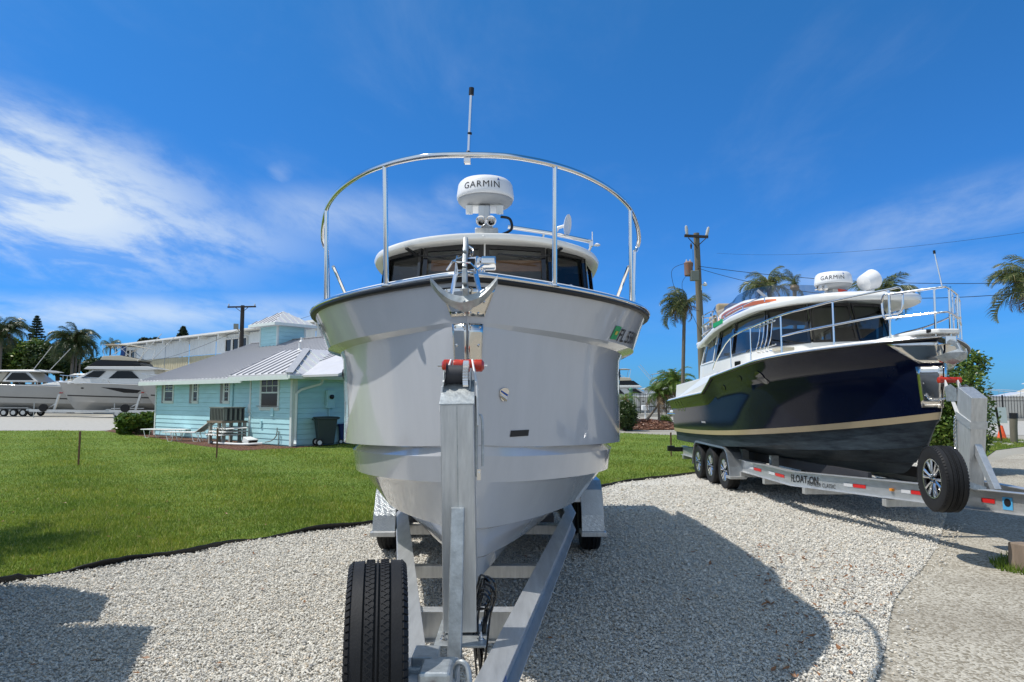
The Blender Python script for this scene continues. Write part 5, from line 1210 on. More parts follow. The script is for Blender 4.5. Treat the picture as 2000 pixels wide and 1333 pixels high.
# plough anchor over the stem
anc2 = thing('anchor', (BX, BY - .1, 2.2), 'galvanised plough anchor on the bow of the navy boat', 'anchor')
a0 = Vector((BX, BY, 0)); mb = MB()
for p, q, w, h in (((0, .10, 2.25), (0, -.05, 2.27), .03, .06), ((0, -.05, 2.27), (0, -.20, 2.22), .03, .06), ((0, -.20, 2.22), (0, -.27, 2.12), .03, .05)): mb.beam(a0 + Vector(p), a0 + Vector(q), w, h)
mb.build('shank', M['galv'], anc2, bevel=.006)
mb = MB(); mb.grid([[a0 + Vector((x, y, z)) for x, y, z in r_] for r_ in ([(-.16, -.05, 2.08), (-.10, -.10, 2.02), (0, -.12, 1.99), (.10, -.10, 2.02), (.16, -.05, 2.08)], [(-.12, -.20, 2.12), (-.07, -.25, 2.05), (0, -.27, 2.02), (.07, -.25, 2.05), (.12, -.20, 2.12)], [(-.04, -.30, 2.16), (-.02, -.34, 2.12), (0, -.36, 2.11), (.02, -.34, 2.12), (.04, -.30, 2.16)])]); mb.build('fluke', M['galv'], anc2, solid=.012)
mb = MB(); mb.box(a0 + Vector((0, -.0, 2.27)), (.13, .22, .10)); mb.build('anchor_bracket', M['chrome'], nav, bevel=.01)

# ---------------------------------------------------------------- trailer
t2 = thing('boat_trailer', (BX, 7.2, 0), 'triple axle aluminium trailer under the navy boat with alloy wheels', 'trailer')
def rz(D): return float(np.interp(D, [6.3, 6.67, 7.8, 9.9, 12.1, 17], [.715, .70, .64, .57, .54, .50]))
nr = [Vector((BX - .07, 6.35, rz(6.35))), Vector((BX - .98, 9.9, rz(9.9))), Vector((BX - .98, 16.2, rz(16.2)))]
for sd in (-1, 1):
    pts_ = [Vector((BX + sd * (BX - p.x), p.y, p.z)) for p in nr]
    for a, b_ in ((0, 1), (1, 2)):
        mb = MB(); ibeam(mb, pts_[a], pts_[b_], .11, .20); mb.build('frame_rail', M['alur'], t2, bevel=.002)
def face(D, zoff, out=.0):
    """point on the outside web of the near rail at distance D"""
    if D < 9.9: k = (D - 6.35) / (9.9 - 6.35); a, b_ = nr[0], nr[1]
    else: k = (D - 9.9) / 6.3; a, b_ = nr[1], nr[2]
    p = a + (b_ - a) * k; t_ = (b_ - a).normalized(); n = Vector((-t_.y, t_.x, 0))
    if n.x > 0: n = -n
    return p + n * (.0065 + out) + Vector((0, 0, zoff))
def Dat(px):
    lo, hi = 6.4, 16
    for _ in range(40):
        m_ = (lo + hi) / 2; q = face(m_, -.1)
        if q.x / q.y > (px - 1000) / F: lo = m_
        else: hi = m_
    return lo
for p0, p1 in ((1467, 1481), (1508, 1525), (1657, 1681), (1768, 1793), (1903, 1928)):
    d0, d1 = Dat(p0), Dat(p1); mb = MB(); mb.quad(face(d0, -.125, .003), face(d1, -.125, .003), face(d1, -.08, .003), face(d0, -.08, .003)); mb.build('red_reflector', M['redf'], t2, fix=False)
    d1 = Dat(p0 - (p1 - p0) * .75); d0 = Dat(p0 - 1); mb = MB(); mb.quad(face(d0, -.125, .003), face(d1, -.125, .003), face(d1, -.08, .003), face(d0, -.08, .003)); mb.build('white_reflector', M['silv'], t2, fix=False)
d0 = Dat(1538); letter('rail_lettering', 'FLOAT-ON', .145, lambda x, y: face(d0 - x * .80, -.145 + y, .003), M['ink'], t2, bold=.002)
d1_ = Dat(1569); letter('rail_lettering', 'PIONEER CLASSIC', .075, lambda x, y: face(d1_ - x * .9, -.172 + y, .003), M['ink'], t2)
d2_ = Dat(1943); mb = MB(); mb.quad(face(d2_, -.17, .003), face(d2_ - .10, -.17, .003), face(d2_ - .10, -.05, .003), face(d2_, -.05, .003)); stk = mb.build('blue_sticker', mat('light_blue', (.08, .35, .62), .4), t2, fix=False)
mb = MB(); mb.add([face(d2_ - .05 + .035 * math.cos(a), -.10 + .04 * math.sin(a), .005) for a in [2 * math.pi * k / 14 for k in range(14)]], [tuple(range(14))]); mb.build('sticker_emblem', M['ink'], stk, fix=False)
mb = MB(); c_ = face(Dat(1732), -.10, .01); mb.box(c_, (.03, .05, .03)); mb.build('marker_light', mat('amber', (.7, .25, .02), .3), t2)
for D in (8.2, 9.6, 10.9, 12.0, 14.8, 16.0):
    hw = .98 if D > 9.9 else .07 + .91 * (D - 6.35) / 3.55
    mb = MB(); mb.beam((BX - hw - .06, D, rz(D) - .245), (BX + hw + .06, D, rz(D) - .245), .09, .085); mb.build('cross_member', M['alu'], t2, bevel=.003)
mb = MB(); mb.beam((BX - .55, 8.6, .62), (BX - .55, 16.0, .50), .05, .14); mb.build('bunk', M['uphol'], t2); mb = MB(); mb.beam((BX + .55, 8.6, .62), (BX + .55, 16.0, .50), .05, .14); mb.build('bunk', M['uphol'], t2)
for y in (11.2, 12.6): mb = MB(); mb.box((BX - .75, y, .58), (.12, .10, .22)); mb.build('bunk_bracket', M['galv'], t2)
tyre_src = None; WR = .33
def wheel_at(parent, c, side, rotz=0.0):
    global tyre_src
    w_ = bpy.data.objects.new('wheel', None); col.objects.link(w_); w_.parent = parent; w_.location = Vector(c) - parent.location; w_.rotation_euler = (0, 0, rotz)
    if tyre_src is None:
        b_ = tyre_mesh(WR, .21, rim=.60, n=64); tyre_src = b_.build('tyre', M['rubber'], None, smooth=True, angle=30); tyre_src.parent = w_
        b_ = tread_cuts(WR, .21, 60); tb = b_.build('tread_block', M['rubber'], None); tb.parent = w_; tb['kind'] = 'stuff'
        wheel_at.tb = tb; rim_ = alloy_wheel(None, WR, -1, Vector((0, 0, 0))); wheel_at.rim = rim_
        rim_.parent = w_
        return w_
    t_ = tyre_src.copy(); col.objects.link(t_); t_.parent = w_; tb = wheel_at.tb.copy(); col.objects.link(tb); tb.parent = w_
    c_ = copy_tree(wheel_at.rim, w_)
    if side > 0: w_.scale = (-1, 1, 1)
    return w_
wheel_at(t2, (4.34, 6.98, .80), -1, R(-7.5))
for y in (12.4, 13.25, 14.1): wheel_at(t2, (3.90, y, WR), -1)
for y in (12.4, 13.25, 14.1): wheel_at(t2, (BX * 2 - 3.90, y, WR), -1)
fender(t2, 3.91, .27, (12.4, 14.1), WR, .36); fender(t2, BX * 2 - 3.91, .27, (12.4, 14.1), WR, .36)
mb = MB(); mb.beam((3.80, 16.3, .42), (BX * 2 - 3.8, 16.3, .42), .06, .10); mb.box((3.76, 16.3, .44), (.16, .10, .12)); mb.build('rear_bumper', M['black'], t2)
mb = MB(); mb.beam((4.42, 7.0, .80), (4.80, 7.05, .68), .06, .06); mb.build('spare_bracket', M['galv'], t2)
# winch post
mb = MB(); T2 = Matrix.Translation((BX, 7.58, .64)) @ Matrix.Rotation(R(8), 4, 'X'); w2, d2 = .085, .12
mb.add([(-w2, -d2, 0), (w2, -d2, 0), (w2, d2, 0), (-w2, d2, 0), (-w2, -d2, 1.0), (w2, -d2, 1.0), (w2, d2, 1.09), (-w2, d2, 1.09)], [(0, 3, 2, 1), (4, 5, 6, 7), (0, 1, 5, 4), (1, 2, 6, 5), (2, 3, 7, 6), (3, 0, 4, 7)], T2)
pst = mb.build('winch_post', M['alu'], t2, bevel=.004)
mb = MB(); mb.add([(-w2 - .01, -d2 - .004, .66), (w2 + .01, -d2 - .004, .66), (w2 + .01, d2 + .004, .74), (-w2 - .01, d2 + .004, .74), (-w2 - .01, -d2 - .004, .74), (w2 + .01, -d2 - .004, .74), (w2 + .01, d2 + .004, .82), (-w2 - .01, d2 + .004, .82)], [(0, 3, 2, 1), (4, 5, 6, 7), (0, 1, 5, 4), (1, 2, 6, 5), (2, 3, 7, 6), (3, 0, 4, 7)], T2); mb.build('post_clamp', M['alur'], pst)
mb = MB(); mb.beam((BX, 7.15, .66), (BX, 7.42, 1.10), .07, .07, up=(0, -1, 0)); mb.build('post_brace', M['alur'], t2, bevel=.003)
tp = T2 @ Vector((0, .05, .98)); mb = MB()
for x in (-.09, .09): mb.beam(tp + Vector((x, .05, -.22)), tp + Vector((x * .9, .16, -.02)), .008, .05, up=(0, -1, 0)); mb.beam(tp + Vector((x * .9, .16, -.02)), tp + Vector((x * .8, .30, .19)), .008, .045, up=(0, -1, 0))
mb.build('bow_stop_arm', M['paint'], t2)
mb = MB(); T_ = Matrix.Translation(tp + Vector((0, .32, .20))) @ Matrix.Rotation(R(90), 4, 'Y')
for z0, z1 in ((-.13, -.065), (-.06, .06), (.065, .13)): mb.lathe([(.001, z0), (.034, z0 + .006), (.034, z1 - .006), (.001, z1)], 20, T_, cap=False)
mb.build('bow_roller_stop', M['red'], t2, smooth=True, angle=50)
mb = MB(); wc = tp + Vector((0, .17, .06)); T_ = Matrix.Translation(wc) @ Matrix.Rotation(R(90), 4, 'Y'); mb.lathe([(.075, -.07), (.05, -.06), (.05, .04), (.075, .05)], 24, T_); wn_ = mb.build('winch_drum', M['uphol'], t2, smooth=True)
mb = MB(); mb.slab([wc + Vector((-.085, -.10, -.10)), wc + Vector((-.085, .08, -.10)), wc + Vector((-.085, .10, .06)), wc + Vector((-.085, .0, .09)), wc + Vector((-.085, -.10, .03))], .006); mb.build('winch_side_plate', M['galv'], wn_)
mb = MB(); mb.slab([wc + Vector((.085, -.10, -.10)), wc + Vector((.085, .08, -.10)), wc + Vector((.085, .10, .06)), wc + Vector((.085, .0, .09)), wc + Vector((.085, -.10, .03))], .006); mb.build('winch_side_plate', M['galv'], wn_)
def chain(name, pts_, m, parent, r=.004, L=.028):
    sp_ = spline(pts_, 8); mb = MB(); acc = 0; last = sp_[0]; k = 0
    for p in sp_[1:]:
        while (p - last).length > L * .75:
            d = (p - last).normalized(); q = last + d * L * .75; c = (last + q) / 2; s_ = d.cross(Vector((0, 1, .01)) if k % 2 else Vector((1, .1, 0))).normalized()
            mb.tube([c + d * (L / 2 * math.cos(a)) + s_ * (.010 * math.sin(a)) for a in [2 * math.pi * j / 8 for j in range(8)]], r, 4, closed=True); last = q; k += 1
    return mb.build(name, m, parent)
chain('safety_chain', [tp + Vector((-.10, .10, -.20)), tp + Vector((-.11, .11, -.40)), tp + Vector((-.10, .12, -.56)), tp + Vector((-.07, .12, -.58)), tp + Vector((-.06, .12, -.50))], M['chrome'], t2)
chain('bow_chain', [H2.surfn(.24, 1.66, -1, .02), H2.surfn(.2, 1.60, -1, .04), Vector((BX - .05, BY + .0, 1.60)), Vector((BX - .02, BY - .05, 1.64))], M['chrome'], t2)
mb = MB(); mb.box((BX, 6.22, .68), (.18, .34, .16)); cp2 = mb.build('coupler', M['black'], t2, bevel=.02)
mb = MB(); mb.tube([(BX - .13, 6.5, .60), (BX - .13, 6.5, 1.05)], .03, 12); mb.build('tongue_jack', M['galv'], t2, smooth=True)
# ================================================================ BLUE HOUSE
HO = Vector((-7.43, 23.2, 0)); E1 = Vector((.777, -.629, 0)).normalized(); EM = Vector((.629, .777, 0)).normalized()
def HW(a, c, z): return HO + E1 * a + EM * c + Vector((0, 0, z))
def a_of(px, c):
    u = (px - 1000) / F; p = HO + EM * c; return (u * p.y - p.x) / (E1.x - u * E1.y)
def z_of(px, py, c):
    p = HW(a_of(px, c), c, 0); return P(px, py, p.y).z
M['siding'] = mat('blue_siding', (.42, .69, .74), .6, noise=.16, nscale=1.5, bump=.15, bscale=14, stretch=(1, 1, 4))
M['trim'] = mat('white_trim', (.62, .68, .66), .6, noise=.12, nscale=3)
M['roofm'] = mat('metal_roof', (.56, .55, .56), .5, .1, noise=.14, nscale=1.8, rnoise=.12)
M['roofs'] = mat('metal_roof_seam', (.36, .36, .37), .5, .1)  # darker than the roof sheets: shade on the seam sides put into the colour
M['winglass'] = mat('house_window_glass', (.008, .009, .011), .1, spec=.3)
M['acgrey'] = mat('ac_casing', (.20, .215, .19), .6, noise=.15)
M['wood'] = mat('weathered_wood', (.26, .20, .15), .8, noise=.4, nscale=9, bump=.3, bscale=30, stretch=(1, 1, .2))
M['rustwood'] = mat('stake_wood', (.20, .10, .06), .8, noise=.4, nscale=12)
M['concrete'] = mat('concrete', (.36, .35, .32), .85, noise=.2, nscale=5, bump=.2)
house = thing('blue_house', HW(-5, 3, 0), 'pale blue clapboard house with grey metal roof and square cupola', 'house')
Z0, Z1 = .05, 2.36; NB = 13; BHt = (Z1 - Z0) / NB
def boards(a0, a1, c, face='front', z0=Z0, n=NB, gap=()):
    """horizontal clapboards, one object each, lapped over the one below"""
    for k in range(n):
        zz = z0 + k * BHt; r_ = rnd.uniform(-.002, .002)
        pieces = [(a0, a1)]
        for g0, g1, gz0, gz1 in gap:
            if zz < gz1 - .02 and zz + BHt > gz0 + .02: pieces = [(a0, g0), (g1, a1)]
        for p0, p1 in pieces:
            mb = MB()
            if face == 'front': f = lambda a, o, z: HW(a, c - o, z)
            else: f = lambda a, o, z: HW(c + o, a, z)
            mb.add([f(p0, -.03, zz), f(p1, -.03, zz), f(p1, .030 + r_, zz), f(p0, .030 + r_, zz), f(p0, -.03, zz + BHt), f(p1, -.03, zz + BHt), f(p1, .012, zz + BHt - .004), f(p0, .012, zz + BHt - .004)],
                   [(0, 1, 2, 3), (4, 7, 6, 5), (0, 4, 5, 1), (3, 2, 6, 7), (0, 3, 7, 4), (1, 5, 6, 2)])
            mb.build('clapboard', M['siding'], house)
def hbox(mb, a0, a1, c0, c1, z0, z1):
    mb.add([HW(a, c, z) for z in (z0, z1) for a, c in ((a0, c0), (a1, c0), (a1, c1), (a0, c1))], [(0, 3, 2, 1), (4, 5, 6, 7), (0, 1, 5, 4), (1, 2, 6, 5), (2, 3, 7, 6), (3, 0, 4, 7)])
def hpart(name, m, dims, parent=house, **k):
    mb = MB(); hbox(mb, *dims); return mb.build(name, m, parent, **k)
MC = .45
hpart('wall_core', M['siding'], (-11.25, 0, MC + .03, 10.4, 0, Z1)); hpart('wall_core', M['siding'], (-2.60, -.03, .03, MC + .05, 0, Z1))
WINB = (a_of(513, 0), a_of(546, 0), z_of(530, 796, 0), z_of(530, 741, 0))
wm_ = []
for x0, x1 in ((320, 341), (374, 389), (434, 450)): wm_.append((a_of(x0, MC), a_of(x1, MC), z_of(x0, 783.5, MC) , z_of(x0, 748, MC)))
boards(-2.60, -.06, 0, gap=()); boards(.03, 6.5, 0, 'side')
boards(-4.60, -2.2, MC); boards(-11.2, -4.75, MC)
for a0, a1, c in ((-2.66, -2.57, 0), (-.08, .035, 0)): hpart('corner_trim', M['trim'], (a0, a1, c - .045, c + .05, 0.02, Z1))
hpart('corner_trim', M['trim'], (-.03, .045, .045, .16, 0.02, Z1)); hpart('corner_trim', M['trim'], (-11.3, -11.19, MC - .045, MC + .05, 0.02, Z1))
hpart('pilaster', M['siding'], (-4.80, -4.62, MC - .07, MC + .04, 0.02, Z1))
def window(a0, a1, z0, z1, c, cols=3, shutter=False, shw=.0):
    w = hpart('window', M['trim'], (a0 - .085, a1 + .085, c - .048, c - .02, z0 - .11, z0), bevel=.004)
    for d in ((a0 - .085, a0, c - .048, c - .02, z0, z1 + .09), (a1, a1 + .085, c - .048, c - .02, z0, z1 + .09), (a0, a1, c - .047, c - .02, z1, z1 + .088)): hpart('casing', M['trim'], d, w)
    hpart('sill', M['trim'], (a0 - .10, a1 + .10, c - .075, c - .02, z0 - .03, z0 + .004), w)
    hpart('pane', M['winglass'], (a0, a1, c - .030, c - .018, z0, z1), w)
    zm = z0 + (z1 - z0) * .52; hpart('sash', M['trim'], (a0 - .002, a1 + .002, c - .043, c - .028, zm - .025, zm + .025), w)
    for k in range(1, cols): a = a0 + (a1 - a0) * k / cols; hpart('muntin', M['trim'], (a - .012, a + .012, c - .040, c - .028, zm, z1), w)
    zq = (zm + z1) / 2; hpart('muntin', M['trim'], (a0, a1, c - .039, c - .028, zq - .012, zq + .012), w)
    hpart('sash', M['trim'], (a0, a0 + .03, c - .042, c - .028, z0, z1), w); hpart('sash', M['trim'], (a1 - .03, a1, c - .042, c - .028, z0, z1), w)
    return w
window(*WINB, 0)
for (a0, a1, z0, z1), w_ in zip(wm_, (.25, .45, .45)):
    am = a0 + (a1 - a0) * w_
    window(am, a1, z0, z1, MC, cols=2); hpart('window_blind', mat('blind', (.25, .25, .25), .8) if 'blind' not in M else M['blind'], (a0 - .02, am - .086, MC - .046, MC - .02, z0 - .1, z1 + .08))
# roof
slope = (4.43 - 2.40) / 5.4
def zroof(c): return 2.40 + slope * (c - 0.0)
mb = MB(); mb.slab([HW(-12.0, -.02, 2.40), HW(2.5, -.02, 2.40), HW(2.5, 5.4, 4.43), HW(-12.0, 5.4, 4.43)], .07, up=(0, 0, 1)); roofm = mb.build('roof', M['roofm'], house)
mb = MB(); mb.slab([HW(-12.0, 5.4, 4.43), HW(2.5, 5.4, 4.43), HW(2.5, 10.9, 2.40), HW(-12.0, 10.9, 2.40)], .07, up=(0, 0, 1)); mb.build('roof', M['roofm'], house)
mb = MB(); mb.add([HW(-11.9, .02, 2.33), HW(-11.9, 5.4, 4.34), HW(-11.9, 10.8, 2.33)], [(0, 1, 2)]); mb.build('gable', M['trim'], house, solid=.02)
seam = None
k = 0; a = -11.9
while a < -.6:
    if seam is None:
        mb = MB(); mb.beam(HW(a, -.02, 2.405), HW(a, 5.4, 4.435), .035, .05); seam = mb.build('roof_seam', M['roofs'], roofm); sa = a
    else:
        share('roof_seam', seam, roofm, Matrix.Translation(E1 * (a - sa)) @ world_of(seam))
    a += .305; k += 1
hpart('fascia', M['trim'], (-12.0, -3.2, -.045, -.018, 2.20, 2.345)); hpart('soffit', M['trim'], (-12.0, -.0, -.018, MC, 2.335, 2.36))
hpart('ridge_cap', M['roofs'], (-12.0, 2.5, 5.30, 5.50, 4.435, 4.47))
# projecting bay roof: hipped
BA0, BA1, BC0 = -3.35, .48, -.48; zb0 = 2.45; kx = 2.1; zap = 3.47
c0_, c1_ = HW(BA0, BC0, zb0), HW(BA1, BC0, zb0); ap = HW(BA1 - kx, BC0 + kx, zap); al = HW(BA0, BC0 + kx, zap); cr_ = HW(BA1, BC0 + 2 * kx, zb0)
mb = MB(); mb.slab([c0_, c1_, ap, al], .06, up=(0, 0, 1)); bro = mb.build('bay_roof', M['roofm'], house)
mb = MB(); mb.slab([c1_, cr_, ap], .06, up=(0, 0, 1)); brr = mb.build('bay_roof', M['roofm'], house)
mb = MB(); mb.slab([al, ap, HW(BA1 - kx, BC0 + 2 * kx, zb0 + .3), HW(BA0, BC0 + 2 * kx, zb0 + .3)], .05, up=(0, 0, 1)); mb.build('bay_roof', M['roofm'], house)
mb = MB(); mb.slab([cr_, HW(BA1, 8, zb0), HW(BA1 - kx, 8, zap), ap], .06, up=(0, 0, 1)); mb.build('bay_roof', M['roofm'], house)
up_ = Vector((0, 0, .022))
for i in range(9):
    a = BA0 + .12 + i * .41; f = 1 if a <= BA1 - kx else (BA1 - a) / kx
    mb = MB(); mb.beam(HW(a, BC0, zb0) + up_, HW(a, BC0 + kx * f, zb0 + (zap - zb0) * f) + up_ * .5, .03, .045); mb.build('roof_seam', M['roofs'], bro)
for i in range(1, 10):
    c = BC0 + i * .41; f = min(1, min(c - BC0, BC0 + 2 * kx - c) / kx)
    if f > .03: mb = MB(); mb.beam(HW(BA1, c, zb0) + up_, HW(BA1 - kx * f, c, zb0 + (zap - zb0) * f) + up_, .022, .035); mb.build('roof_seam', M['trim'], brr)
mb = MB(); mb.beam(c1_ + up_, ap + up_, .26, .02); mb.build('hip_cap', M['roofs'], house)
hpart('fascia', M['trim'], (BA0, BA1 + .02, BC0 - .03, BC0 - .002, 2.25, 2.39)); hpart('gutter', M['trim'], (BA1 + .005, BA1 + .11, BC0 - .03, 7.0, 2.27, 2.39), bevel=.01)
hpart('soffit', M['trim'], (BA0, BA1, BC0, .05, 2.352, 2.375)); hpart('soffit', M['trim'], (0.03, BA1, .05, 7.0, 2.352, 2.375))
mb = MB(); dp = [HW(.40, .9, 2.27), HW(.40, .85, 2.12), HW(.12, .25, 1.92), HW(.085, .10, 1.80), HW(.085, .09, .25), HW(.16, .03, .12), HW(.30, -.06, .08)]
for i in range(len(dp) - 1): mb.beam(dp[i], dp[i + 1], .085, .075, up=(0, .1, 1) if i != 3 else (0, -1, 0))
mb.build('downspout', M['trim'], house, bevel=.006)
for a_, c_, h_ in ((-2.0, 1.55, .28), (-6.9, 4.9, .2)): mb = MB(); zz = (zb0 + .486 * (c_ + .48)) if h_ > .25 else zroof(c_); mb.tube([HW(a_, c_, zz - .05), HW(a_, c_, zz + h_)], .035, 10); mb.lathe([(.10, 0), (.04, .08)], 12, Matrix.Translation(HW(a_, c_, zz - .01))); mb.build('vent_pipe', M['paint'], house)
# cupola
cu = bpy.data.objects.new('cupola', None); col.objects.link(cu); cu.parent = house; cu.location = HW(-9.2, 5.4, 4.3) - house.location
ca0, ca1, cc0, cc1 = -9.75, -8.30, 4.55, 6.0; cz0, cz1 = 4.05, 5.12
hpart('cupola_wall', M['siding'], (ca0, ca1, cc0, cc1, cz0, cz1), cu)
for k in range(6):
    zz = cz0 + k * .18; mb = MB()
    mb.add([HW(a, c, z) for z, o in ((zz, .028), (zz + .176, .010)) for a, c in ((ca0 - o, cc0 - o), (ca1 + o, cc0 - o), (ca1 + o, cc1 + o), (ca0 - o, cc1 + o))], [(0, 3, 2, 1), (4, 5, 6, 7), (0, 1, 5, 4), (1, 2, 6, 5), (2, 3, 7, 6), (3, 0, 4, 7)]); mb.build('clapboard', M['siding'], cu)
for a, c in ((ca0, cc0), (ca1, cc0), (ca1, cc1)): hpart('corner_trim', M['trim'], (a - .05, a + .04, c - .04, c + .05, cz0, cz1), cu)
ov = .42; q = [HW(ca0 - ov, cc0 - ov, 5.16), HW(ca1 + ov, cc0 - ov, 5.16), HW(ca1 + ov, cc1 + ov, 5.16), HW(ca0 - ov, cc1 + ov, 5.16)]; apx = HW((ca0 + ca1) / 2, (cc0 + cc1) / 2, 5.86)
mb = MB(); mb.add(q + [apx] + [p - Vector((0, 0, .12)) for p in q], [(0, 1, 4), (1, 2, 4), (2, 3, 4), (3, 0, 4), (0, 5, 6, 1), (1, 6, 7, 2), (2, 7, 8, 3), (3, 8, 5, 0), (5, 8, 7, 6)]); cr2 = mb.build('cupola_roof', M['roofm'], cu)
mb = MB()
for i in range(4): a, b_ = q[i] - Vector((0, 0, .06)), q[(i + 1) % 4] - Vector((0, 0, .06)); mb.beam(a, b_, .03, .13)
mb.build('cupola_fascia', M['trim'], cu)
for sidx in (0, 1):
    a, b_ = q[sidx], q[sidx + 1]; mid = (a + b_) / 2
    for f in (-.75, -.45, -.15, .15, .45, .75):
        p = mid + (b_ - a) / 2 * f; t_ = 1 - abs(f); top_p = p + ((apx - mid)) * t_
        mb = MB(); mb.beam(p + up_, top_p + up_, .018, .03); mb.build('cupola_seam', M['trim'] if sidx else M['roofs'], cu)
# fittings on the wall
mb = MB(); hbox(mb, a_of(668, .0), 0, 0, 0, 0, 0) if False else None
hpart('meter_box', M['siding'], (.05, .17, 1.28, 1.62, 1.28, 1.92), bevel=.01); mb = MB(); mb.lathe([(.08, 0), (.08, .06), (.06, .07)], 20, Matrix.Translation(HW(.17, 1.45, 1.68)) @ Matrix.Rotation(math.atan2(E1.y, E1.x), 4, 'Z') @ Matrix.Rotation(R(90), 4, 'Y')); mb.build('meter', M['winglass'], house, smooth=True)
hpart('conduit', M['siding'], (.05, .10, 1.42, 1.47, .05, 1.28))
hpart('outlet_box', M['siding'], (-1.22, -1.06, -.07, -.02, 1.02, 1.28)); hpart('outlet_box', M['siding'], (-1.88, -1.78, -.07, -.02, .62, .84)); hpart('pipe_strap', M['concrete'], (-2.2, -.75, -.055, -.02, 1.345, 1.365)); hpart('electric_box', M['trim'], (-2.83, -2.68, .0, .12, 1.10, 1.42), bevel=.01)
mb = MB(); rail_tube(mb, [HW(-.75, -.08, .62), HW(-.76, -.10, .35), HW(-.95, -.16, .18), HW(-1.2, -.25, .12)], .018, 8); mb.tube([HW(-.64, -.09, .05), HW(-.64, -.09, .5), HW(-.70, -.09, .5)], .014, 8); mb.build('water_pipe', M['acgrey'], house, smooth=True)
for a in (-11.0, -5.9):  pass
mb = MB(); c_ = HW(a_of(376, .1), .10, z_of(376, 745, .1)); mb.lathe([(.05, -.12), (.09, 0), (.04, .03)], 14, Matrix.Translation(c_) @ Matrix.Rotation(R(115), 4, 'X')); mb.lathe([(.05, -.12), (.09, 0), (.04, .03)], 14, Matrix.Translation(c_ - E1 * .25) @ Matrix.Rotation(R(80), 4, 'X') @ Matrix.Rotation(R(30), 4, 'Y')); mb.build('flood_light', M['trim'], house, smooth=True)
# air conditioner on a wooden stand with corrugated sheets under it
AA, AC_ = a_of(412, -.7), -.7
ac = thing('air_conditioner', HW(AA, AC_, 0), 'grey green air conditioner on a stand outside the blue house', 'air conditioner')
a0, a1 = a_of(413, -.9), a_of(413, -.9) + .98; az0, az1 = z_of(413, 822, -.9), z_of(413, 797, -.9)
hpart('casing', M['acgrey'], (a0, a1, -.9, -.1, az0, az1), ac, bevel=.01); hpart('casing_lid', M['acgrey'], (a0 - .02, a1 + .02, -.92, -.08, az1, az1 + .03), ac)
for k in range(9): a = a0 + .07 + k * (a1 - a0 - .14) / 8; hpart('coil_guard', M['acgrey'], (a - .012, a + .012, -.93, -.902, az0 + .03, az1 - .02), ac)
for k in range(8): c = -.82 + k * .09; hpart('coil_guard', M['black'] if k % 2 else M['acgrey'], (a1 + .002, a1 + .028, c - .03, c + .03, az0 + .03, az1 - .02), ac)
hpart('coil', M['black'], (a0 + .05, a1 - .05, -.908, -.901, az0 + .04, az1 - .03), ac)
hpart('stand_top', M['wood'], (a0 - .05, a1 + .05, -.98, -.0, az0 - .07, az0), ac)
for a in (a0, a0 + .62, a1 - .04):
    for c in (-.93, -.15): hpart('stand_leg', M['concrete'], (a, a + .10, c, c + .10, 0, az0 - .07), ac)
for k in range(3):
    pl_ = thing('roof_sheet_stack', HW(a1 + .1, -.7, .3), 'white corrugated sheets piled under the air conditioner', 'sheets', 'corrugated sheets under the air conditioner') if k == 0 else pl_
    mb = MB(); rows = []
    for i in range(25): a = a0 + .15 + i * .045 + k * .06; rows.append([HW(a, -1.15 + .1 * k, .34 + k * .11 + .02 * math.sin(i * 1.57)), HW(a + .1, -.2, .36 + k * .11 + .02 * math.sin(i * 1.57))])
    mb.grid(rows); mb.build('sheet', M['paint'], pl_, solid=.006)
pl_.pop('group') if 'group' in pl_ else None
# wheelie bin
def wheelie(name, loc, rz_, m, label, cat='bin', s=1.0):
    t_ = thing(name, (0, 0, 0), label, cat)
    mb = MB(); mb.add([(-.22, -.24, .06), (.22, -.24, .06), (.22, .26, .06), (-.22, .26, .06), (-.28, -.33, .92), (.28, -.33, .92), (.28, .36, .92), (-.28, .36, .92)], [(0, 3, 2, 1), (4, 5, 6, 7), (0, 1, 5, 4), (1, 2, 6, 5), (2, 3, 7, 6), (3, 0, 4, 7)]); mb.build('body', m, t_, bevel=.03)
    mb = MB(); mb.box((0, 0, .93), (.62, .74, .05)); mb.build('rim', m, t_, bevel=.015)
    mb = MB(); mb.grid([[(x, y, .96 + .05 * math.cos(x * 4.6) * (1 - .3 * ((y) / .4) ** 2)) for x in (-.31, -.15, 0, .15, .31)] for y in (-.40, -.2, 0, .2, .40)]); mb.build('lid', m, t_, smooth=True, solid=.03)
    mb = MB(); mb.tube([(-.26, .42, .9), (.26, .42, .9)], .018, 8); mb.build('handle', m, t_)
    for x in (-.27, .27):
        mb = MB(); mb.lathe([(.13, -.03), (.13, .03)], 20, Matrix.Translation((x, .27, .13)) @ Matrix.Rotation(R(90), 4, 'Y')); w_ = mb.build('wheel', M['black'], t_, bevel=.01)
        mb = MB(); mb.lathe([(.075, -.035), (.075, .035)], 16, Matrix.Translation((x, .27, .13)) @ Matrix.Rotation(R(90), 4, 'Y')); mb.build('hub', M['paint'], w_)
    t_.location = loc; t_.rotation_euler = (0, 0, rz_); t_.scale = (s, s, s); return t_
M['bin'] = mat('bin_green_grey', (.035, .05, .05), .5, noise=.15); M['binb'] = mat('bin_blue', (.01, .03, .14), .5)
p_ = G(636, 871); wheelie('wheelie_bin', (p_.x, p_.y, 0), R(118), M['bin'], 'dark green wheelie bin against the side of the blue house')
p_ = G(664, 869); wheelie('wheelie_bin', (p_.x + .05, p_.y + .5, 0), R(118), M['binb'], 'blue bin beside the dark wheelie bin', s=.72)
lt = thing('lamp_housing', HW(-1.75, -.75, 0), 'upturned white lamp housing on the ground by the blue wall', 'lamp')
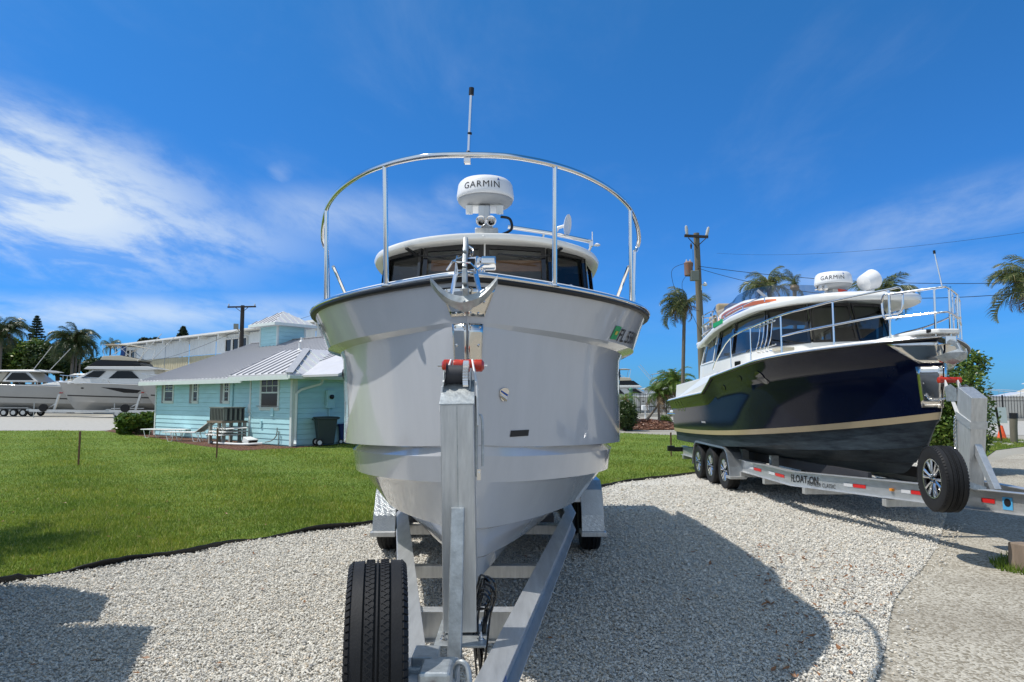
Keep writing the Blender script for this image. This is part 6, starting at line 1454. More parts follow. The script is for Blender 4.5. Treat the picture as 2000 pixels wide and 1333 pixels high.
mb = MB(); T_ = Matrix.Translation(HW(-1.72, -.55, .16)) @ Matrix.Rotation(R(60), 4, 'Z') @ Matrix.Rotation(R(20), 4, 'X'); mb.add([T_ @ Vector(v) for v in ((-.18, -.18, -.12), (.18, -.18, -.12), (.16, .14, -.10), (-.16, .14, -.10), (-.22, -.22, .13), (.22, -.22, .13), (.16, .16, .10), (-.16, .16, .10))], [(0, 3, 2, 1), (4, 5, 6, 7), (0, 1, 5, 4), (1, 2, 6, 5), (2, 3, 7, 6), (3, 0, 4, 7)]); mb.build('housing', M['paint'], lt, bevel=.02)
mb = MB(); mb.box((0, -.205, .0), (.34, .02, .2), mtx=T_); mb.build('lens', M['black'], lt)
hs_ = thing('drain_pipe', HW(-2.5, -1.0, 0), 'white drain pipe lying on the bare ground before the blue house', 'pipe')
mb = MB(); rail_tube(mb, [HW(-3.3, -1.05, .06), HW(-2.6, -1.02, .06), HW(-1.6, -.8, .06), HW(-1.2, -.35, .08)], .04, 10); mb.build('pipe', M['paint'], hs_, smooth=True)
mb = MB(); mb.lathe([(.06, 0), (.06, .14)], 12, Matrix.Translation(HW(-3.3, -1.05, .06)) @ Matrix.Rotation(R(-50), 4, 'Z') @ Matrix.Rotation(R(90), 4, 'Y')); mb.build('pipe_end', M['black'], hs_)
# loungers
def lounger(loc, rz_, back, label):
    t_ = thing('sun_lounger', (0, 0, 0), label, 'lounger', 'plastic sun loungers by the blue house')
    for y in (-.28, .28): mb = MB(); mb.tube([(-.9, y, .34), (.45, y, .34)], .018, 8); mb.build('frame_tube', M['paint'], t_, smooth=True)
    for k in range(14): mb = MB(); mb.box((-.85 + k * .095, 0, .355), (.075, .56, .012)); mb.build('slat', M['paint'], t_)
    for k in range(8):
        d = .06 + k * .095; mb = MB(); mb.box((.45 + d * math.cos(back), 0, .355 + d * math.sin(back)), (.075, .56, .012), rot=(0, -back, 0)); mb.build('back_slat', M['acgrey'] if back > .2 else M['paint'], t_)
    for y in (-.28, .28): mb = MB(); mb.tube([(.45, y, .345), (.45 + .8 * math.cos(back), y, .345 + .8 * math.sin(back))], .018, 8); mb.build('back_tube', M['paint'], t_, smooth=True)
    for x in (-.75, .3, .6):
        for y in (-.29, .29): mb = MB(); mb.tube([(x, y, .34), (x + .12, y, .0), (x + .28, y, .0), (x + .34, y, .33)] if x < .5 else [(x - .1, y, .34), (x + .1, y, 0)], .014, 6); mb.build('leg', M['paint'], t_, smooth=True)
    t_.location = loc; t_.rotation_euler = (0, 0, rz_); return t_
p_ = G(312, 856); lounger((p_.x, p_.y + .3, 0), R(-14), .0, 'flat white sun lounger beside the bush')
p_ = G(372, 862); lounger((p_.x - .1, p_.y, 0), R(-8), .62, 'sun lounger with raised grey back, right of the flat one')
# lawn stakes
for (px_a, py_a, hpx, lab) in ((153, 910, 66, 'thin wooden stake in the lawn at far left'), (423, 896, 58, 'short wooden stake in the lawn before the lounger'), (1311, 892, 46, 'thin stake in the grass behind the navy boat trailer')):
    p_ = G(px_a, py_a); h_ = hpx * p_.y / F; t_ = thing('stake', (p_.x, p_.y, 0), lab, 'stake')
    mb = MB(); mb.add([(p_.x + dx, p_.y + dy, z) for z, s in ((-.05, .7), (h_, 1)) for dx, dy in ((-.022 * s, -.012), (.022 * s, -.012), (.022 * s, .012), (-.022 * s, .012))], [(0, 3, 2, 1), (4, 5, 6, 7), (0, 1, 5, 4), (1, 2, 6, 5), (2, 3, 7, 6), (3, 0, 4, 7)]); mb.build('post', M['rustwood'], t_)

# ================================================================ STORAGE HALL BEHIND
M['corr'] = mat('white_corrugated', (.74, .78, .80), .5, noise=.12, nscale=.6); M['corrc'] = mat('cream_corrugated', (.50, .45, .30), .5, noise=.12, nscale=.6)
hall = thing('storage_hall', (-35, 66, 0), 'long white and cream corrugated boat storage hall behind the blue house', 'building')
HA, HB = P(242, 676, 75), P(700, 630, 49); HA.z = HB.z = 7.55
hd = (HB - HA); hd.z = 0; HLn = hd.length; hd.normalize(); hn = Vector((hd.y, -hd.x, 0))
def hall_pt(s, o, z): return Vector((HA.x, HA.y, 0)) + hd * s + hn * o + Vector((0, 0, z))
def corr_panel(s0, s1, z0, z1, m, name='wall_panel', off=0):
    mb = MB(); rows = [[], []]; s = s0; k = 0
    while s <= s1 + 1e-6:
        o = off + (.05 if k % 4 in (1, 2) else 0)
        rows[0].append(hall_pt(s, o, z0)); rows[1].append(hall_pt(s, o, z1)); s += .125; k += 1
    mb.grid(rows); return mb.build(name, m, hall)
NSEC = 8
for k in range(NSEC):
    s0, s1 = HLn * k / NSEC, HLn * (k + 1) / NSEC + .1
    corr_panel(s0, s1, 5.7, 7.3, M['corr']); corr_panel(s0, s1, 0, 5.66, M['corrc'], off=.02)
mb = MB(); mb.slab([hall_pt(-.5, .9, 7.55), hall_pt(HLn, .9, 7.55), hall_pt(HLn, -6, 8.0), hall_pt(-.5, -6, 8.0)], .16, up=(0, 0, 1)); mb.build('roof', M['paint'], hall)
mb = MB(); mb.slab([hall_pt(-.02, 0, 0), hall_pt(-.02, -6, 0), hall_pt(-.02, -6, 7.8), hall_pt(-.02, 0, 7.4)], .1, up=-hd); mb.build('end_wall', M['corr'], hall)
for k in range(12):
    s = .6 + k * (HLn - 1) / 11; mb = MB(); mb.beam(hall_pt(s, .0, 7.2), hall_pt(s, .85, 7.3), .14, .22); mb.beam(hall_pt(s, .84, 7.05), hall_pt(s, .84, 7.42), .12, .08, up=(0, 1, 0)); mb.build('eave_bracket', M['paint'], hall)
def s_at(px, z=6.5):
    lo, hi = 0, HLn
    for _ in range(40):
        m_ = (lo + hi) / 2; q = hall_pt(m_, 0, z)
        if q.x / q.y < (px - 1000) / F: lo = m_
        else: hi = m_
    return lo
for x0, x1, zt_ in ((441, 452, 7.0), (455, 466, 7.05), (470, 482, 7.1), (240.5, 246, 6.9), (248, 254, 6.9), (256, 264, 6.9)):
    sa_, sb_ = s_at(x0), s_at(x1); mb = MB(); mb.slab([hall_pt(sa_, .06, 5.85), hall_pt(sb_, .06, 5.85), hall_pt(sb_, .06, 6.85), hall_pt(sa_, .06, 6.85)], .03); w_ = mb.build('window', M['tinted'], hall)
    mb = MB()
    for a, b_ in (((sa_ - .08, 5.78), (sb_ + .08, 5.78)), ((sa_ - .08, 6.92), (sb_ + .08, 6.92)), ((sa_ - .06, 5.85), (sa_ - .06, 6.85)), ((sb_ + .06, 5.85), (sb_ + .06, 6.85))): mb.beam(hall_pt(a[0], .10, a[1]), hall_pt(b_[0], .10, b_[1]), .1, .1)
    mb.build('frame', M['paint'], w_)
# ================================================================ TREES
M['palmg'] = leaf_mat('palm_leaf', (.05, .08, .025), (.17, .19, .07), (.42, .32, .16), trans=.3, rough=.35)
M['palmb'] = leaf_mat('palm_leaf_bright', (.07, .14, .025), (.17, .26, .05), (.38, .34, .12), trans=.35, rough=.35)
M['palmd'] = leaf_mat('palm_leaf_dry', (.13, .09, .045), (.30, .20, .10), trans=.2)
M['leafd'] = leaf_mat('leaf_dark', (.020, .042, .012), (.065, .10, .022), trans=.2)
M['leafm'] = leaf_mat('leaf_mid', (.045, .095, .018), (.13, .20, .035), (.30, .32, .06), trans=.3, rough=.3)
M['pine'] = leaf_mat('pine_needles', (.016, .032, .016), (.045, .07, .03), trans=.1)
M['bark'] = mat('palm_bark', (.19, .165, .135), .9, noise=.4, nscale=12, bump=.4, bscale=16, stretch=(1, 1, 3))
M['barkd'] = mat('tree_bark', (.08, .06, .045), .9, noise=.4, nscale=8)
def frond_mesh(L, droop, nleaf, ll, g, m, sag=.6, width=.02):
    """one feathered frond along +x from the origin, arching down"""
    V = []; T = []
    N = 12; rach = []
    a0 = droop[0]; x = z = 0; st = L / N; ang = a0
    for i in range(N + 1):
        rach.append(Vector((x, 0, z))); ang += (droop[1] - droop[0]) / N * (1 + .5 * (i / N)); x += st * math.cos(ang); z += st * math.sin(ang)
    mb = MB(); mb.tube(rach, .02, 4, rr=[.035 * (1 - .8 * i / N) * L / 3 for i in range(N + 1)])
    def at(t):
        t *= N; i = min(N - 1, int(t)); return rach[i].lerp(rach[i + 1], t - i), (rach[i + 1] - rach[i]).normalized()
    for k in range(nleaf):
        t = .10 + .90 * k / nleaf; p, d = at(t)
        for s in (-1, 1):
            l = ll * math.sin(math.pi * min(1, (t * .85 + .12))) * g.uniform(.8, 1.15); w = width * (1.2 - .5 * t)
            dirv = Vector((.55 + .5 * t + g.uniform(-.1, .1), s * (1.0 - .35 * t), g.uniform(-.25, .15))).normalized()
            mid = p + dirv * l * .5 + Vector((0, 0, -.05 * sag * l)); tip = p + dirv * l * .93 + Vector((0, 0, -sag * l * g.uniform(.45, .8)))
            sdv = d * w
            mb.add([p - sdv, p + sdv, mid + sdv * 1.1, mid - sdv * 1.1, tip], [(0, 1, 2, 3), (3, 2, 4)])
    me = bpy.data.meshes.new('frond'); me.from_pydata(mb.v, [], mb.f); me.materials.append(m); return me
M['palmk'] = leaf_mat('palm_leaf_dark', (.025, .045, .014), (.075, .105, .035), (.26, .19, .10), trans=.2, rough=.35)
FR = {}
gp = random.Random(17)
for key, m, L, nl_, ll, sag in (('coco', 'palmg', 2.6, 42, .80, .95), ('cocod', 'palmk', 2.6, 46, .85, .95), ('date', 'palmb', 1.25, 34, .30, .5), ('dry', 'palmd', 2.2, 26, .6, 1.1)):
    FR[key] = [frond_mesh(L, (dr0, dr1), nl_, ll, gp, M[m], sag, .023 if key != 'date' else .012) for dr0, dr1 in ((.9, -.9), (.6, -1.25), (.3, -1.45), (1.2, -.5))]
def palm(base, top, r0, label, crown, n, group, wind=None, dry=3, key='coco', sc_=1.0, seed=1, spread=(-.5, 1.25), curve=.3):
    t_ = thing('palm_tree', base, label, 'palm', group); g = random.Random(seed); base = Vector(base); top = Vector(top)
    mid = (base + top) / 2 + Vector((curve * g.uniform(-1, 1), 0, 0)); path = arc(base - Vector((0, 0, .1)), mid, top, 26)
    mb = MB(); mb.tube(path, r0, 10, rr=[r0 * (1.25 - .5 * min(1, i / 8) - .15 * i / 26) * (1 + .06 * (i % 2)) for i in range(27)]); mb.build('trunk', M['bark'], t_, smooth=True)
    mb = MB(); mb.lathe([(r0 * .8, -.5 * sc_), (r0 * 1.6, -.15 * sc_), (r0 * 1.1, .15 * sc_), (.001, .3 * sc_)], 10, Matrix.Translation(top)); mb.build('crown_shaft', M['palmd'], t_, smooth=True)
    for k in range(n):
        az = 2 * math.pi * (k * .381966) + g.uniform(-.2, .2); el = spread[0] + (spread[1] - spread[0]) * ((k + .5) / n) ** .8
        d = Vector((math.cos(az) * math.cos(el), math.sin(az) * math.cos(el), math.sin(el)))
        if wind: d = (d + Vector(wind) * (.5 + g.uniform(-.15, .25)) * (1.0 if k % 7 else -.2)); d.normalize()
        az2 = math.atan2(d.y, d.x); el2 = math.asin(max(-1, min(1, d.z)))
        src = FR[key][g.randrange(4)] if k >= dry else FR['dry'][g.randrange(3)]
        s = sc_ * g.uniform(.82, 1.12)
        m_ = Matrix.Translation(top) @ Matrix.Rotation(az2, 4, 'Z') @ Matrix.Rotation(-(el2 - .45), 4, 'Y') @ Matrix.Rotation(g.uniform(-.5, .5), 4, 'X') @ Matrix.Scale(s if k >= dry else s * .8, 4)
        share('frond', src, t_, m_)
    return t_
def leaf_cloud(name, blobs, n, size, m, parent, seed, hollow=.55, flat=.6):
    """leaves spread through ellipsoid lobes, denser to the outside, as small folded faces"""
    g = np.random.default_rng(seed); vol = np.array([b[1][0] * b[1][1] * b[1][2] for b in blobs]) ** .75; cnt = np.maximum(8, (n * vol / vol.sum())).astype(int)
    C = []
    for (c, r), k in zip(blobs, cnt):
        d = g.normal(size=(k, 3)); d /= np.linalg.norm(d, axis=1)[:, None]; rad = (hollow + (1 - hollow) * g.uniform(0, 1, k) ** .7) * (1 + .22 * np.sin(d[:, 0] * 7 + c[0]) * np.sin(d[:, 2] * 6 + c[1]) + .12 * g.normal(size=k))
        C.append(np.array(c) + d * np.array(r) * rad[:, None])
    C = np.concatenate(C); k = len(C); u = g.normal(size=(k, 3)); u[:, 2] *= flat; u /= np.linalg.norm(u, axis=1)[:, None]; w = g.normal(size=(k, 3)); w -= (w * u).sum(1)[:, None] * u; w /= np.linalg.norm(w, axis=1)[:, None]
    s = size * g.uniform(.55, 1.3, k)[:, None]
    V = np.stack([C - u * s, C + w * s * .42, C + u * s * 1.1, C - w * s * .42], 1).reshape(-1, 3); V[:, 2] = np.maximum(V[:, 2], .01)
    return np_mesh(name, V, np.arange(k * 4).reshape(k, 4), m, parent)
def tree(base, blobs, label, m='leafd', n=6000, size=.22, trunk=.22, group=None, seed=1, name='broadleaf_tree', cat='tree'):
    t_ = thing(name, base, label, cat, group); base = Vector(base); g = random.Random(seed)
    mb = MB()
    for c, r in blobs[:7]:
        c = Vector(c); mb.tube(arc(base, (base + c) / 2 + Vector((g.uniform(-.3, .3), 0, .3)), c, 6), trunk, 6, rr=[trunk * (1 - .8 * i / 6) for i in range(7)])
    mb.build('trunk', M['barkd'], t_, smooth=True)
    leaf_cloud('crown', blobs, n, size, M[m], t_, seed)
    return t_
def blobs_at(px0, px1, py0, py1, D, n, seed, depth=3, rs=.42):
    g = random.Random(seed); a, b_ = P(px0, py1, D), P(px1, py0, D); out = []
    w, h = b_.x - a.x, b_.z - a.z
    for i in range(n):
        r = rs * min(w, h) * g.uniform(.6, 1.0) ; x = a.x + r + (w - 2 * r) * (i + .5 + g.uniform(-.4, .4)) / n if n > 1 else (a.x + b_.x) / 2
        z = a.z + r * .8 + max(0, h - 1.8 * r) * g.uniform(0, 1); out.append(((x, D + g.uniform(-.5, .5) * depth, z), (r * 1.15, r * 1.1, r)))
    return out
# left tree belt
GB = 'dense trees at the far left'
for i, (x0, x1, y0, y1, D, n, lab) in enumerate(((-90, 30, 650, 735, 95, 7, 'dense dark tree filling the left edge'), (10, 75, 660, 735, 98, 7, 'rounded dark green tree right of the palm at the left edge'), (60, 115, 668, 735, 94, 6, 'dark tree under the tall pine'), (105, 150, 690, 738, 96, 6, 'low dark tree behind the big palm trunk'), (165, 215, 700, 740, 99, 5, 'low tree between the big palm and the yacht'))):
    bb = blobs_at(x0, x1, y0, y1, D, n * 2, 30 + i, 4, .33); c = G((x0 + x1) / 2, 780 + 1.6 * F / D); tree((c.x, D, 0), bb, lab, 'leafd' if i != 1 else 'leafm', 11000, .30, .3, GB, 60 + i)
def norfolk(px_, py_top, py_bot, D, w_px, label, seed):
    b_ = P(px_, py_bot, D); tp = P(px_, py_top, D); t_ = thing('pine_tree', (b_.x, D, 0), label, 'pine'); H = tp.z; W_ = w_px / 2 * D / F
    mb = MB(); mb.tube([(b_.x, D, 0), (b_.x, D, H)], .2, 8, rr=[.28, .05]); mb.build('trunk', M['barkd'], t_)
    g = random.Random(seed); bl = []; z0 = b_.z; k = 0; nT = 13
    for i in range(nT):
        f = i / (nT - 1); z = z0 + (H - z0) * f; rr_ = W_ * (1 - f) ** .8 + .15; nb = 8
        for j in range(nb):
            a = 2 * math.pi * j / nb + i * .7 + g.uniform(-.2, .2); l = rr_ * g.uniform(.75, 1.15)
            for q in (.35, .6, .85, 1.05): bl.append(((b_.x + math.cos(a) * l * q, D + math.sin(a) * l * q, z + .10 * l * q * q + g.uniform(-.08, .08)), (.24 * W_ / 2, .24 * W_ / 2, .07 * W_)))
    leaf_cloud('crown', bl, 9000, .15, M['pine'], t_, seed, .1); return t_
norfolk(69, 619, 680, 110, 34, 'tall tiered pine between two palms at far left', 3)
norfolk(357, 639, 668, 120, 24, 'small dark pine behind the storage hall roof', 4)
norfolk(499, 632, 655, 110, 16, 'tiny dark pine top between pole and cupola', 5)
bb = blobs_at(262, 318, 656, 676, 110, 6, 77, 3, .45); tree((P(290, 670, 110).x, 110, 0), bb, 'dark low tree top showing above the hall roof', 'pine', 4000, .22, .2, None, 8)
def pl(px, pyt, D, label, sc_, n, wind=None, seed=1, key='coco', grp=None, dry=3, r0=.17, dx=0, **k):
    t_ = P(px, pyt, D); return palm((t_.x + dx, D, 0), (t_.x, D, t_.z), r0, label, None, n, grp, wind, dry, key, sc_, seed, **k)
GP = 'tall palms behind the yachts'
pl(143, 668, 80, 'broad dark palm rising behind the two yachts at left', 1.28, 56, (-.1, 0, .0), 5, dry=9, key='cocod', grp=GP, r0=.24, spread=(-.95, 1.2))
pl(150, 655, 80.6, 'young upright palm frond plume above the broad dark palm', .9, 4, (-.25, 0, .9), 6, dry=0, key='cocod', grp=GP)
pl(5, 648, 82, 'palm cut by the left edge of the view', 1.3, 40, (.1, 0, 0), 7, dry=4, key='cocod', grp=GP, r0=.22)
pl(158, 690, 92, 'small pale palm behind the broad dark palm', .8, 18, None, 8, dry=1, grp=GP)
pl(216, 676, 95, 'small palm top showing over the yacht bimini', .75, 14, (-.2, 0, .1), 9, dry=0, grp=GP)
GR = 'windblown coconut palms by the marina'
pl(1337, 600, 33, 'windblown coconut palm left of the utility pole', .56, 40, (-.95, .1, -.1), 11, dry=14, grp=GR, r0=.13, dx=-.25, curve=.2)
pl(1502, 560, 36, 'palm top above the navy boat flybridge', .66, 22, (-.6, 0, .1), 12, dry=5, grp=GR)
pl(1552, 560, 38, 'small upright palm top left of the radar dome', .5, 5, (.1, 0, 1.2), 13, dry=0, grp=GR)
pl(1722, 588, 26, 'palm between the navy boat radar and its bow rail', .60, 32, (-.12, 0, .15), 14, dry=8, grp=GR, r0=.12)
pl(2022, 562, 28, 'palm at the right edge with one long frond reaching left', .82, 34, (-.3, 0, .1), 15, dry=9, grp=GR, r0=.16)
# leaning date palms on the mulch mound
md_ = G(1262, 838); mb = MB(); rows = []
gm = random.Random(5)
for i in range(13):
    r_ = []
    for j in range(28):
        a = 2 * math.pi * j / 28; f = i / 12; rx, ry = 2.35 * f * (1 + .08 * math.sin(a * 3)), 2.6 * f; r_.append((md_.x + .2 + rx * math.cos(a), md_.y + 1.2 + ry * math.sin(a), .02 + .42 * (1 - f ** 1.7) + gm.uniform(-.03, .03)))
    rows.append(r_)
mb.grid(rows, closed=True); tag(mb.build('mulch_bed', M['mulchg'], smooth=True), kind='structure')
g = np.random.default_rng(4); n = 9000; a = g.uniform(0, 6.28, n); f = np.sqrt(g.uniform(0, 1, n)); X = md_.x + .2 + 2.5 * f * np.cos(a); Y = md_.y + 1.2 + 2.8 * f * np.sin(a); Z = .03 + .42 * (1 - f ** 1.7) + g.uniform(-.01, .05, n)
C = np.stack([X, Y, Z], 1); u = g.normal(size=(n, 3)) * np.array([1, 1, .35]) * .05; w = g.normal(size=(n, 3)) * .018
M['chip'] = leaf_mat('mulch_chips', (.10, .04, .022), (.32, .17, .11), trans=0)
tag(np_mesh('mulch_chips', np.stack([C - u, C + w, C + u, C - w], 1).reshape(-1, 3), np.arange(n * 4).reshape(n, 4), M['chip']), 'reddish brown wood mulch on the mound under the leaning palms', 'mulch', kind='stuff')
D_ = md_.y + .6
def lean(b_, t_, r0, label, sc_, n, seed, key='date', **k):
    pa, pb = P(b_[0], b_[1], D_), P(t_[0], t_[1], D_); pa.z = .15
    return palm(tuple(pa), tuple(pb), r0, label, None, n, None, None, 3, key, sc_, seed, curve=.05, **k)
lean((1252, 828), (1318, 752), .085, 'date palm leaning right over the mulch mound', 1.25, 50, 41, spread=(-.6, 1.3))
lean((1254, 829), (1300, 770), .05, 'thin second stem leaning right beside the leaning palm', .5, 6, 44)
lean((1250, 828), (1222, 782), .09, 'palm leaning left out of the mulch mound', .8, 16, 42)
lean((1288, 822), (1287, 770), .09, 'short date palm standing behind the leaning trunk', .85, 34, 43)
def bush(px0, px1, py0, py1, label, m='leafm', n=4000, size=.06, seed=1, name='bush', lobes=5, cat='bush', rs=.45, D=None):
    D = D or G((px0 + px1) / 2, py1).y; bb = blobs_at(px0, px1, py0, py1, D + .4, lobes, seed, .8, rs); c = P((px0 + px1) / 2, py1, D)
    t_ = thing(name, (c.x, D, 0), label, cat); g = random.Random(seed); mb = MB()
    for q, r in bb: mb.tube([(c.x + g.uniform(-.2, .2), D + .4, 0), q], .02, 5)
    mb.build('stem', M['barkd'], t_); leaf_cloud('foliage', bb, n, size, M[m], t_, seed, .35); return t_
bush(1207, 1240, 783, 842, 'clipped dark hedge bush beside the grey hull', 'leafd', 8000, .07, 3, lobes=4, rs=.6)
bush(1287, 1310, 811, 834, 'small round bush behind the navy boat stern', 'leafm', 4500, .06, 4, lobes=3, rs=.55)
bush(222, 300, 806, 850, 'sprawling leafy bush left of the sun loungers', 'leafm', 5200, .13, 5, lobes=9, rs=.33)
bush(296, 320, 800, 830, 'upper right branch clump of the bush by the blue wall', 'leafm', 900, .13, 15, lobes=3, rs=.4)
bush(322, 352, 818, 845, 'small yellow green shrub against the blue wall', 'leafm', 900, .12, 6, lobes=4, rs=.4)
# big sea grape bush behind the navy boat bow
bb = []
gg = random.Random(9)
D = 15.5
for px, py, r in ((1838, 850, .42), (1850, 810, .45), (1880, 800, .5), (1900, 830, .45), (1870, 840, .5), (1905, 790, .38), (1860, 770, .42), (1895, 750, .36), (1905, 715, .30), (1880, 725, .32), (1870, 860, .45), (1820, 860, .35), (1845, 740, .3), (1912, 700, .16), (1900, 690, .13), (1835, 790, .35), (1912, 868, .25)):
    p = P(px, py, D + gg.uniform(-.5, .5)); bb.append((tuple(p), (r, r, r)))
t_ = thing('bush', (P(1870, 870, D).x, D, 0), 'large glossy leaved bush behind the navy boat winch post', 'bush')
mb = MB(); b0 = Vector((P(1870, 870, D).x, D, 0))
for c, r in bb: mb.tube(arc(b0, (b0 + Vector(c)) / 2 + Vector((gg.uniform(-.2, .2), 0, .1)), c, 5), .02, 5)
mb.build('stem', M['barkd'], t_); leaf_cloud('foliage', bb, 13000, .052, M['leafm'], t_, 19, .3)

# ================================================================ POLES AND WIRES
M['pole'] = mat('pole_wood', (.19, .17, .13), .9, noise=.4, nscale=7, bump=.3, stretch=(1, 1, .15)); M['poled'] = mat('dark_pole_wood', (.06, .05, .045), .9, noise=.3)
M['rust'] = mat('rusty_steel', (.30, .12, .06), .7, noise=.6, nscale=6, dark=(.12, .13, .13))
M['insul'] = mat('insulator', (.45, .46, .46), .3)
def pole(px, py, D, r, m, label, lean_=0): 
    tp = P(px, py, D); t_ = thing('utility_pole', (tp.x + lean_, D, 0), label, 'utility pole'); mb = MB(); mb.tube([(tp.x + lean_, D, -.1), tuple(tp)], r, 14, rr=[r * 1.25, r * .85]); mb.build('pole', M[m], t_, smooth=True); return t_, tp
up1, tp = pole(1360, 456, 30, .15, 'pole', 'weathered wooden utility pole with rusty transformer left of the navy boat', .18)
mb = MB(); mb.box((tp.x - .05, tp.y - .16, tp.z - .18), (1.05, .10, .11), rot=(0, R(3), 0)); ca = mb.build('crossarm', M['poled'], up1)
for dx, dz, tl in ((-.46, .10, -.1), (.42, .05, .25)):
    mb = MB(); mb.lathe([(.05, -.05), (.07, 0), (.06, .08), (.075, .16), (.06, .24), (.06, .32), (.02, .36)], 14, Matrix.Translation((tp.x + dx, tp.y - .16, tp.z + dz - .15)) @ Matrix.Rotation(tl, 4, 'Y')); mb.build('insulator', M['insul'], up1, smooth=True)
mb = MB(); mb.tube([(tp.x - .42, tp.y - .2, tp.z - .25), (tp.x - .02, tp.y - .18, tp.z - .7)], .02, 6); mb.tube([(tp.x + .4, tp.y - .2, tp.z - .25), (tp.x + .02, tp.y - .18, tp.z - .6)], .02, 6); mb.lathe([(.03, 0), (.05, .15), (.02, .25)], 8, Matrix.Translation((tp.x - .3, tp.y - .2, tp.z - .75))); mb.build('crossarm_brace', M['poled'], ca)
tf = P(1345, 536, 29.6); mb = MB(); mb.lathe([(.15, -.30), (.18, -.27), (.19, .22), (.20, .27), (.14, .33), (.001, .36)], 20, Matrix.Translation((tf.x - .0, tf.y, tf.z + .22))); tfo = mb.build('transformer', M['rust'], up1, smooth=True)
for q in (-.08, .08): mb = MB(); mb.lathe([(.03, 0), (.04, .06), (.02, .16)], 8, Matrix.Translation((tf.x + q, tf.y, tf.z + .50))); mb.build('bushing', M['insul'], tfo)
tb = P(1355, 540, 29.6); mb = MB(); mb.box((tb.x, tb.y - .1, tb.z), (.36, .22, .44)); mb.build('switch_box', M['acgrey'], up1, bevel=.02)
lp = P(1377, 556, 29.6); mb = MB(); rail_tube(mb, [(tp.x + .12, 29.8, lp.z - .22), (lp.x - .12, 29.7, lp.z - .02), (lp.x, 29.7, lp.z)], .018, 6); mb.lathe([(.04, .1), (.09, .03), (.10, -.04), (.001, -.08)], 12, Matrix.Translation(lp)); mb.build('street_lamp', M['paint'], up1, smooth=True)
mb = MB(); rail_tube(mb, [(tp.x - .25, 29.7, tp.z - .8), (tp.x - .3, 29.6, tp.z - 1.6), (tf.x, tf.y, tf.z + .6)], .010, 5); rail_tube(mb, [(tf.x - .1, tf.y, tf.z + .5), (tf.x - .75, tf.y, tf.z + .1), (tf.x - .35, tf.y, tf.z - 1.3), (tp.x, 29.8, tf.z - 1.6)], .010, 5); rail_tube(mb, [(tf.x + .1, tf.y, tf.z + .1), (tf.x - .3, tf.y, tf.z - .6), (tp.x + .05, 29.8, tf.z - 2.6)], .009, 5); mb.build('drop_cable', M['black'], up1, smooth=True)
up2, t2p = pole(474, 597, 47, .15, 'poled', 'dark wooden pole with crossarm standing behind the blue house roof')
mb = MB(); mb.box((t2p.x, t2p.y - .15, t2p.z - .12), (1.95, .10, .10), rot=(0, R(-1), 0)); mb.build('crossarm', M['poled'], up2)
for dx in (-.9, .9): mb = MB(); mb.lathe([(.04, 0), (.05, .1), (.02, .17)], 8, Matrix.Translation((t2p.x + dx, t2p.y - .15, t2p.z - .07))); mb.build('insulator', M['insul'], up2)
mb = MB(); mb.tube([(t2p.x - .45, t2p.y - .15, t2p.z - .15), (t2p.x, t2p.y - .1, t2p.z - .5)], .02, 5); mb.tube([(t2p.x + .45, t2p.y - .15, t2p.z - .15), (t2p.x, t2p.y - .1, t2p.z - .5)], .02, 5); mb.build('crossarm_brace', M['poled'], up2)
fl_ = P(461, 638, 46.6); mb = MB(); mb.box(fl_, (.32, .12, .36), rot=(R(-20), 0, R(25))); mb.tube([fl_, (fl_.x + .15, 46.7, fl_.z - .3), (t2p.x, 46.9, fl_.z - .35)], .025, 6); mb.build('flood_light', M['acgrey'], up2)
def wire(a, b_, sag, r, label):
    a, b_ = Vector(a), Vector(b_); pts_ = [a.lerp(b_, i / 24) - Vector((0, 0, sag * 4 * (i / 24) * (1 - i / 24))) for i in range(25)]
    mb = MB(); mb.tube(pts_, r, 5); o = mb.build('power_line', M['black'] , None, smooth=True); tag(o, label, 'cable')
q = P(1362, 520, 29.9); e_ = P(2060, 550, 26); wire(q, e_, .35, .012, 'thin cable crossing the sky right of the utility pole')
q = P(1362, 524, 29.9); e_ = P(2060, 566, 20); wire(q, e_, .7, .011, 'lower cable running from the utility pole to the right edge')
q = P(1400, 495, 60); e_ = P(2100, 440, 30); wire(q, e_, .6, .008, 'highest faint cable in the right part of the sky')
q = P(474, 640, 46.8); e_ = P(250, 712, 60); wire(q, e_, .5, .012, 'cable from the dark pole down to the storage hall')
q = P(474, 644, 46.8); e_ = P(620, 612, 40); wire(q, e_, .2, .010, 'cable from the dark pole to behind the cupola')

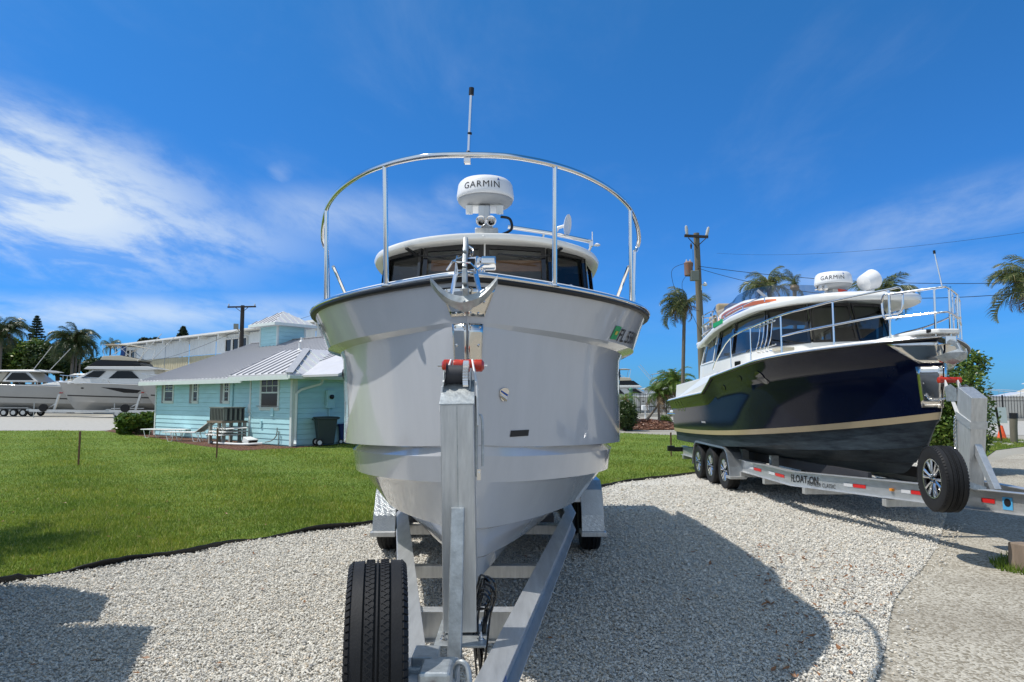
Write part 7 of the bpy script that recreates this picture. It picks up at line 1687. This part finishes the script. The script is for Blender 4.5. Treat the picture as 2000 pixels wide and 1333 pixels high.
# ================================================================ YACHTS ON THE FAR LEFT
M['yhull'] = mat('yacht_grey_hull', (.33, .33, .32), .25, noise=.08, nscale=.8, coat=.5); M['ywhite'] = mat('yacht_white', (.60, .60, .58), .3, coat=.3, noise=.06); M['canvas'] = mat('canvas_beige', (.42, .38, .30), .9)
def yacht(label, kind, L=11.5, hullm='yhull', group=None, dart=True):
    t_ = thing('motor_yacht', (0, 0, 0), label, 'yacht', group)
    Ly = [(1.6, .55, .03, 1, 2, .45, 1), (1.25, .95, .9, 6, 1.7, .85, .8), (.95, 1.35, 1.45, 5.5, 1.8, 1.15, .8), (.93, 1.40, 1.50, 5.5, 1.8, 1.18, .8), (.55, 1.95, 1.58, 5, 1.9, 1.6, .8), (.54, 1.99, 1.60, 5, 1.9, 1.64, .8), (.2, 2.7, 1.72, 4.8, 1.9, 2.3, .8), (0, 3.1, 1.78, 4.5, 2, 2.75, .8)]
    h = Hull(0, 0, L, Ly); h.N = 26
    mb = MB(); h.band(mb, 0, 7); h.transom(mb, 0, 7); mb.build('hull', M[hullm], t_, smooth=True, angle=25)
    for sd in (-1, 1):
        mb = MB(); mb.grid([[h.surfn(.9 + (L - 1.2) * k / 20, 1.93 - .3 * k / 20 + d_, sd, .012) for k in range(21)] for d_ in (-.05, .05)]); mb.build('boot_stripe', M['ink'], t_, fix=False)
    mb = MB(); mb.grid([[h.pt(7, i / h.N, -1) + Vector((0, 0, .02)), Vector((0, h.pt(7, i / h.N, 1).y, h.pt(7, i / h.N, 1).z + .12)), h.pt(7, i / h.N, 1) + Vector((0, 0, .02))] for i in range(h.N + 1)]); mb.build('deck', M['ywhite'], t_, smooth=True)
    trim_from(h, 7, .01, .0, .035, 'rub_rail', M['chrome'], t_, n=6)
    def prof(name, poly, w, m, wt=None, parent=t_):
        """side profile (y,z) with half width w at the base narrowing to wt at the top"""
        wt = wt or w * .86; z0 = min(p[1] for p in poly); z1 = max(p[1] for p in poly); n = len(poly)
        def wd(z): return w + (wt - w) * (z - z0) / (z1 - z0 + 1e-6)
        vs = [(-wd(z), y, z) for y, z in poly] + [(wd(z), y, z) for y, z in poly]
        b_ = MB(); b_.add(vs, [tuple(range(n)), tuple(range(n, 2 * n))[::-1]] + [(i, (i + 1) % n, n + (i + 1) % n, n + i) for i in range(n)]); return b_.build(name, m, parent, bevel=.05)
    def sidewin(poly, w, name='side_window', m='tinted', off=.02, parent=t_):
        for sd in (-1, 1):
            b_ = MB(); b_.add([(sd * (w + off), y, z) for y, z in poly], [tuple(range(len(poly)))]); b_.build(name, M[m], parent, solid=.015, fix=False)
    if kind == 'fly':
        prof('foredeck_trunk', [(1.2, 3.1), (2.0, 3.38), (3.2, 3.45), (3.2, 2.9), (1.2, 2.9)], 1.0, M['ywhite'], .8)
        cab_ = prof('saloon', [(1.9, 3.3), (3.3, 4.10), (8.4, 4.18), (8.8, 2.9), (2.0, 2.9)], 1.5, M['ywhite'], 1.25)
        ws = MB(); ws.quad((-1.2, 1.99, 3.36), (1.2, 1.99, 3.36), (1.10, 3.22, 4.06), (-1.10, 3.22, 4.06)); ws.build('windscreen', M['tinted'], cab_, fix=False, solid=.01)
        sidewin([(2.5, 3.40), (3.5, 4.02), (4.5, 4.03), (3.9, 3.40)], 1.37, 'side_window', 'tinted')
        sidewin([(4.75, 3.38), (5.45, 4.03), (6.6, 4.03), (7.3, 3.38)], 1.38)
        prof('flybridge_deck', [(2.7, 4.18), (3.0, 4.42), (8.0, 4.44), (9.0, 4.2), (8.0, 4.1)], 1.5, M['ywhite'], 1.45)
        prof('flybridge_screen', [(3.0, 4.46), (3.7, 4.98), (7.0, 4.98), (7.4, 4.46)], 1.40, M['tinted'], 1.25)
        prof('flybridge_coaming', [(3.9, 5.0), (4.1, 5.34), (5.5, 5.40), (7.2, 5.05), (7.2, 4.9)], 1.3, M['canvas'], 1.2)
        prof('bimini', [(3.9, 6.32), (4.6, 6.42), (6.2, 6.36), (7.6, 6.05), (6.2, 6.26), (4.6, 6.32)], 1.2, M['canvas'])
        for y0, z0_, y1, z1_ in ((4.2, 5.3, 4.0, 6.3), (4.6, 5.3, 6.2, 6.3), (6.6, 5.1, 5.2, 6.35), (7.2, 5.0, 7.5, 6.08)):
            for sd in (-1, 1): b_ = MB(); b_.tube([(sd * 1.15, y0, z0_), (sd * 1.15, y1, z1_)], .025, 5); b_.build('bimini_strut', M['chrome'], t_)
        for sd in (-1, 1): b_ = MB(); b_.tube([(sd * 1.3, 7.0, 4.9), (sd * 1.5, 9.0, 7.3)], .03, 5); b_.build('outrigger', M['ywhite'], t_)
        b_ = MB(); b_.beam((0, 5.2, 5.3), (0, 5.3, 6.3), .3, .3, up=(0, 1, 0)); b_.build('radar_arch', M['blue'], t_)
    else:
        prof('foredeck_trunk', [(1.5, 3.1), (3.0, 3.42), (4.6, 3.5), (4.6, 2.9), (1.5, 2.9)], 1.1, M['ywhite'], .85)
        cab_ = prof('windscreen', [(3.6, 3.4), (5.2, 4.10), (5.6, 4.12), (5.2, 3.2)], 1.35, M['canvas'], 1.1)
        prof('coupe_cabin', [(5.3, 3.2), (5.9, 4.15), (7.4, 4.15), (8.5, 3.2)], 1.42, M['ywhite'], 1.2)
        sidewin([(5.6, 3.34), (6.15, 4.02), (7.3, 4.02), (8.1, 3.34)], 1.36)
        prof('hardtop', [(4.2, 4.12), (4.6, 4.28), (8.5, 4.32), (9.3, 4.15), (8.5, 4.10), (5.0, 4.12)], 1.35, M['ywhite'], 1.25)
        for sd in (-1, 1): b_ = MB(); b_.tube([(sd * 1.2, 7.8, 4.2), (sd * 1.5, 9.6, 6.5)], .03, 5); b_.build('outrigger', M['ywhite'], t_)
    if dart:
        for sd in (-1, 1): b_ = MB(); b_.add([h.surfn(y, z, sd, .02) for y, z in ((4.3, 2.62), (5.8, 2.55), (7.6, 2.36), (7.3, 2.12), (6.2, 2.15))], [(0, 1, 4), (1, 2, 3, 4)]); b_.build('hull_window', M['tinted'], t_, fix=False)
    for sd in (-1, 1): b_ = MB(); b_.add([h.surfn(2.6 + .16 * math.cos(a), 2.55 + .06 * math.sin(a), sd, .02) for a in [2 * math.pi * k / 12 for k in range(12)]], [tuple(range(12))]); b_.build('porthole', M['tinted'], t_, fix=False)
    for sd in (-1, 1):
        pts_ = [Vector((sd * max(.05, h.b(7, s_) - .08), s_, h.z(7, s_) + .62 - .04 * s_)) for s_ in (.1, .5, 1.2, 2.2, 3.4, 4.6)] + [Vector((sd * (h.b(7, 5) - .08), 5.0, h.z(7, 5) + .05))]
        b_ = MB(); b_.tube(spline(pts_, 4), .018, 5); rl_ = b_.build('bow_rail', M['chrome'], t_)
        for s_ in (.5, 1.4, 2.4, 3.4, 4.3): b_ = MB(); x_ = sd * (h.b(7, s_) - .08); b_.tube([(x_, s_, h.z(7, s_)), (x_, s_, h.z(7, s_) + .60 - .04 * s_)], .015, 5); b_.build('stanchion', M['chrome'], rl_)
    return t_
def ytrailer(label, group):
    t_ = thing('boat_trailer', (0, 0, 0), label, 'trailer', group)
    for sd in (-1, 1):
        b_ = MB(); b_.beam((sd * .1, -2.2, .62), (sd * 1.15, 2.6, .55), .1, .2); b_.beam((sd * 1.15, 2.6, .55), (sd * 1.15, 10.5, .52), .1, .2); b_.build('frame_rail', M['alu'], t_)
        for y in (5.6, 6.45, 7.3):
            b_ = MB(); b_.lathe([(.05, -.11), (.33, -.11), (.36, -.06), (.36, .06), (.33, .11), (.05, .11)], 20, Matrix.Translation((sd * 1.3, y, .36)) @ Matrix.Rotation(R(90), 4, 'Y')); w_ = b_.build('wheel', M['rubber'], t_)
            b_ = MB(); b_.lathe([(.2, -.115), (.2, .115)], 12, Matrix.Translation((sd * 1.3, y, .36)) @ Matrix.Rotation(R(90), 4, 'Y')); b_.build('rim', M['alu'], w_)
        b_ = MB(); b_.beam((sd * 1.3, 5.1, .80), (sd * 1.3, 7.8, .80), .3, .05); b_.build('fender', M['alu'], t_)
    b_ = MB(); b_.beam((0, -.3, .5), (0, .1, 2.0), .16, .16, up=(0, 1, 0)); b_.beam((0, -1.2, .6), (0, -.15, 1.2), .08, .08); b_.build('winch_post', M['alu'], t_)
    b_ = MB(); b_.tube([(-.2, .25, 2.15), (.2, .25, 2.15)], .06, 8); b_.build('bow_roller_stop', M['red'], t_)
    b_ = MB(); b_.tube([(.2, -1.8, 0), (.2, -1.8, 1.25)], .04, 8); b_.build('tongue_jack', M['galv'], t_)
    b_ = MB(); b_.lathe([(.05, -.11), (.33, -.11), (.36, 0), (.33, .11), (.05, .11)], 20, Matrix.Translation((.45, -.9, .85)) @ Matrix.Rotation(R(90), 4, 'Y')); b_.build('spare_wheel', M['rubber'], t_)
    b_ = MB(); b_.box((0, -2.3, .68), (.2, .4, .18)); b_.build('coupler', M['galv'], t_)
    for y in (3.5, 9.8): b_ = MB(); b_.beam((-1.15, y, .42), (1.15, y, .42), .1, .1); b_.build('cross_member', M['alu'], t_)
    return t_
GY = 'motor yachts on trailers at the far left'; GT = 'trailers under the far yachts'
def park(o, p, ang): o.location = (p.x, p.y, 0); o.rotation_euler = (0, 0, ang)
yb = yacht('grey flybridge yacht with black side dart and beige bimini', 'fly'); tb_ = ytrailer('trailer under the grey flybridge yacht', GT)
p_ = G(113, 810); p_ = Vector((P(113, 780, 60).x, 60, 0)); park(yb, p_, R(-84)); park(tb_, p_, R(-84))
ya = yacht('pale express cruiser with dark coupe window at the left edge', 'coupe', dart=False); ta = copy_tree(tb_); ta['label'] = 'trailer under the pale express cruiser'
p_ = Vector((P(-95, 780, 64).x, 64, 0)); park(ya, p_, R(-86)); park(ta, p_, R(-86))
yc = copy_tree(yb); yc['label'] = 'yacht bow half hidden behind the left corner of the blue house'; tc_ = copy_tree(tb_); tc_['label'] = 'trailer tongue and winch post left of the blue house'
p_ = Vector((P(272, 780, 57).x, 57, 0)); park(yc, p_, R(-72)); park(tc_, p_, R(-80))
for ch in list(yc.children):
    if ch.name.split('.')[0] in ('bimini', 'bimini_strut', 'outrigger', 'flybridge_coaming', 'flybridge_screen', 'flybridge_deck', 'radar_arch', 'saloon', 'side_window'):
        for g2_ in list(ch.children): bpy.data.objects.remove(g2_)
        bpy.data.objects.remove(ch)
yd = copy_tree(ya); yd['label'] = 'white boat roof showing behind the two grey yachts'; p_ = Vector((P(50, 780, 76).x, 76, 0)); park(yd, p_, R(-90)); yd.scale = (1, 1.3, 1.02)

# ================================================================ MARINA BEHIND, RIGHT SIDE
def fence(pA, pB, H, label, sp=.18, zb_=.12, grp=None):
    t_ = thing('metal_fence', pA, label, 'fence', grp); d = (pB - pA); L = d.length; d.normalize()
    for z in (zb_, H - .38, H - .08): mb = MB(); mb.beam(pA + Vector((0, 0, z)), pB + Vector((0, 0, z)), .04, .04); mb.build('fence_rail', M['black'], t_)
    src = None; n = int(L / sp)
    for k in range(n):
        p = pA + d * (k * sp)
        if k % 14 == 0: mb = MB(); mb.box(p + Vector((0, 0, H / 2 + .03)), (.08, .08, H + .06)); mb.build('fence_post', M['black'], t_); continue
        if src is None: mb = MB(); mb.box(p + Vector((0, 0, zb_ / 2 + H / 2)), (.025, .025, H - zb_)); src = mb.build('picket', M['black'], t_); p0 = p.copy()
        else: share('picket', src, t_, Matrix.Translation(p - p0) @ world_of(src))
    return t_
fence(Vector((P(1880, 780, 53).x, 53, 0)), Vector((P(2080, 780, 50).x, 50, 0)), 1.85, 'black metal picket fence at the right edge before the white hull')
fence(Vector((P(1200, 780, 68).x, 68, 0)), Vector((P(1335, 780, 66).x, 66, 0)), 2.15, 'black metal picket fence behind the leaning palms')
mb = MB(); a, b_ = Vector((P(1150, 780, 66).x, 65.5, 0)), Vector((P(1500, 780, 60).x, 60, 0)); mb.beam(a + Vector((0, 0, .1)), b_ + Vector((0, 0, .1)), .35, .3); tag(mb.build('low_wall', M['concrete']), 'low pale kerb wall under the fence behind the mound', 'wall')
mb = MB(); a, b_ = Vector((P(1860, 780, 53.4).x, 52.6, 0)), Vector((P(2120, 780, 49.5).x, 49.5, 0)); mb.beam(a + Vector((0, 0, .05)), b_ + Vector((0, 0, .05)), .35, .22); tag(mb.build('low_wall', M['concrete']), 'low concrete kerb under the fence at the right edge', 'wall')
yw = yacht('white yacht with dark flybridge windows behind the fence near the grey hull', 'fly', hullm='ywhite', dart=False); park(yw, Vector((P(1296, 780, 82).x, 82, 0)), R(88)); yw.location.z = -1.2
yx = copy_tree(yw); yx['label'] = 'white yacht moored behind the date palms'; park(yx, Vector((P(1388, 780, 88).x, 88, 0)), R(84)); yx.location.z = -1.3
wb = yacht('long white hull behind the fence at the right edge', 'coupe', hullm='ywhite', L=16, dart=False); park(wb, Vector((P(1914, 780, 57).x, 57, 0)), R(-93)); wb.location.z = -1.25
for ch in list(wb.children):
    if ch.name.split('.')[0] in ('boot_stripe', 'porthole', 'outrigger'): bpy.data.objects.remove(ch)
mbx = thing('mailbox', tuple(P(1260, 815, 50)), 'white box on a post by the road behind the mound', 'mailbox'); c_ = P(1260, 797, 50); mb = MB(); mb.box(c_, (.5, .5, .36)); mb.build('box', M['paint'], mbx, bevel=.05); mb = MB(); mb.tube([(c_.x, 50, 0), (c_.x, 50, c_.z)], .05, 8); mb.build('post', M['paint'], mbx)
gpz = P(1232, 762, 60); t_ = thing('mooring_post', (gpz.x, 60, 0), 'green capped mooring post beside the grey hull', 'post'); mb = MB(); mb.tube([(gpz.x, 60, 0), (gpz.x, 60, gpz.z)], .15, 12); mb.build('post', mat('green_post', (.10, .20, .14), .7, noise=.3), t_, smooth=True); mb = MB(); mb.lathe([(.19, 0), (.18, .08), (.001, .25)], 12, Matrix.Translation(gpz)); mb.build('cap', mat('green_cap', (.05, .18, .10), .5), t_)
# sign board, stake, cone, timber bollard
sp_ = thing('sign_board', tuple(G(1950, 829)), 'plain pale board standing before the fence behind the cone', 'sign'); D = 46; a, b_ = P(1932, 828, D), P(1966, 796, D); mb = MB(); mb.slab([(a.x, D, a.z), (b_.x, D, a.z), (b_.x - .05, D, b_.z), (a.x - .05, D, b_.z)], .03); mb.build('board', mat('pale_board', (.55, .63, .58), .7, noise=.08), sp_); mb = MB(); mb.box((a.x + .1, D + .05, .25), (.06, .06, .6)); mb.box((b_.x - .1, D + .05, .25), (.06, .06, .6)); mb.build('board_leg', M['wood'], sp_)
p_ = G(1957, 858); cn = thing('traffic_cone', (p_.x, p_.y, 0), 'orange traffic cone beside the leaning dark stake', 'cone'); hC = 26 * p_.y / F
mb = MB(); mb.lathe([(.18, .02), (.165, .04), (.05, hC), (.035, hC)], 20, Matrix.Translation(p_)); mb.build('cone', mat('cone_orange', (.80, .10, .02), .5, noise=.15), cn, smooth=True); mb = MB(); mb.box((p_.x, p_.y, .012), (.42, .42, .025)); mb.build('base', M['black'], cn, bevel=.005)
p_ = G(1957, 864); p2 = P(1945, 796, p_.y - .2); st_ = thing('stake', (p_.x, p_.y, 0), 'dark metal stake leaning left in front of the cone', 'stake'); mb = MB(); mb.beam(p_, p2, .06, .04, up=(0, 1, 0)); mb.build('post', M['rustwood'], st_); mb = MB(); mb.beam(p_.lerp(p2, .45) , p2, .064, .044, up=(0, 1, 0)); mb.build('painted_end', M['black'], st_)
p_ = G(1981, 867); tpz = P(1981, 807, p_.y).z; bl_ = thing('timber_bollard', (p_.x, p_.y, 0), 'round grey timber bollard with black top at the right edge', 'bollard')
mb = MB(); mb.tube([(p_.x, p_.y, -.05), (p_.x + .01, p_.y, tpz * .55), (p_.x + .03, p_.y, tpz - .2)], .13, 14, rr=[.115, .12, .125]); mb.build('post', M['pole'], bl_, smooth=True); mb = MB(); mb.tube([(p_.x + .03, p_.y, tpz - .2), (p_.x + .035, p_.y, tpz)], .132, 14); mb.build('cap', M['black'], bl_, smooth=True)
p_ = G(2004, 1112); t_ = thing('timber_block', (p_.x, p_.y, 0), 'cut off weathered timber block at the right edge by the dirt', 'block'); mb = MB(); mb.box((p_.x + .05, p_.y, .10), (.24, .26, .26), rot=(0, .05, .3)); mb.build('block', M['wood'], t_, bevel=.012)
for i in range(9):
    g3 = random.Random(i); p_ = G(1915 + i * 10, 856 + g3.uniform(8, 16)); mb = MB(); bm = bmesh.new(); bmesh.ops.create_icosphere(bm, subdivisions=2, radius=.07 + .03 * g3.random()); 
    mb.add([(p_.x + v.co.x * 1.4, p_.y + v.co.y, .02 + v.co.z * .6 * g3.uniform(.8, 1.1)) for v in bm.verts], [tuple(v.index for v in f.verts) for f in bm.faces]); bm.free(); tag(mb.build('edging_stone', M['concrete'], smooth=True), 'pale rounded stone in the row edging the grass strip by the cone', 'stone', 'stones edging the grass strip')
# made-up box lorry, out of view, added to cast the lower-left shadow
lo = thing('shadow_lorry', (-6, 2, 0), 'unseen white box lorry added left of the view to cast a shadow on the gravel', 'lorry')
T_ = Matrix.Translation((-4.127, 1.936, 0)) @ Matrix.Rotation(R(20), 4, 'Z')
def lbox(name, c, d, m, bv=.05): mb = MB(); mb.box(c, d, mtx=T_); return mb.build(name, m, lo, bevel=bv)
lbox('cargo_box', (0, 0, 1.62), (2.35, 5.6, 1.95), M['paint'], .03); lbox('chassis', (0, .3, .55), (.9, 7.0, .16), M['black'])
mb = MB(); mb.prism([(2.95, .45), (4.05, .45), (4.0, 1.3), (3.65, 2.2), (2.95, 2.3)], 1.9, T_ @ Matrix.Translation((-.95, 0, 0)) @ Matrix(((0, 0, 1, 0), (1, 0, 0, 0), (0, 1, 0, 0), (0, 0, 0, 1)))); cab2 = mb.build('cab', M['paint'], lo, bevel=.06)
for x in (-.85, .85):
    for y in (-1.6, 3.6): mb = MB(); mb.lathe([(.1, -.13), (.38, -.13), (.4, 0), (.38, .13), (.1, .13)], 24, T_ @ Matrix.Translation((x, y, .4)) @ Matrix.Rotation(R(90), 4, 'Y')); mb.build('wheel', M['rubber'], lo)
palm((-8.4, 7.4, 0), (-8.3, 7.4, 3.7), .12, 'unseen coconut palm added left of the view to cast frond shadows on the lawn', None, 26, None, (.1, 0, 0), 3, 'coco', .72, 77)  # palm put in out of view to throw frond shade onto the lawn
